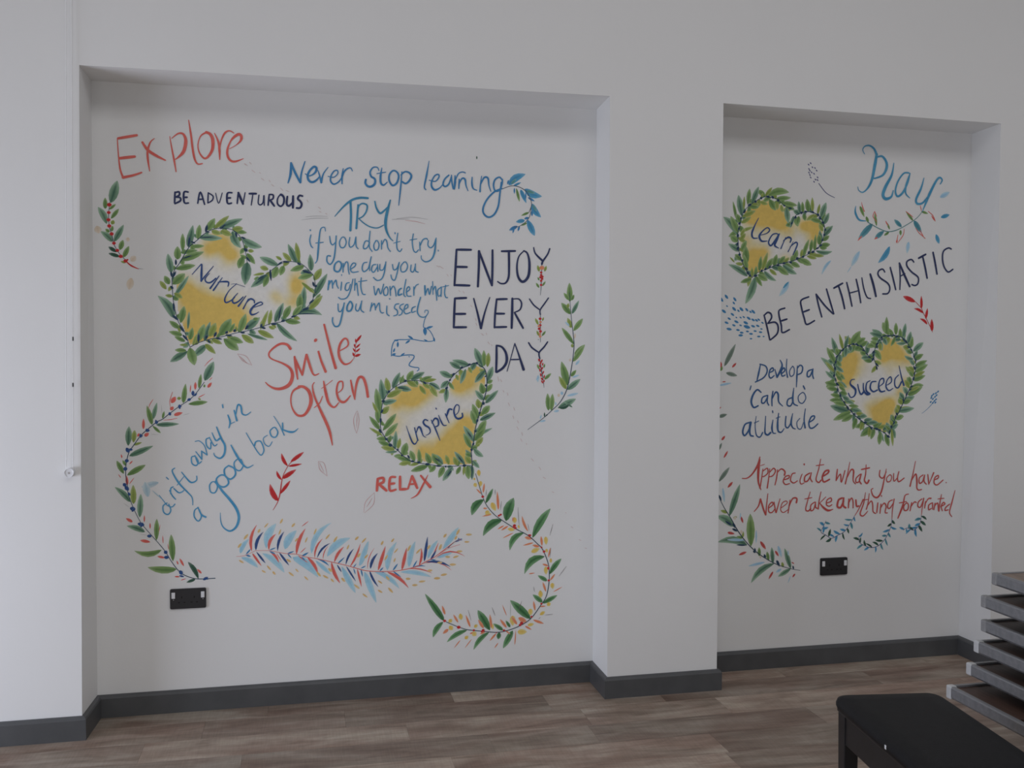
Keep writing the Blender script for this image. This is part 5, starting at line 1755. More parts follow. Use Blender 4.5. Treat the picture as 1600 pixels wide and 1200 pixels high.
S|sky2|5.5,10.6,12.9,15.2,11.7,3.3|3993,2400 4004,2421 3989,2433 3969,2414 3934,2350 3906,2287 3895,2260
T|painted_garland|drooping garland of teal leaves with red tips under the word Play|painting|
P|stem
S|teals|2.7,4.4,4.4|3895,2260 3860,2223 3796,2184 3750,2162 3703,2153 3657,2165 3604,2189 3587,2198
S|sky2|3.2,11.4,10.2,4.2|3522,2273 3520,2242 3541,2207 3578,2202
S|red|1.6,4.8,4.3|3553,2294 3560,2269 3570,2248
S|red|2.7,4.3,2.1|3626,2251 3618,2225 3639,2200
S|red|2.7,4.3,2.1|3626,2251 3638,2226
S|red|2.7,4.3,2.2|3793,2169 3788,2138 3757,2098
S|red|2.7,4.3,2.2|3759,2139 3751,2098
S|red|2.7,4.3,2.2|3801,2257 3842,2230
S|red|2.7,4.3,2.2|3858,2176 3879,2151 3915,2125
S|red|2.7,4.4,2.2|3882,2166 3909,2126
S|red|2.7,4.4,2.2|3882,2289 3889,2263
S|red|2.7,4.4,2.2|3927,2262 3954,2242 3970,2213
L|tleaf|leaf|3616,2189,3539,2110,31.6,0
L|tleaf|leaf|3680,2155,3630,2116,25.2,0
L|tleaf|leaf|3848,2212,3892,2154,27.7,0
L|tleaf|leaf|3779,2179,3737,2214,22.1,0
L|leaf|leaf|3545,2274,3570,2221,17.3,0
L|leaf|leaf|3580,2224,3594,2193,16.3,0
L|leaf|leaf|3639,2179,3627,2241,15.3,0
L|leaf|leaf|3709,2151,3681,2133,13.2,0
L|leaf|leaf|3773,2163,3774,2136,14.3,0
L|leaf|leaf|3843,2212,3802,2256,14.4,0
L|leaf|leaf|3889,2260,3928,2250,13.3,0
L|leaf|leaf|3712,2164,3697,2197,11.0,0
L|red|leaf_tip|3559,2128,3535,2102,7.6,0
L|red|leaf_tip|3646,2123,3627,2113,7.7,0
L|red|leaf_tip|3756,2116,3751,2098,8.8,0
L|red|leaf_tip|3946,2241,3970,2213,7.8,0
L|red|leaf_tip|3688,2207,3703,2181,6.6,0
T|painted_petal|second blue petal from the left of the row falling above BE ENTHUSIASTIC|painting|blue petals drifting around the word Play
L|pale2|petal|3391,2002,3342,1932,16.1,-0.08
T|painted_petal|long pale blue petal with a trailing stem above the U of ENTHUSIASTIC|painting|blue petals drifting around the word Play
L|pale2|petal|3547,2052,3503,1976,27.2,0
L|pale2|petal|3503,1976,3480,1943,5.4,0
T|painted_petal|deep blue petal above the second S of ENTHUSIASTIC|painting|blue petals drifting around the word Play
L|sky2|petal|3714,2080,3651,1997,28.6,0.08
T|painted_petal|narrow upright blue petal left of the T above ENTHUSIASTIC|painting|blue petals drifting around the word Play
L|pale2|petal|3820,2106,3812,2048,22.1,0
T|painted_petal|blue petal directly above the last letter C of ENTHUSIASTIC|painting|blue petals drifting around the word Play
L|sky2|petal|3975,2148,3994,2101,22.4,0
T|painted_petal|pale smudgy blue petal just right of the y of Play|painting|blue petals drifting around the word Play
L|pale2|petal|3994,2334,4049,2363,25.7,0
T|painted_petal|flat lying blue petal right of the red leaf tip below Play|painting|blue petals drifting around the word Play
L|sky2|petal|4001,2234,4051,2249,21.3,0
T|painted_petal|lowest blue petal, beside the tip leaf of the Learn heart|painting|blue petals drifting around the word Play
L|pale2|petal|3166,1895,3115,1823,26.5,0.05
L|sky2|petal_shade|3163,1892,3136,1862,11.7,0
T|painted_sprig|small purple lavender sprig between the Learn heart and Play|painting|
P|stem
S|purple|3.4,3.4,2.6|3319,2376 3359,2332 3406,2310
L|purple|floret|3270,2476,3278,2468,6.1,0
L|purple|floret|3259,2469,3267,2461,6.1,0
L|purple|floret|3262,2448,3269,2440,6.1,0
L|purple|floret|3280,2457,3287,2449,6.1,0
L|purple|floret|3294,2454,3301,2446,6.1,0
L|purple|floret|3266,2440,3274,2432,6.1,0
L|purple|floret|3303,2442,3310,2434,6.1,0
L|purple|floret|3276,2432,3283,2424,6.1,0
L|purple|floret|3289,2426,3297,2418,6.1,0
L|purple|floret|3267,2419,3274,2411,6.1,0
L|purple|floret|3271,2407,3279,2399,6.1,0
L|purple|floret|3308,2409,3316,2401,6.1,0
L|purple|floret|3297,2398,3305,2390,6.1,0
L|purple|floret|3290,2387,3297,2379,6.1,0
L|purple|floret|3308,2396,3316,2388,6.1,0
L|purple|floret|3262,2430,3269,2422,6.1,0
T|painted_sprig|small blue floret sprig to the right of the Succeed heart|painting|
P|stem
S|blue|1.7,2.8|3912,1243 3942,1264 3968,1289
L|blue|floret|3998,1348,4008,1358,8.5,0
L|blue|floret|3986,1340,3996,1350,8.5,0
L|blue|floret|3972,1335,3982,1345,8.5,0
L|blue|floret|3963,1327,3973,1337,8.5,0
L|blue|floret|3990,1330,4000,1339,8.5,0
L|blue|floret|3981,1322,3991,1331,8.5,0
L|blue|floret|3960,1317,3970,1326,8.5,0
L|blue|floret|3969,1311,3979,1321,8.5,0
L|blue|floret|3987,1309,3997,1318,8.5,0
L|blue|floret|3978,1301,3988,1310,8.5,0
L|blue|floret|3957,1296,3967,1305,8.5,0
L|blue|floret|3969,1291,3979,1301,8.5,0
L|blue|floret|3984,1293,3994,1302,8.5,0
T|painted_phrase|thin navy capitals BE ENTHUSIASTIC rising to the right|lettering|
P|letter
S|navy|8.8|3036,1730 3053,1670 3068,1610
S|navy|8.8|3036,1728 3055,1743 3072,1736 3075,1716 3056,1690
S|navy|8.9|3056,1690 3094,1696 3111,1676 3106,1640 3071,1610
P|letter
S|navy|8.9|3146,1765 3116,1754 3116,1726 3128,1681 3134,1646 3172,1661
S|navy|8.9|3122,1701 3158,1712
P|letter
S|navy|9.0|3273,1822 3232,1804 3235,1768 3250,1718 3264,1687 3306,1706
S|navy|9.0|3241,1746 3277,1759
P|letter
S|navy|9.0|3345,1724 3327,1780 3312,1836
S|navy|9.0|3312,1836 3361,1780 3407,1740
S|navy|9.1|3410,1740 3389,1801 3368,1862
P|letter
S|navy|10.2|3408,1867 3456,1892
S|navy|10.2|3433,1879 3454,1823 3469,1766
P|letter
S|navy|9.1|3478,1896 3494,1840 3509,1779
S|navy|9.1|3530,1913 3545,1857 3557,1797
S|navy|6.4|3491,1843 3545,1857
P|letter
S|navy|7.5|3561,1921 3573,1867 3591,1826 3612,1819
S|navy|12.6|3607,1940 3625,1889 3641,1830
P|letter
S|navy|8.7|3688,1952 3676,1966 3656,1959 3650,1941 3665,1921 3706,1896 3718,1870 3707,1846 3678,1843
P|letter
S|navy|9.2|3718,1976 3735,1922 3751,1865
P|letter
S|navy|7.6|3774,1866 3775,1928 3769,1998
S|navy|11.6|3769,1998 3799,1939 3830,1882
S|navy|6.5|3776,1933 3802,1947
P|letter
S|navy|8.7|3851,2005 3836,2018 3812,2007 3813,1983 3840,1955 3876,1930 3876,1899 3859,1888 3841,1893
P|letter
S|navy|10.5|3877,2025 3918,2046
S|navy|10.5|3900,2035 3916,1978 3928,1926
P|letter
S|navy|10.6|3959,2057 3972,2005 3984,1948
P|letter
S|navy|8.9|4064,2076 4046,2081 4019,2064 4014,2027 4024,1986 4048,1960 4075,1974
T|dash_cluster|scatter of short dark blue brush dashes left of BE ENTHUSIASTIC|painting|
L|blue|dash|2803,1813,2822,1792,14.0,0
L|blue|dash|2831,1825,2847,1806,12.9,0
L|blue|dash|2875,1813,2890,1795,11.9,0
L|blue|dash|2872,1792,2883,1780,9.1,0
L|blue|dash|2838,1774,2847,1767,6.9,0
L|blue|dash|2816,1753,2837,1738,12.9,0
L|blue|dash|2870,1766,2889,1749,13.0,0
L|blue|dash|2896,1754,2908,1744,8.6,0
L|blue|dash|2908,1765,2927,1748,13.0,0
L|blue|dash|2938,1762,2953,1747,10.9,0
L|blue|dash|2959,1750,2971,1739,9.1,0
L|blue|dash|2970,1754,2989,1737,12.6,0
L|blue|dash|2862,1737,2880,1725,10.8,0
L|blue|dash|2846,1715,2863,1706,9.9,0
L|blue|dash|2887,1719,2896,1714,6.5,0
L|blue|dash|2908,1720,2919,1713,7.3,0
L|blue|dash|2924,1723,2936,1715,7.8,0
L|blue|dash|2946,1720,2966,1707,11.8,0
L|blue|dash|2970,1711,2988,1701,10.5,0
L|blue|dash|2989,1709,3005,1699,10.0,0
L|blue|dash|3002,1712,3016,1703,8.7,0
L|blue|dash|2831,1695,2851,1687,10.8,0
L|blue|dash|2881,1701,2903,1691,11.7,0
L|blue|dash|2929,1697,2953,1686,13.1,0
L|blue|dash|2870,1682,2888,1676,9.9,0
L|blue|dash|2907,1681,2921,1677,7.8,0
L|blue|dash|2930,1677,2964,1667,16.6,0
L|blue|dash|2969,1679,2990,1672,10.9,0
L|blue|dash|2995,1681,3013,1674,10.0,0
L|blue|dash|3017,1664,3030,1661,7.4,0
L|blue|dash|2841,1663,2868,1658,13.4,0
L|blue|dash|2891,1658,2910,1655,10.0,0
L|blue|dash|2910,1645,2930,1643,10.0,0
L|blue|dash|2903,1631,2927,1631,11.7,0
L|blue|dash|2942,1651,2958,1649,8.7,0
L|blue|dash|2959,1639,2979,1638,10.0,0
L|blue|dash|2982,1653,2999,1651,8.7,0
L|blue|dash|3010,1648,3028,1646,9.6,0
L|blue|dash|2962,1615,2976,1615,7.8,0
L|blue|dash|3001,1626,3019,1626,9.2,0
L|blue|dash|3030,1626,3041,1626,6.5,0
L|blue|dash|3022,1696,3035,1689,7.8,0
T|painted_sprig|bright red sprig pointing down under the end of ENTHUSIASTIC|painting|
P|stem
S|scarlet|2.7,3.3,2.7|3864,1807 3897,1776 3909,1753 3928,1722 3952,1680 3965,1655
L|scarlet|leaf|3864,1806,3794,1833,24.5,0
L|scarlet|leaf|3900,1774,3897,1837,15.6,0
L|scarlet|leaf|3909,1750,3857,1772,14.5,-0.1
L|scarlet|leaf|3925,1722,3934,1775,15.7,0
L|scarlet|leaf|3934,1694,3891,1722,14.6,-0.1
L|scarlet|leaf|3962,1659,3959,1721,20.2,0
T|painted_phrase|steel blue handwriting Develop a 'can do' attitude|lettering|
P|letter
S|steel|5.2,10.0,5.2|3020,1489 3012,1451 3002,1409
S|steel|7.2|3017,1492 3048,1482 3056,1456 3037,1426 2994,1405
P|letter
S|steel|7.3|3069,1451 3089,1461 3084,1474 3070,1462 3066,1436 3076,1424 3093,1436
P|letter
S|steel|4.2,8.9|3097,1467 3109,1428
S|steel|8.9,12.3,4.2|3109,1428 3135,1482 3124,1512
P|letter
S|steel|7.3|3134,1446 3150,1461 3144,1474 3131,1456 3136,1434 3152,1439
P|letter
S|steel|4.2,7.3|3160,1517 3158,1467 3165,1428
P|letter
S|steel|5.2|3189,1479 3175,1456 3181,1433 3198,1441 3200,1469 3189,1482
P|letter
S|steel|4.2,9.0,4.2|3217,1484 3215,1436 3213,1380
S|steel|7.3|3217,1472 3231,1487 3245,1477 3240,1451 3220,1441
P|letter
S|steel|7.4|3295,1466 3273,1456 3271,1433 3285,1433 3298,1461
S|steel|7.4|3301,1469 3299,1441 3305,1421
P|letter
S|steel|6.2|2972,1387 2966,1367
P|letter
S|steel|6.2,11.1,7.2|3025,1355 3005,1368 2984,1345 2974,1310 2987,1282 3011,1290
P|letter
S|steel|7.3|3058,1340 3033,1330 3029,1305 3044,1305 3058,1330
S|steel|7.3|3061,1340 3058,1310 3067,1292
P|letter
S|steel|7.3|3088,1360 3083,1325 3084,1289
S|steel|4.2,10.0,4.2|3083,1319 3102,1355 3116,1345 3119,1309 3141,1287
P|letter
S|steel|7.3|3194,1329 3169,1319 3165,1293 3183,1288 3197,1314
S|steel|4.2,10.1,5.2|3199,1375 3194,1324 3200,1298 3221,1288
P|letter
S|steel|5.3|3244,1352 3224,1334 3228,1308 3247,1300 3264,1323 3258,1346 3244,1353
P|letter
S|steel|7.4|3250,1386 3259,1369
P|letter
S|steel|8.8|2966,1209 2942,1199 2931,1164 2942,1146 2964,1174 2972,1209
S|steel|13.3,7.2|2972,1209 2967,1174 2971,1148 2987,1142
P|letter
S|steel|3.1,7.2|3001,1239 2996,1194 3003,1148 3022,1137 3036,1159
S|steel|4.1|2991,1206 3015,1216
P|letter
S|steel|4.2,10.0|3051,1239 3049,1193 3049,1157 3063,1147 3078,1158
P|letter
S|steel|4.2,10.0,4.2|3090,1220 3085,1182 3091,1157 3106,1154
S|steel|6.2|3087,1265 3089,1255
P|letter
S|steel|4.2,11.2,4.2|3120,1253 3115,1207 3118,1167 3135,1159 3150,1177
S|steel|4.2|3106,1228 3128,1235
P|letter
S|steel|7.3|3159,1237 3157,1191 3171,1181 3187,1206
S|steel|4.2,10.1,4.2|3195,1250 3187,1206 3196,1181 3211,1174
P|letter
S|steel|4.7|3234,1226 3218,1206 3224,1178 3241,1175 3254,1206
S|steel|4.2,9.0|3263,1273 3257,1221 3263,1179
P|letter
S|steel|7.4|3283,1205 3308,1220 3313,1236 3296,1233 3283,1205 3289,1179 3308,1179 3332,1198
T|painted_phrase|red handwriting Appreciate what you have. Never take anything for granted|lettering|
P|letter
S|red2|4.1,7.2,10.0,5.2|2931,938 2956,938 2983,957 3010,997 3023,1040
S|red2|8.9,13.3,10.0,4.2|3022,1028 3016,972 3017,916 3031,879
S|red2|3.1|3026,997 3048,1004
P|letter
S|red2|4.2,7.3|3040,981 3033,931 3025,888
S|red2|6.2|3041,971 3063,984 3066,961 3049,946 3035,943
P|letter
S|red2|4.2,7.3|3076,981 3071,935 3064,887
S|red2|6.3|3077,965 3096,983 3107,970 3093,947 3074,942
P|letter
S|red2|6.3|3118,975 3113,934 3105,901
S|red2|4.2,9.0|3115,959 3137,979 3157,966 3155,948
P|letter
S|red2|6.3|3152,925 3177,932 3180,945 3160,940 3149,918 3161,902 3183,906
P|letter
S|red2|6.3|3213,957 3196,952 3188,922 3205,908 3225,918
P|letter
S|red2|5.3|3250,951 3239,920 3245,902 3262,907
S|red2|7.4|3260,1001 3261,996
P|letter
S|red2|7.4|3292,955 3267,940 3264,915 3281,917 3298,945
S|red2|6.4|3300,957 3295,929 3306,911
P|letter
S|red2|4.2,7.4|3350,1023 3340,975 3326,923 3341,907 3353,918
S|red2|4.8|3325,991 3368,995
P|letter
S|red2|9.1|3366,938 3391,953 3394,966 3374,961 3360,933 3369,909 3400,921
P|letter
S|red2|7.5|3442,970 3436,914
S|red2|6.4|3436,914 3459,946 3465,904 3484,963
P|letter
S|red2|3.2,7.5|3510,1004 3500,950 3487,896
S|red2|4.3,9.2,4.3|3498,929 3517,965 3532,960 3530,913 3544,894
P|letter
S|red2|6.5|3570,943 3547,923 3547,902 3564,907 3573,938
S|red2|7.6|3575,943 3565,912 3576,893
P|letter
S|red2|4.3,9.3|3601,989 3599,942 3593,911 3608,895 3618,911
S|red2|7.6|3575,966 3621,973
P|letter
S|red2|6.5|3679,960 3677,931 3697,920 3714,951
S|red2|3.3,7.6,9.3,4.4|3715,966 3703,909 3689,852 3667,823 3643,832 3632,861 3642,869
P|letter
S|red2|5.5|3735,935 3718,919 3721,901 3738,903 3746,924 3735,936
P|letter
S|red2|5.5|3757,942 3759,902 3781,923
S|red2|6.6|3786,950 3779,918 3787,899 3817,917
P|letter
S|red2|3.3,7.7|3880,1001 3868,942 3851,874
S|red2|5.5,9.4,5.5|3860,905 3883,936 3890,899 3890,867 3899,854 3918,856
P|letter
S|red2|6.6|3925,930 3904,915 3905,888 3922,896 3931,924
S|red2|6.6|3934,930 3931,898 3945,882
P|letter
S|red2|6.7|3952,932 3959,881
S|red2|3.3,7.8|3959,881 3986,940
P|letter
S|red2|6.7|3988,902 4012,912 4012,925 3994,915 3989,888 4007,877 4041,901
S|red2|5.6|4058,889 4060,887
P|letter
S|red2|4.2,8.9|2996,774 3018,799 3029,834
S|red2|8.9|3029,834 3046,782 3058,755
S|red2|7.3,4.2|3058,755 3062,807 3068,859
P|letter
S|red2|6.3|3071,787 3095,804 3090,817 3073,799 3074,771 3090,766 3105,781
P|letter
S|red2|6.3|3101,817 3111,765
S|red2|7.3,4.2|3113,765 3133,832
P|letter
S|red2|4.7|3140,787 3171,809 3165,820 3145,810 3137,779 3152,764 3178,778
P|letter
S|red2|6.3|3187,824 3182,793 3177,760
S|red2|5.3,9.0|3182,793 3201,831 3223,831 3221,810
P|letter
S|red2|4.2,7.4|3295,861 3280,811 3272,775 3286,767 3299,779
S|red2|4.8|3266,827 3305,833
P|letter
S|red2|6.4|3320,810 3300,795 3300,769 3315,774 3325,804
S|red2|6.4|3325,810 3326,784 3338,778
P|letter
S|red2|4.3,7.5|3354,860 3345,819 3340,775
S|red2|4.3|3381,834 3348,804
S|red2|4.3,10.3,11.4,4.3|3348,804 3368,782 3394,766 3421,771
P|letter
S|red2|6.4|3385,803 3411,812 3408,828 3388,818 3385,795 3400,787 3415,794
P|letter
S|red2|10.4|3471,826 3451,816 3445,785 3463,779 3479,810
S|red2|10.4|3479,826 3477,789 3492,776
P|letter
S|red2|7.5|3508,820 3506,775
S|red2|6.5|3507,799 3522,824 3531,808 3532,774
P|letter
S|red2|9.3|3547,814 3551,783 3564,783
S|red2|7.6,5.4,3.2|3588,815 3563,766 3543,736
P|letter
S|red2|3.2,6.5,7.6,4.3|3600,850 3591,797 3572,745 3589,732 3614,755
S|red2|4.3|3582,810 3615,815
P|letter
S|red2|4.3,6.5|3621,844 3615,796 3606,765
S|red2|6.5|3615,786 3632,806 3641,790 3644,753 3659,742
P|letter
S|red2|7.6|3670,795 3665,746
S|red2|5.4|3689,833 3691,827
P|letter
S|red2|6.5|3688,789 3683,742
S|red2|6.5|3685,768 3705,793 3717,777 3712,746 3725,743
P|letter
S|red2|6.6|3752,808 3732,798 3726,772 3738,766 3758,792
S|red2|6.6,5.5,3.3|3762,812 3753,755 3752,713
P|letter
S|red2|4.4,7.7,10.6,6.6|3844,835 3823,827 3814,785 3800,748 3785,714
S|red2|5.5|3791,791 3832,797
P|letter
S|red2|6.6|3832,789 3818,774 3821,753 3839,755 3844,779 3832,791
P|letter
S|red2|6.6|3862,791 3854,749
S|red2|6.6|3856,768 3877,793 3889,790
P|letter
S|red2|6.6|3921,808 3901,793 3898,771 3913,766 3927,797
S|red2|6.7,3.3|3931,811 3923,760 3920,726
P|letter
S|red2|6.7|3942,794 3937,760
S|red2|4.4,7.8|3940,781 3957,807 3973,809
P|letter
S|red2|6.7|3979,785 3961,775 3961,751 3976,758
S|red2|6.7|3982,787 3984,752
P|letter
S|red2|6.7|3997,784 3991,750
S|red2|6.7|3994,768 4012,784 4017,745
P|letter
S|red2|4.5,7.8|4033,827 4024,778 4020,742
S|red2|5.0|4013,805 4049,807
P|letter
S|red2|6.7|4030,765 4054,777 4045,786 4033,767 4040,743
P|letter
S|red2|6.7|4082,776 4061,761 4055,745 4074,747
S|red2|3.4,7.9,4.5|4112,846 4094,781 4082,734 4096,711
T|painted_sprig|left of the three blue sprigs, hanging from the y of anything|painting|blue leafy sprigs trailing under the last red sentence
P|stem
S|purple|2.2,3.2,2.2|3543,736 3523,705 3489,659 3450,640 3415,626 3387,642 3358,659 3369,685 3384,714
L|bleaf|leaf|3539,729,3547,705,9.9,-0.09
L|tleaf|leaf|3530,715,3486,719,10.0,0.05
L|tleaf|leaf|3521,702,3531,667,13.5,0.01
L|bleaf|leaf|3511,688,3481,694,9.2,0.09
L|deep|leaf|3501,675,3512,645,11.4,0.02
L|bleaf|leaf|3492,662,3461,670,12.6,0.01
L|deep|leaf|3477,653,3489,615,9.9,-0.07
L|bleaf|leaf|3462,646,3426,665,13.5,0.07
L|bleaf|leaf|3447,639,3439,605,13.4,-0.06
L|bleaf|leaf|3431,632,3396,648,10.6,-0.04
L|deep|leaf|3415,626,3384,610,14.8,0.1
L|deep|leaf|3400,635,3410,673,14.4,0.01
L|deep|leaf|3384,644,3354,618,9.6,-0.06
L|bleaf|leaf|3369,653,3373,691,13.0,-0.04
L|tleaf|leaf|3359,663,3334,681,9.7,-0.06
L|bleaf|leaf|3366,678,3398,682,12.4,-0.08
L|bleaf|leaf|3373,692,3349,708,14.7,-0.06
L|tleaf|leaf|3380,706,3409,698,11.8,-0
T|painted_sprig|middle and lowest of the three blue sprigs, hanging from the g of anything|painting|blue leafy sprigs trailing under the last red sentence
P|stem
S|purple|2.2,3.3,2.2|3752,713 3746,671 3717,614 3677,578 3636,570 3601,582 3571,599 3568,635
L|deep|leaf|3751,705,3771,685,13.5,-0.05
L|deep|leaf|3748,688,3726,674,12.4,0.07
L|bleaf|leaf|3746,672,3781,659,11.5,-0.1
L|bleaf|leaf|3739,657,3700,647,12.2,0.05
L|tleaf|leaf|3731,642,3747,617,12.0,-0.03
L|tleaf|leaf|3724,627,3696,627,11.9,-0.01
L|tleaf|leaf|3716,613,3731,575,10.2,-0.04
L|deep|leaf|3703,602,3659,607,12.7,0.02
L|tleaf|leaf|3691,591,3706,555,11.0,-0.08
L|deep|leaf|3678,579,3643,598,11.8,-0.09
L|bleaf|leaf|3661,575,3661,543,10.2,0.1
L|deep|leaf|3643,571,3606,593,9.5,-0.04
L|bleaf|leaf|3625,573,3597,558,12.2,0
L|deep|leaf|3608,579,3597,611,12.1,0.09
L|tleaf|leaf|3591,587,3557,566,12.6,-0.05
L|deep|leaf|3576,596,3579,626,10.3,0.07
L|deep|leaf|3570,611,3536,623,13.1,-0.07
L|bleaf|leaf|3569,627,3588,648,9.8,-0.1
T|painted_sprig|smallest blue sprig, hanging from the g of granted|painting|blue leafy sprigs trailing under the last red sentence
P|stem
S|purple|2.2,3.3,2.2|3920,726 3912,681 3888,655 3871,650 3841,662 3817,652
L|deep|leaf|3919,720,3951,700,12.3,0.08
L|tleaf|leaf|3917,707,3881,699,15.2,-0.04
L|deep|leaf|3914,695,3947,671,15.2,0.03
L|bleaf|leaf|3912,683,3882,672,14.9,0.05
L|deep|leaf|3905,673,3927,639,15.1,0.01
L|bleaf|leaf|3896,664,3856,663,11.3,0.08
L|bleaf|leaf|3887,655,3895,614,14.0,-0.08
L|deep|leaf|3874,651,3846,669,11.3,-0.03
L|bleaf|leaf|3861,654,3832,631,10.5,-0.08
L|tleaf|leaf|3848,659,3851,684,14.6,-0.09
L|bleaf|leaf|3835,660,3841,634,9.6,-0.04
L|bleaf|leaf|3823,655,3794,667,12.1,-0.01
T|painted_phrase|tall navy capitals ENJOY EVERY DAY stacked on three lines|lettering|
P|letter
S|navy|10.8|1528,2006 1524,1929 1519,1845
S|navy|10.8|1528,2006 1595,2007
S|navy|10.8|1524,1929 1576,1929
S|navy|10.9|1519,1847 1588,1846
P|letter
S|navy|10.0,11.9|1626,1842 1630,1927 1631,2002
S|navy|10.9|1631,2002 1660,1927 1691,1848
S|navy|11.0|1691,1848 1693,1928 1693,2008
P|letter
S|navy|10.0|1735,2004 1799,2007
S|navy|11.0,11.0,10.0,5.6|1769,2003 1770,1935 1768,1887 1754,1861 1732,1858 1717,1867
P|letter
S|navy|4.7,8.1,11.1,13.1,12.1,6.6|1841,2010 1816,1983 1807,1940 1812,1893 1829,1869 1848,1875 1863,1903 1865,1960 1855,1998 1838,2009
P|letter
S|navy|5.7,10.1|1885,2025 1894,1997 1929,1964
S|navy|6.7,9.2|1961,2022 1951,1996 1929,1964 1924,1950
P|letter
S|navy|10.9|1521,1787 1518,1719 1516,1656
S|navy|10.9|1521,1787 1573,1790
S|navy|10.9|1519,1717 1569,1718
S|navy|10.9|1516,1657 1573,1658
P|letter
S|navy|6.5,11.9|1607,1788 1624,1725 1641,1654
S|navy|11.0,4.7|1641,1657 1658,1725 1681,1794
P|letter
S|navy|10.0|1713,1787 1706,1721 1703,1657
S|navy|10.0|1713,1786 1761,1788
S|navy|10.0|1707,1721 1749,1721
S|navy|10.0|1703,1659 1759,1661
P|letter
S|navy|12.1|1786,1791 1785,1722 1783,1656
S|navy|4.7,8.1,5.6|1786,1788 1815,1789 1829,1770 1822,1741 1795,1727
S|navy|10.1|1798,1724 1837,1656
P|letter
S|navy|6.6|1866,1790 1888,1761 1917,1740
S|navy|6.7|1956,1796 1937,1769 1917,1740 1918,1719
P|letter
S|navy|11.1|1713,1576 1713,1517 1711,1455
S|navy|8.0,13.1,10.0|1713,1576 1738,1569 1757,1541 1760,1503 1743,1474 1714,1455
P|letter
S|navy|3.8,4.7|1762,1458 1779,1517 1798,1586
S|navy|4.7,13.1|1798,1586 1818,1531 1840,1466
S|navy|6.6|1781,1512 1821,1513
P|letter
S|navy|7.6|1863,1590 1879,1567 1913,1544
S|navy|7.7|1953,1594 1936,1570 1913,1544 1916,1517
T|flower_stem|red berry stem hanging from the Y of ENJOY|painting|berry stems that continue the letter Y
P|stem
S|inky|2.4,3.8,1.4|1924,1950 1922,1895 1921,1848 1918,1808
L|oleaf|leaf|1912,1916,1904,1945,14.5,0
L|oleaf|leaf|1937,1917,1946,1943,12.6,0
L|leaf|leaf|1912,1842,1897,1864,11.6,0
L|leaf|leaf|1927,1850,1942,1872,9.7,0
L|leaf|leaf|1912,1876,1905,1890,8.7,0
L|orange|berry|1913,1933,1936,1934,20.0,0
L|scarlet|berry|1915,1912,1927,1912,10.5,0
L|scarlet|berry|1915,1900,1927,1900,10.5,0
L|scarlet|berry|1912,1890,1924,1890,10.5,0
L|scarlet|berry|1920,1883,1932,1883,10.5,0
L|scarlet|berry|1915,1874,1927,1874,10.5,0
L|scarlet|berry|1921,1893,1933,1893,10.5,0
L|scarlet|berry|1915,1855,1927,1855,10.5,0
T|flower_stem|red berry stem hanging from the Y of EVERY|painting|berry stems that continue the letter Y
P|stem
S|inky|2.4,3.8,1.4|1918,1719 1918,1676 1918,1623 1919,1592
L|oleaf|leaf|1909,1672,1894,1702,12.6,0
L|oleaf|leaf|1913,1621,1901,1645,11.6,0
L|oleaf|leaf|1928,1690,1934,1707,8.7,0
L|leaf|leaf|1926,1621,1944,1644,10.7,0
L|scarlet|berry|1910,1700,1924,1700,12.2,0
L|scarlet|berry|1910,1670,1924,1670,12.2,0
L|scarlet|berry|1906,1654,1920,1654,12.2,0
L|scarlet|berry|1912,1642,1926,1642,12.2,0
L|orange|berry|1913,1685,1925,1685,10.5,0
L|orange|berry|1910,1630,1922,1630,10.5,0
L|orange|berry|1912,1618,1924,1619,10.5,0
L|orange|berry|1905,1666,1917,1666,10.5,0
L|inky|berry|1907,1604,1911,1604,3.5,0
T|flower_stem|red berry stem hanging from the Y of DAY|painting|berry stems that continue the letter Y
P|stem
S|inky|2.9,3.8,1.4|1916,1517 1924,1465 1934,1412 1937,1383
L|leaf|leaf|1939,1421,1971,1449,15.6,0
L|leaf|leaf|1914,1467,1904,1491,10.7,0
L|leaf|leaf|1936,1474,1940,1493,8.8,0
L|pale2|leaf|1909,1441,1907,1407,12.6,0
L|pale2|leaf|1914,1433,1899,1417,9.7,0
L|scarlet|berry|1916,1517,1913,1503,7.8,0
L|scarlet|berry|1914,1503,1909,1517,5.8,0
L|scarlet|berry|1921,1498,1929,1513,7.8,0
L|scarlet|berry|1916,1489,1924,1503,7.8,0
L|scarlet|berry|1929,1484,1931,1498,6.8,0
L|scarlet|berry|1921,1474,1914,1489,6.8,0
L|scarlet|berry|1924,1465,1931,1479,7.8,0
L|scarlet|berry|1919,1455,1916,1472,7.8,0
L|scarlet|berry|1929,1445,1936,1460,6.8,0
L|scarlet|berry|1924,1433,1919,1450,7.8,0
L|scarlet|berry|1936,1426,1939,1441,6.8,0
L|scarlet|berry|1932,1417,1922,1429,7.8,0
L|scarlet|berry|1934,1407,1939,1419,6.8,0
L|scarlet|berry|1932,1402,1924,1417,6.8,0
T|painted_garland|tall curved garland of olive green leaves right of ENJOY EVERY DAY|painting|
P|stem
S|inky|1.9,3.4,3.8,1.9|2056,1821 2060,1773 2067,1696 2075,1634 2080,1581 2075,1522 2068,1474 2058,1421 2044,1368 2014,1315 1974,1277 1935,1243 1861,1190
L|leaf|leaf|2059,1780,2056,1867,28.4,0
L|leaf|leaf|2056,1788,2029,1820,17.6,0
L|leaf|leaf|2066,1787,2079,1813,14.7,0
L|leaf|leaf|2062,1723,2018,1774,27.4,0
L|leaf|leaf|2077,1646,2121,1703,24.6,0
L|leaf|leaf|2080,1583,2021,1659,22.6,0
L|leaf|leaf|2083,1533,2132,1582,24.6,0
L|leaf|leaf|2075,1503,2132,1582,24.6,0
L|leaf|leaf|2051,1392,2020,1503,36.4,0
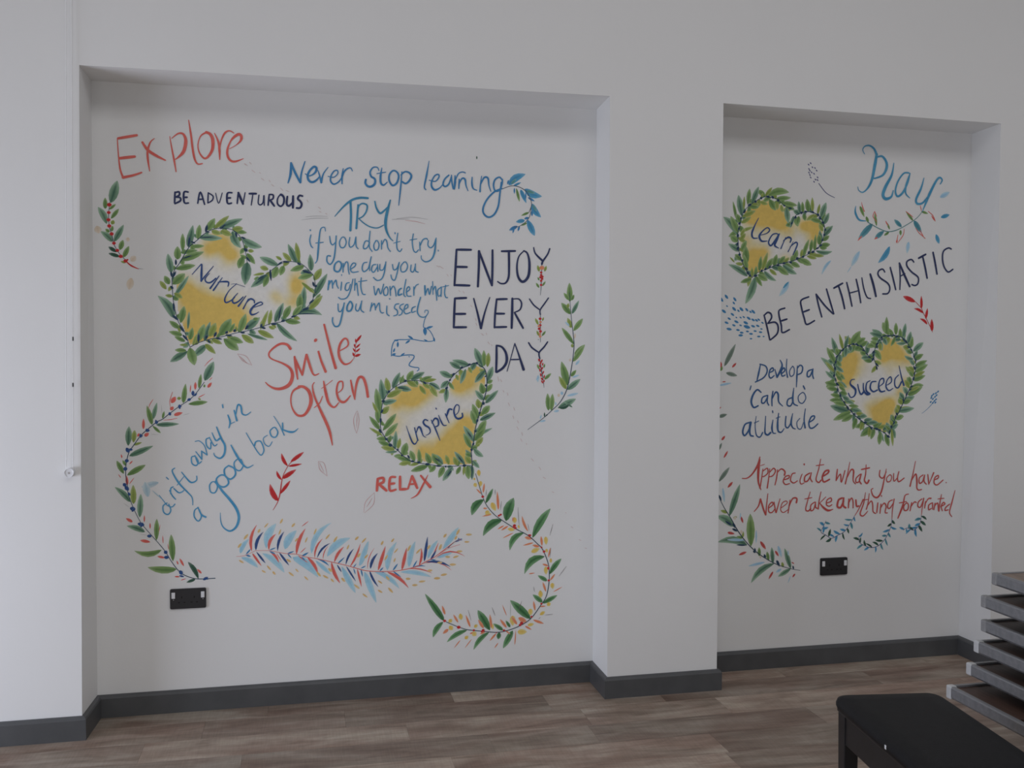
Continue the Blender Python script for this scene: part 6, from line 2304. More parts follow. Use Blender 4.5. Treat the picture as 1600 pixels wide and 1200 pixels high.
L|leaf|leaf|2066,1435,2091,1464,17.7,0
L|leaf|leaf|1959,1277,1954,1356,24.4,0
L|leaf|leaf|1972,1277,1978,1354,24.5,0
L|dleaf|leaf|2069,1725,2102,1786,19.6,0
L|dleaf|leaf|2049,1373,2111,1422,28.5,0
L|dleaf|leaf|2004,1288,2090,1330,30.4,0
L|dleaf|leaf|2074,1291,2034,1316,9.9,0
L|oleaf|leaf|2048,1752,2052,1773,14.7,0
L|oleaf|leaf|2067,1660,2048,1705,22.6,0
L|oleaf|leaf|2044,1376,2008,1435,24.6,0
L|oleaf|leaf|2073,1568,2070,1586,14.7,0
L|deep|leaf|2009,1289,2064,1311,14.7,-0.15
L|deep|leaf|1940,1248,1940,1269,7.3,0
L|deep|leaf|1945,1251,1956,1261,5.9,0
L|pale2|smudge|2088,1488,2107,1509,12.3,0
L|pale2|smudge|2073,1430,2106,1441,9.8,0
L|pale2|smudge|2049,1344,2101,1356,13.8,0
L|pale2|smudge|2024,1349,2021,1365,14.7,0
L|pale2|smudge|2009,1276,1984,1272,12.3,0
L|pale2|smudge|1994,1301,1992,1316,8.8,0
L|pale2|smudge|1945,1231,1918,1226,9.8,0
L|pale2|smudge|1920,1239,1925,1257,7.3,0
L|pale2|smudge|2057,1668,2037,1687,9.8,0
L|peach|smudge|2060,1504,2063,1518,12.3,0
L|peach|smudge|2006,1340,2009,1355,13.7,0
L|peach|smudge|2082,1610,2085,1634,10.8,0
T|painted_garland|short green sprig with red berries at the far left edge below Explore|painting|
P|stem
S|inky|1.6,2.9,2.0|72,2173 65,2117 67,2065 77,2027 87,1984 107,1950 131,1924
S|scarlet|3.3,6.6,2.9|129,1922 141,1911 151,1903 167,1895 180,1890
S|stemgrey|1.7,0.8|180,1891 198,1890
L|dleaf|leaf|74,2162,100,2254,37.6,0
L|dleaf|leaf|57,2074,24,2142,27.6,-0.06
L|dleaf|leaf|79,2001,32,2043,25.1,-0.06
L|dleaf|leaf|85,2001,123,2072,24.3,0
L|leaf|leaf|52,2136,52,2182,18.4,0
L|leaf|leaf|68,2134,93,2157,11.7,0
L|leaf|leaf|74,2096,105,2138,16.7,0
L|leaf|leaf|67,2039,52,2053,14.2,0
L|leaf|leaf|76,2044,80,2067,12.6,0
L|leaf|leaf|107,1967,120,2009,21.0,0
L|leaf|leaf|121,1937,143,1984,20.2,0
L|deep|leaf|95,1958,63,1979,16.0,0
L|deep|leaf|107,1939,63,1952,16.0,0
L|oleaf|leaf|77,2072,84,2090,16.7,0
L|oleaf|leaf|129,1914,110,1920,9.3,0
L|peach|smudge|19,2064,26,2034,29.2,0
L|peach|smudge|151,1921,168,1943,25.3,0
L|peach|smudge|151,1851,142,1803,29.6,0
L|peach|smudge|140,2020,138,2003,16.8,0
L|scarlet|berry|59,2153,77,2154,16.5,0
L|scarlet|berry|58,2121,73,2121,13.5,0
L|scarlet|berry|56,2091,72,2091,14.3,0
L|scarlet|berry|59,2065,75,2066,15.1,0
L|scarlet|berry|68,2033,84,2033,15.1,0
L|scarlet|berry|77,1994,92,1995,13.6,0
L|scarlet|berry|90,1965,105,1965,13.6,0
L|scarlet|berry|102,1940,119,1941,15.1,0
L|scarlet|berry|121,1922,137,1922,15.2,0
L|scarlet|berry|133,1927,141,1927,6.8,0
T|painted_garland|long garland of green leaves with blue berries down the left side of the left alcove|painting|
P|stem
S|inky|2.6,3.4,2.1,3.4|440,1413 405,1365 378,1338 337,1310 299,1281 270,1257 245,1244 207,1212 182,1188 153,1147 136,1121 128,1094 123,1068 121,1024 127,980 130,945 142,905 158,864 179,820 199,792 232,751 274,696 301,648 334,602 368,580 410,568 479,568
L|dleaf|leaf|442,1420,479,1501,35.6,0
L|dleaf|leaf|230,1256,248,1327,18.8,0
L|dleaf|leaf|245,1233,336,1236,20.6,0
L|dleaf|leaf|136,1103,231,1144,24.7,0
L|dleaf|leaf|132,1147,136,1228,27.2,0
L|dleaf|leaf|138,909,78,973,24.8,-0.05
L|dleaf|leaf|175,842,180,941,24.9,0
L|dleaf|leaf|195,779,124,807,24.1,-0.05
L|leaf|leaf|418,1387,427,1448,15.6,0
L|leaf|leaf|375,1320,453,1329,20.8,0
L|leaf|leaf|354,1325,364,1407,21.6,0
L|leaf|leaf|228,1234,208,1315,21.4,0
L|leaf|leaf|230,1229,262,1198,12.8,0
L|leaf|leaf|270,1260,277,1291,10.7,0
L|leaf|leaf|113,1029,86,1084,20.4,0
L|leaf|leaf|123,1062,109,1086,12.8,0
L|leaf|leaf|127,1022,200,1064,24.7,0
L|leaf|leaf|241,742,243,833,21.6,0
L|leaf|leaf|261,699,153,700,25.1,0.15
L|leaf|leaf|307,650,300,764,26.9,0
L|leaf|leaf|321,614,206,627,31.3,0.06
L|leaf|leaf|439,1391,442,1404,8.7,0
L|oleaf|leaf|153,1160,158,1212,20.5,0
L|oleaf|leaf|153,1149,187,1160,11.1,0
L|oleaf|leaf|151,900,150,980,24.8,0
L|oleaf|leaf|338,1338,336,1352,17.3,0
L|oleaf|leaf|418,1338,422,1345,13.0,0
L|deep|leaf|410,569,368,643,20.1,-0.06
L|deep|leaf|397,567,361,555,13.1,0
L|berryblue|berry|393,1356,394,1377,13.0,0
L|berryblue|berry|399,1354,409,1367,8.7,0
L|berryblue|berry|371,1336,385,1343,12.1,0
L|berryblue|berry|333,1312,347,1311,12.9,0
L|berryblue|berry|338,1319,340,1299,9.5,0
L|berryblue|berry|294,1278,305,1281,15.5,0
L|berryblue|berry|240,1246,252,1242,15.4,0
L|berryblue|berry|243,1255,245,1236,8.6,0
L|berryblue|berry|201,1212,218,1209,13.7,0
L|berryblue|berry|205,1218,208,1203,8.6,0
L|berryblue|berry|176,1188,190,1188,12.8,0
L|berryblue|berry|180,1197,183,1179,8.5,0
L|berryblue|berry|125,1138,135,1118,16.2,0
L|berryblue|berry|136,1132,149,1129,11.1,0
L|berryblue|berry|118,1084,134,1083,15.3,0
L|berryblue|berry|112,1051,128,1048,17.0,0
L|berryblue|berry|111,988,122,976,15.3,0
L|berryblue|berry|118,976,132,958,16.2,0
L|berryblue|berry|130,949,138,936,10.2,0
L|berryblue|berry|137,883,158,876,17.9,0
L|berryblue|berry|144,867,157,882,9.4,0
L|berryblue|berry|167,816,193,808,17.1,0
L|berryblue|berry|179,800,187,819,11.1,0
L|berryblue|berry|204,762,222,760,13.8,0
L|berryblue|berry|272,694,284,684,15.6,0
L|berryblue|berry|271,668,290,666,14.7,0
L|berryblue|berry|334,608,344,590,15.7,0
L|berryblue|berry|332,586,351,581,7.8,0
L|berryblue|berry|429,563,449,574,12.3,0
L|berryblue|berry|436,572,451,565,8.8,0
L|red|petal|403,1381,404,1414,11.3,0
L|red|petal|454,1390,470,1412,13.1,0
L|red|petal|382,1369,385,1403,4.8,0
L|red|petal|306,1325,323,1352,19.8,0
L|red|petal|302,1295,314,1310,15.5,0
L|red|petal|316,1274,351,1284,15.5,0
L|red|petal|193,1216,194,1260,12.0,0
L|red|petal|197,1186,215,1199,15.4,0
L|red|petal|170,1184,176,1199,9.4,0
L|red|petal|414,1347,444,1363,3.9,0
L|red|petal|107,1095,104,1111,5.9,0
L|red|petal|136,1068,149,1083,5.5,0
L|red|petal|127,980,124,1020,11.9,0
L|red|petal|135,984,155,1012,3.4,0
L|red|petal|102,1012,91,1028,3.4,0
L|red|petal|146,823,120,840,12.8,0
L|red|petal|193,821,194,850,6.0,0
L|red|petal|216,792,216,817,6.0,0
L|red|petal|216,735,176,744,13.8,0
L|red|petal|268,727,266,762,3.9,0
L|red|petal|274,665,244,673,10.4,0
L|red|petal|351,626,334,660,9.6,0
L|red|petal|423,591,405,611,9.6,0
L|red|petal|328,634,322,651,6.1,0
L|red|petal|338,566,360,572,3.9,0
L|red|petal|313,583,334,581,7.0,0
L|red|petal|290,700,286,727,2.6,0
L|red|petal|251,775,257,808,2.2,0
P|tendril
S|red|1.3,3.0,1.7|302,1308 300,1334 311,1372
S|red|1.3,2.9,1.7|214,1304 221,1322 233,1341
S|red|1.3,2.9,1.7|274,1253 303,1255 329,1261
S|red|1.3,3.0,1.7|442,1482 457,1500 476,1516
S|red|1.3,3.0,1.7|461,1422 472,1433
S|faint|0.8,1.7,0.8|354,1274 379,1280
S|faint|0.8,1.7,0.8|224,1194 253,1191
S|faint|0.8,1.7,0.8|266,1317 268,1277
S|faint|0.8,1.7,0.8|176,771 203,765
S|faint|0.8,1.7,0.8|113,903 134,887
T|painted_feather|long horizontal feather of light blue, red and navy strokes with ochre specks|painting|
P|quill
S|red|1.3,2.2,3.0,3.5,2.6|568,658 603,661 634,674 651,680 704,678 743,669 783,661 823,657 859,644 903,635 966,618 1034,599 1075,585 1121,571 1176,564 1212,563 1249,563 1282,566 1319,572 1357,582 1385,597 1418,612 1446,630 1489,661 1522,684 1551,694
L|cyan|barb|584,671,620,732,20.4,0.1
L|cyan|barb|588,653,657,606,22.2,0.08
L|cyan|barb|693,689,734,795,34.0,0.12
L|cyan|barb|677,667,769,579,27.7,0.08
L|cyan|barb|772,682,821,762,34.2,0.1
L|cyan|barb|805,644,913,552,39.7,0.1
L|cyan|barb|885,658,971,790,24.5,0.15
L|cyan|barb|953,642,1053,720,33.8,0.12
L|cyan|barb|903,625,968,561,18.2,0
L|cyan|barb|1016,593,1076,473,26.6,0
L|cyan|barb|1096,594,1134,702,23.1,0
L|cyan|barb|1116,565,1168,424,27.8,0
L|red|barb|632,678,654,793,13.5,0.12
L|red|barb|634,669,672,612,10.0,0
L|red|barb|704,680,734,750,14.3,0.15
L|red|barb|706,675,746,622,10.7,0.1
L|red|barb|735,665,757,631,3.2,0
L|red|barb|821,657,860,769,16.3,0.08
L|red|barb|827,652,870,617,5.8,0
L|red|barb|836,661,862,686,3.6,0
L|red|barb|868,641,913,564,14.5,0.08
L|red|barb|899,637,934,722,8.7,0.12
L|red|barb|935,631,958,689,4.4,0.1
L|red|barb|984,615,1026,682,13.2,0.08
L|red|barb|971,616,1009,520,15.4,-0.06
L|red|barb|1052,591,1098,693,10.3,-0.05
L|red|barb|1084,580,1103,499,9.6,0
L|red|barb|1130,578,1161,671,3.7,0.1
L|red|barb|1176,569,1209,677,15.6,0
L|indigo|barb|649,682,681,761,14.3,0.12
L|indigo|barb|651,675,689,623,9.3,0
L|indigo|barb|741,674,769,759,12.2,0.1
L|indigo|barb|748,667,789,609,10.1,0
L|indigo|barb|910,637,966,700,9.5,0.12
L|indigo|barb|1034,601,1069,671,9.6,0.08
L|indigo|barb|1036,594,1078,524,8.1,0
L|indigo|barb|1142,578,1175,647,13.4,0.1
L|indigo|barb|1139,568,1177,495,10.4,-0.05
L|indigo|barb|996,603,1015,569,7.3,0
L|blue|barb|608,666,628,689,7.1,0
L|blue|barb|605,664,628,655,7.8,0
L|blue|barb|706,680,734,690,5.7,0
L|blue|barb|706,675,731,662,7.2,0
L|blue|barb|781,661,811,671,6.5,0
L|blue|barb|783,661,800,640,5.8,0
L|blue|barb|843,647,873,663,8.7,0
L|blue|barb|843,644,859,626,6.5,0
L|blue|barb|910,632,961,599,8.0,0.08
L|blue|barb|998,607,1029,635,6.6,0
L|blue|barb|1066,586,1081,605,5.2,0
L|blue|barb|1068,583,1076,556,5.2,0
L|blue|barb|1100,582,1122,592,5.9,0
L|blue|barb|1100,579,1108,544,6.7,0
L|blue|barb|1183,566,1200,582,6.7,0
L|blue|barb|1185,566,1214,550,4.5,0
L|cyan|barb|1217,569,1258,693,27.0,0.1
L|cyan|barb|1161,563,1270,483,22.3,0.1
L|cyan|barb|1277,557,1413,529,20.6,0.06
L|cyan|barb|1314,579,1342,693,25.4,0.05
L|cyan|barb|1399,613,1444,694,20.8,0.06
L|cyan|barb|1468,653,1539,749,27.5,0
L|cyan|barb|1442,616,1519,642,20.9,0
L|cyan|barb|1092,594,1132,702,18.5,0
L|red|barb|1217,560,1312,483,14.9,0.08
L|red|barb|1282,566,1304,666,15.7,0
L|red|barb|1310,570,1420,544,6.0,0.08
L|red|barb|1359,582,1369,662,11.3,-0.08
L|red|barb|1375,590,1508,553,5.3,0.15
L|red|barb|1418,612,1448,683,6.1,0
L|red|barb|1432,612,1570,614,6.8,0.2
L|red|barb|1157,577,1158,628,0.7,0
L|indigo|barb|1383,600,1398,712,14.3,0
L|indigo|barb|1390,597,1503,570,11.3,0.1
L|indigo|barb|1411,605,1438,650,9.8,0
L|blue|barb|1242,566,1264,596,8.2,0
L|blue|barb|1244,561,1278,534,6.7,0
L|blue|barb|1331,574,1351,607,6.8,0
L|blue|barb|1331,574,1389,578,6.8,0.1
L|blue|barb|1411,608,1438,604,5.3,0
L|blue|barb|1522,683,1557,698,9.1,0
L|blue|barb|1541,690,1539,702,5.3,0
L|blue|barb|1539,692,1558,691,4.6,0
L|blue|barb|1488,659,1499,663,6.8,0
P|tendril
S|red|2.3,1.4|1451,632 1494,656 1546,671
S|stemgrey|2.3,1.4|1494,661 1522,684 1541,691
L|ochre|speck|574,696,589,715,10.6,0
L|ochre|speck|599,731,617,754,11.1,0
L|ochre|speck|658,758,667,774,11.1,0
L|ochre|speck|685,780,702,799,7.1,0
L|ochre|speck|752,795,763,816,9.4,0
L|ochre|speck|746,746,755,770,7.6,0
L|ochre|speck|801,778,815,794,10.4,0
L|ochre|speck|815,713,827,729,7.7,0
L|ochre|speck|858,707,868,731,6.8,0
L|ochre|speck|896,741,907,768,7.7,0
L|ochre|speck|946,718,965,741,8.2,0
L|ochre|speck|981,704,997,729,10.1,0
L|ochre|speck|1075,710,1090,725,10.6,0
L|ochre|speck|1104,696,1124,718,8.3,0
L|ochre|speck|1039,669,1048,690,7.8,0
L|ochre|speck|1190,683,1199,701,10.2,0
L|ochre|speck|1235,694,1247,710,8.9,0
L|ochre|speck|1116,626,1131,643,9.2,0
L|ochre|speck|1085,631,1097,650,10.6,0
L|ochre|speck|1206,619,1220,633,7.0,0
L|ochre|speck|1247,644,1265,665,7.0,0
L|ochre|speck|1205,613,1219,638,9.8,0
L|ochre|speck|1246,603,1253,622,7.9,0
L|ochre|speck|1308,650,1321,677,10.8,0
L|ochre|speck|1346,637,1367,659,8.9,0
L|ochre|speck|1397,655,1410,674,11.3,0
L|ochre|speck|1471,706,1484,722,11.4,0
L|ochre|speck|1451,649,1461,676,11.9,0
L|ochre|speck|1522,694,1532,711,10.5,0
L|ochre|speck|1530,715,1544,741,11.9,0
L|ochre|speck|578,642,598,628,8.0,0
L|ochre|speck|673,593,690,582,7.6,0
L|ochre|speck|695,613,712,592,7.6,0
L|ochre|speck|719,586,731,571,9.4,0
L|ochre|speck|778,637,797,624,9.9,0
L|ochre|speck|787,580,809,561,9.0,0
L|ochre|speck|816,593,829,578,6.8,0
L|ochre|speck|854,558,871,540,7.3,0
L|ochre|speck|908,575,925,554,10.0,0
L|ochre|speck|934,559,958,544,9.1,0
L|ochre|speck|968,542,982,526,8.2,0
L|ochre|speck|1015,544,1030,525,11.0,0
L|ochre|speck|1070,511,1094,491,9.2,0
L|ochre|speck|1107,468,1129,450,8.3,0
L|ochre|speck|1175,481,1195,468,8.8,0
L|ochre|speck|1221,489,1242,465,10.3,0
L|ochre|speck|1175,524,1195,509,7.4,0
L|ochre|speck|958,589,974,573,11.4,0
L|ochre|speck|1211,541,1227,523,11.2,0
L|ochre|speck|1573,715,1601,714,11.0,0
L|ochre|speck|1566,682,1590,681,8.6,0
L|ochre|speck|1531,640,1557,639,11.0,0
L|ochre|speck|1478,618,1501,615,10.5,0
L|ochre|speck|1514,612,1540,619,10.0,0
L|ochre|speck|1442,592,1465,592,9.5,0
L|ochre|speck|1498,581,1528,580,11.4,0
L|ochre|speck|1397,558,1420,558,10.9,0
L|ochre|speck|1458,534,1487,538,11.4,0
L|ochre|speck|1427,521,1456,521,12.3,0
L|ochre|speck|1358,509,1388,511,9.9,0
L|ochre|speck|1299,526,1321,524,11.7,0
L|ochre|speck|1328,495,1353,495,10.8,0
L|red|speck|844,779,873,801,3.6,0
T|painted_garland|curling garland of green leaves and yellow petals below the Inspire heart|painting|
P|stem
S|stemnavy|2.3,3.3,3.7,3.7,2.8|1617,993 1634,938 1651,885 1670,844 1702,805 1738,777 1800,736 1864,700 1908,660 1933,633 1958,574 1966,525 1964,467 1951,409 1922,366 1882,315 1838,286 1779,265 1720,257 1652,266 1584,277 1541,292 1483,319
L|deepleaf|leaf|1656,873,1600,803,36.5,-0.15
L|deepleaf|leaf|1665,856,1698,922,19.2,0
L|deepleaf|leaf|1740,777,1653,706,37.7,-0.15
L|deepleaf|leaf|1760,771,1795,876,48.5,0.06
L|deepleaf|leaf|1846,714,1778,635,29.3,-0.2
L|deepleaf|leaf|1886,689,1970,821,38.2,0.05
L|deepleaf|leaf|1943,599,1848,522,35.4,-0.2
L|deepleaf|leaf|1968,515,2024,585,26.7,0.05
L|deepleaf|leaf|1956,484,1912,511,19.7,0
L|deepleaf|leaf|1934,385,1888,423,22.2,0
L|deepleaf|leaf|1936,380,2005,414,21.7,0
L|deepleaf|leaf|1783,316,1782,403,1.0,0
L|deepleaf|leaf|1877,311,1781,402,37.3,0
L|deepleaf|leaf|1781,277,1760,309,14.6,0
L|deepleaf|leaf|1747,265,1702,298,19.5,0
L|deepleaf|leaf|1686,269,1629,364,36.8,0
L|deepleaf|leaf|1730,256,1725,224,21.4,0
L|deepleaf|leaf|1793,260,1748,181,29.3,0
L|deepleaf|leaf|1681,259,1610,183,23.3,-0.1
L|deepleaf|leaf|1579,275,1487,226,23.1,-0.08
L|deepleaf|leaf|1474,324,1387,452,28.6,0
L|deepleaf|leaf|1469,320,1423,252,25.7,-0.1
L|yellow|petal|1631,1010,1634,980,18.2,0
L|yellow|petal|1611,974,1613,962,9.6,0
L|yellow|petal|1641,958,1639,932,18.2,0
L|yellow|petal|1613,950,1620,931,18.2,0
L|yellow|petal|1692,858,1711,819,24.1,0
L|yellow|petal|1665,820,1682,803,21.2,0
L|yellow|petal|1663,803,1691,806,14.4,0
L|yellow|petal|1798,787,1802,759,22.4,0
L|yellow|petal|1818,750,1822,733,9.7,0
L|yellow|petal|1768,734,1801,728,17.5,0
L|yellow|petal|1948,691,1951,653,19.7,0
L|yellow|petal|1880,622,1919,637,22.5,0
L|yellow|petal|1951,634,1956,616,12.8,0
L|yellow|petal|1973,589,1974,567,12.8,0
L|yellow|petal|1949,551,1951,514,19.7,0
L|yellow|petal|1980,473,1983,445,19.8,0
L|yellow|petal|1923,441,1927,406,21.7,0
L|yellow|petal|1959,382,1970,366,20.7,0
L|yellow|petal|1922,326,1946,341,16.8,0
L|yellow|petal|1876,358,1878,327,22.6,0
L|yellow|petal|1864,281,1894,286,16.7,0
L|yellow|petal|1816,253,1860,251,26.4,0
L|yellow|petal|1792,330,1793,283,27.3,0
L|yellow|petal|1615,298,1625,285,19.3,0
L|yellow|petal|1604,265,1622,247,23.1,0
L|yellow|petal|1569,236,1585,248,17.3,0
L|yellow|petal|1547,354,1553,324,20.1,0
L|yellow|petal|1496,329,1509,316,20.1,0
L|yellow|petal|1498,300,1512,280,22.0,0
L|yellow|petal|1694,298,1701,271,14.5,0
L|orange|petal|1653,904,1658,948,9.6,0
L|orange|petal|1643,900,1621,923,7.2,0
L|orange|petal|1724,824,1718,908,12.6,0
L|orange|petal|1653,833,1672,831,8.6,0
L|orange|petal|1692,803,1648,796,6.7,0
L|orange|petal|1864,719,1835,791,12.7,0.06
L|orange|petal|1751,750,1720,734,7.7,0
L|orange|petal|1770,747,1737,728,9.7,0
L|orange|petal|1795,715,1744,692,6.3,0
L|orange|petal|1792,770,1793,787,7.8,0
L|orange|petal|1884,684,1848,692,15.7,0
L|orange|petal|1889,665,1840,654,8.8,0
L|orange|petal|1918,645,1885,654,12.8,0
L|orange|petal|1931,649,1926,694,11.8,0
L|orange|petal|1961,593,1971,639,7.4,0
L|orange|petal|1961,554,1933,564,9.9,0
L|orange|petal|1971,486,1994,515,9.9,0
L|orange|petal|1951,433,1935,479,10.9,0
L|orange|petal|1986,431,2029,452,5.4,0
L|orange|petal|1899,348,1891,393,10.8,0
L|orange|petal|1890,305,1941,284,12.8,0
L|orange|petal|1813,288,1787,326,13.7,0
L|orange|petal|1820,319,1859,296,22.5,0
L|orange|petal|1764,276,1733,317,12.7,0
L|orange|petal|1693,278,1685,342,12.6,0
L|orange|petal|1656,280,1631,321,14.5,0
L|orange|petal|1594,289,1573,346,10.6,0
L|orange|petal|1538,313,1516,351,10.5,0
L|orange|petal|1478,353,1464,395,11.4,0
L|orange|petal|1493,285,1468,266,15.3,0
L|orange|petal|1715,252,1685,219,9.7,0
L|orange|petal|1803,193,1808,262,5.4,0
L|orange|petal|1852,278,1883,259,8.8,0
L|orange|petal|1548,231,1519,196,5.3,0
L|orange|petal|1601,233,1569,193,4.3,0
L|orange|petal|1725,208,1707,184,5.4,0
L|orange|petal|1764,332,1743,384,4.4,0
L|orange|petal|1869,521,1898,524,5.4,0
L|orange|petal|1606,262,1592,258,7.7,0
L|orange|petal|1664,265,1640,253,10.6,0
L|orange|petal|1757,265,1782,244,6.8,0
L|orange|petal|1920,365,1950,366,6.9,0
L|scarlet|berry|1644,887,1657,886,11.2,0
L|scarlet|berry|1721,797,1731,796,9.6,0
L|scarlet|berry|1729,801,1740,801,9.6,0
L|scarlet|berry|1792,749,1807,748,13.1,0
L|scarlet|berry|1797,737,1810,737,11.4,0
L|scarlet|berry|1790,742,1799,741,7.9,0
L|scarlet|berry|1868,700,1879,700,10.6,0
L|scarlet|berry|1864,702,1872,702,7.0,0
L|scarlet|berry|1924,642,1933,642,8.0,0
L|scarlet|berry|1934,622,1947,622,11.5,0
L|scarlet|berry|1956,546,1967,545,9.8,0
L|scarlet|berry|1957,541,1967,541,8.9,0
L|scarlet|berry|1955,543,1966,542,9.8,0
L|scarlet|berry|1958,486,1970,486,10.7,0
L|scarlet|berry|1924,379,1934,378,9.8,0
L|scarlet|berry|1877,320,1887,320,9.7,0
L|scarlet|berry|1827,294,1843,293,14.1,0
L|scarlet|berry|1821,285,1834,284,11.5,0
L|scarlet|berry|1532,292,1549,291,14.7,0
L|scarlet|berry|1647,271,1661,270,13.0,0
L|scarlet|berry|1643,265,1652,264,7.8,0
L|scarlet|berry|1605,273,1616,273,10.4,0
L|scarlet|berry|1469,325,1483,324,12.0,0
L|scarlet|berry|1746,265,1757,264,9.6,0
L|scarlet|berry|1713,256,1719,255,5.2,0
P|tendril
S|dark|0.9,2.4,0.9|1733,820 1738,863
S|dark|1.0,2.4,1.0|1822,750 1818,789 1816,832
S|dark|1.0,2.4,1.0|1869,722 1863,754
S|dark|1.0,2.4,1.0|1983,749 1968,696
S|dark|0.9,2.4,0.9|1665,885 1668,918
S|dark|0.9,2.4,0.9|1709,893 1708,917
S|dark|1.0,2.4,1.0|2013,503 2048,548
S|dark|0.9,2.4,0.9|1598,319 1584,368
S|dark|1.0,2.4,1.0|1710,335 1695,374
S|dark|1.0,2.4,1.0|1896,436 1891,460
S|dark|1.0,2.4,1.0|1947,324 1984,326
S|dark|1.0,2.4,1.0|1917,308 1924,315
S|dark|1.0,2.4,1.0|1968,593 1973,637
S|dark|1.0,2.4,1.0|1821,354 1835,396
T|painted_garland|green leaf garland with red petals sweeping along the left edge of the right alcove|painting|
P|stem
S|stemnavy|2.6,4.6,4.1,2.0|2799,871 2810,851 2838,799 2876,742 2910,685 2954,628 3004,580 3060,541 3122,508 3195,484 3247,473
L|greyleaf|leaf|2809,924,2864,993,21.9,0
L|greyleaf|leaf|2806,1238,2849,1250,18.7,0
L|greyleaf|leaf|2806,1077,2823,1112,13.6,0
L|greyleaf|leaf|2832,1482,2889,1589,23.9,0
L|greyleaf|leaf|2841,1450,2899,1436,20.8,0
L|dleaf|leaf|2866,755,2920,909,32.6,0
L|dleaf|leaf|2888,705,2800,758,40.0,-0.1
L|dleaf|leaf|2961,611,2808,631,36.0,-0.12
L|dleaf|leaf|3106,513,2985,424,33.2,-0.12
L|dleaf|leaf|3196,485,3161,586,25.9,0
L|dleaf|leaf|3196,484,3129,448,23.7,0
L|dleaf|leaf|3100,513,3092,594,22.5,0
L|leaf|leaf|2982,604,2976,763,44.6,0
L|leaf|leaf|2938,646,2905,655,13.7,0
L|leaf|leaf|3027,553,3025,597,18.1,0
L|leaf|leaf|3077,528,3067,574,18.2,0
L|leaf|leaf|2809,1459,2819,1484,20.8,0
L|oleaf|leaf|2857,772,2821,785,16.8,0
L|oleaf|leaf|3155,493,3148,519,16.1,0
L|oleaf|leaf|2938,649,2940,679,12.7,0
L|oleaf|leaf|2898,742,2895,754,21.1,0
L|inky|bud|2810,861,2824,830,10.5,0
L|inky|bud|2885,722,2899,696,12.6,0
L|inky|bud|2882,694,2911,680,11.6,0
L|inky|bud|3052,562,3060,540,12.8,0
L|inky|bud|2993,580,3010,574,13.8,0
L|inky|bud|3001,595,3006,574,8.5,0
L|inky|bud|3119,529,3136,497,13.9,0
L|inky|bud|3206,499,3212,480,8.6,0
L|inky|bud|2844,733,2882,709,11.5,0
L|inky|bud|2905,614,2960,610,8.4,0
L|red2|petal|2811,1474,2813,1504,15.6,0
L|red2|petal|2872,1476,2894,1498,11.5,0
L|red2|petal|2821,1406,2841,1408,5.7,0
L|red2|petal|2804,1274,2817,1286,6.2,0
L|red2|petal|2822,1125,2840,1146,12.5,0
L|red2|petal|2834,1039,2855,1073,10.5,0
L|red2|petal|2856,894,2882,922,13.6,0
L|red2|petal|2858,676,2895,668,13.7,0
L|red2|petal|2926,753,2939,719,11.6,0
L|red2|petal|3031,626,3061,586,16.0,0
L|red2|petal|2918,564,2959,577,13.7,0
L|red2|petal|3111,576,3130,548,11.8,0
L|red2|petal|3101,474,3078,437,11.8,0
L|red2|petal|3200,516,3215,507,5.9,0
L|red2|petal|3220,458,3206,440,9.7,0
L|pale2|smudge|2804,1389,2869,1401,11.4,0
L|pale2|smudge|3055,522,2971,507,13.9,0
L|pale2|smudge|3126,599,3145,545,18.2,0
L|pale2|smudge|2949,635,2857,641,13.8,0
L|pale2|smudge|3009,681,3009,618,10.6,0
L|pale2|smudge|3145,485,3116,469,14.0,0
L|pale2|smudge|3195,447,3182,413,5.4,0
L|pale2|smudge|3179,575,3183,549,6.5,0
L|pale2|smudge|2925,769,2923,738,7.4,0
L|pale2|smudge|2831,893,2840,825,13.6,0
L|peach|smudge|2895,752,2898,737,15.8,0
L|peach|smudge|2929,685,2932,664,14.8,0
L|peach|smudge|3032,553,3035,542,12.8,0
T|dashed_trail|faint reddish dashed trail falling from Explore toward TRY|painting|
P|dash
S|faintred2|1.7|611,2349 622,2341
P|dash
S|faintred2|1.7|631,2354 639,2348
P|dash
S|faintred2|1.7|641,2322 654,2313
P|dash
S|faintred2|1.7|610,2347 625,2339
P|dash
S|faintred2|1.7|632,2355 640,2346
P|dash
S|faintred2|1.7|641,2322 655,2312
P|dash
S|faintred2|1.7|672,2314 678,2309
P|dash
S|faintred2|1.7|680,2289 692,2280
P|dash
S|faintred2|1.7|713,2283 718,2274
P|dash
S|faintred2|1.7|722,2265 733,2256
P|dash
S|faintred2|1.7|759,2251 772,2238
P|dash
S|faintred2|1.7|783,2241 796,2236
P|dash
S|faintred2|1.7|871,2204 877,2193
P|dash
S|faintred2|1.8|919,2175 930,2167
P|dash
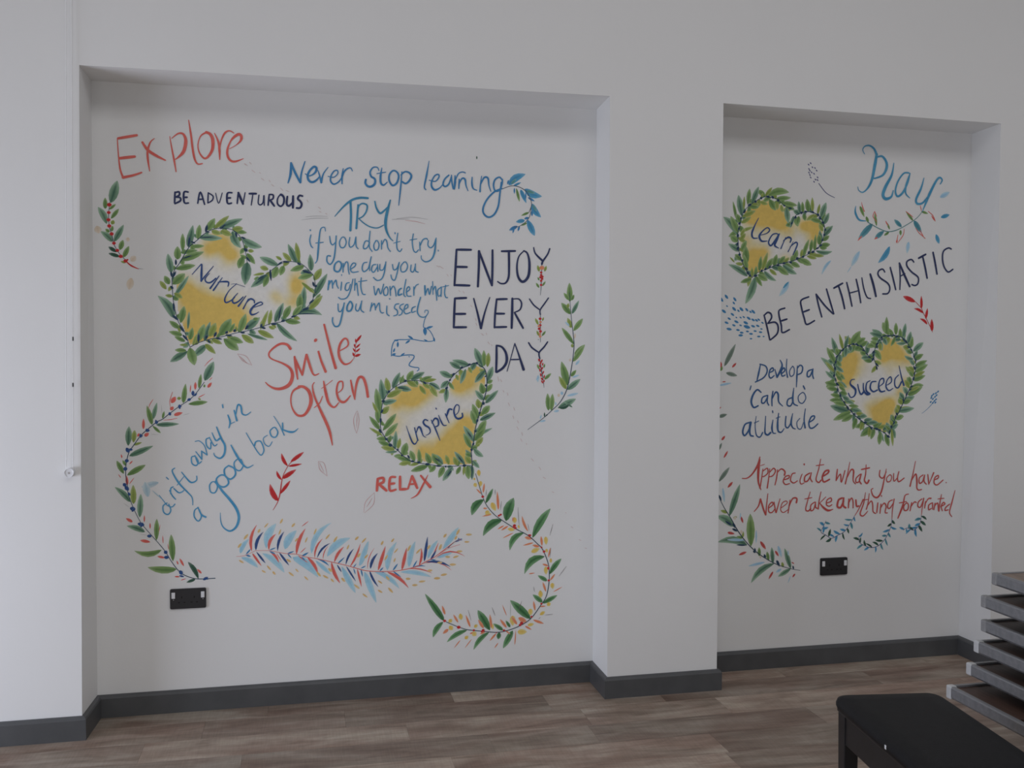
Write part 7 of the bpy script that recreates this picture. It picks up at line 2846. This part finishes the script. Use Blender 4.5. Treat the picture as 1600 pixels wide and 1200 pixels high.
S|faintred2|1.8|923,2157 932,2152
P|dash
S|faintred2|1.8|950,2149 957,2145
T|dashed_trail|faint reddish dashed trail running down past ENJOY and DAY to the right corner|painting|
P|dash
S|faintred2|1.8|1437,1932 1451,1926
P|dash
S|faintred2|1.8|1451,1930 1469,1919
P|dash
S|faintred2|1.8|1484,1895 1491,1886
P|dash
S|faintred2|1.8|1503,1894 1505,1887
P|dash
S|faintred2|1.8|1538,1824 1545,1817
P|dash
S|faintred2|1.8|1557,1820 1564,1811
P|dash
S|faintred2|1.9|1593,1757 1600,1750
P|dash
S|faintred2|1.9|1615,1699 1619,1687
P|dash
S|faintred2|1.9|1617,1678 1622,1666
P|dash
S|faintred2|1.9|1641,1631 1653,1621
P|dash
S|faintred2|1.9|1665,1633 1667,1624
P|dash
S|faintred2|1.9|1672,1592 1682,1581
P|dash
S|faintred2|1.9|1689,1581 1692,1574
P|dash
S|faintred2|1.9|1719,1434 1724,1413
P|dash
S|faintred2|1.9|1731,1422 1738,1410
P|dash
S|faintred2|1.9|1743,1372 1748,1363
P|dash
S|faintred2|1.9|1763,1360 1767,1348
P|dash
S|faintred2|1.9|1768,1315 1775,1300
P|dash
S|faintred2|1.9|1794,1293 1799,1279
P|dash
S|faintred2|1.9|1790,1255 1795,1241
P|dash
S|faintred2|1.9|1812,1233 1817,1221
P|dash
S|faintred2|1.9|1809,1204 1817,1190
P|dash
S|faintred2|1.9|1832,1178 1836,1163
P|dash
S|faintred2|1.9|1827,1149 1834,1135
P|dash
S|faintred2|1.9|1854,1127 1856,1120
P|dash
S|faintred2|1.9|1877,1057 1889,1044
P|dash
S|faintred2|1.9|1914,1017 1924,1003
P|dash
S|faintred2|1.9|1934,969 1947,961
P|dash
S|faintred2|1.9|1977,900 1987,895
P|dash
S|faintred2|1.9|2070,734 2081,726
P|dash
S|faintred2|2.0|2109,671 2119,666
P|dash
S|faintred2|2.0|2137,631 2147,628
P|dash
S|faintred2|1.9|2042,800 2047,798"""
build_mural(MURAL)
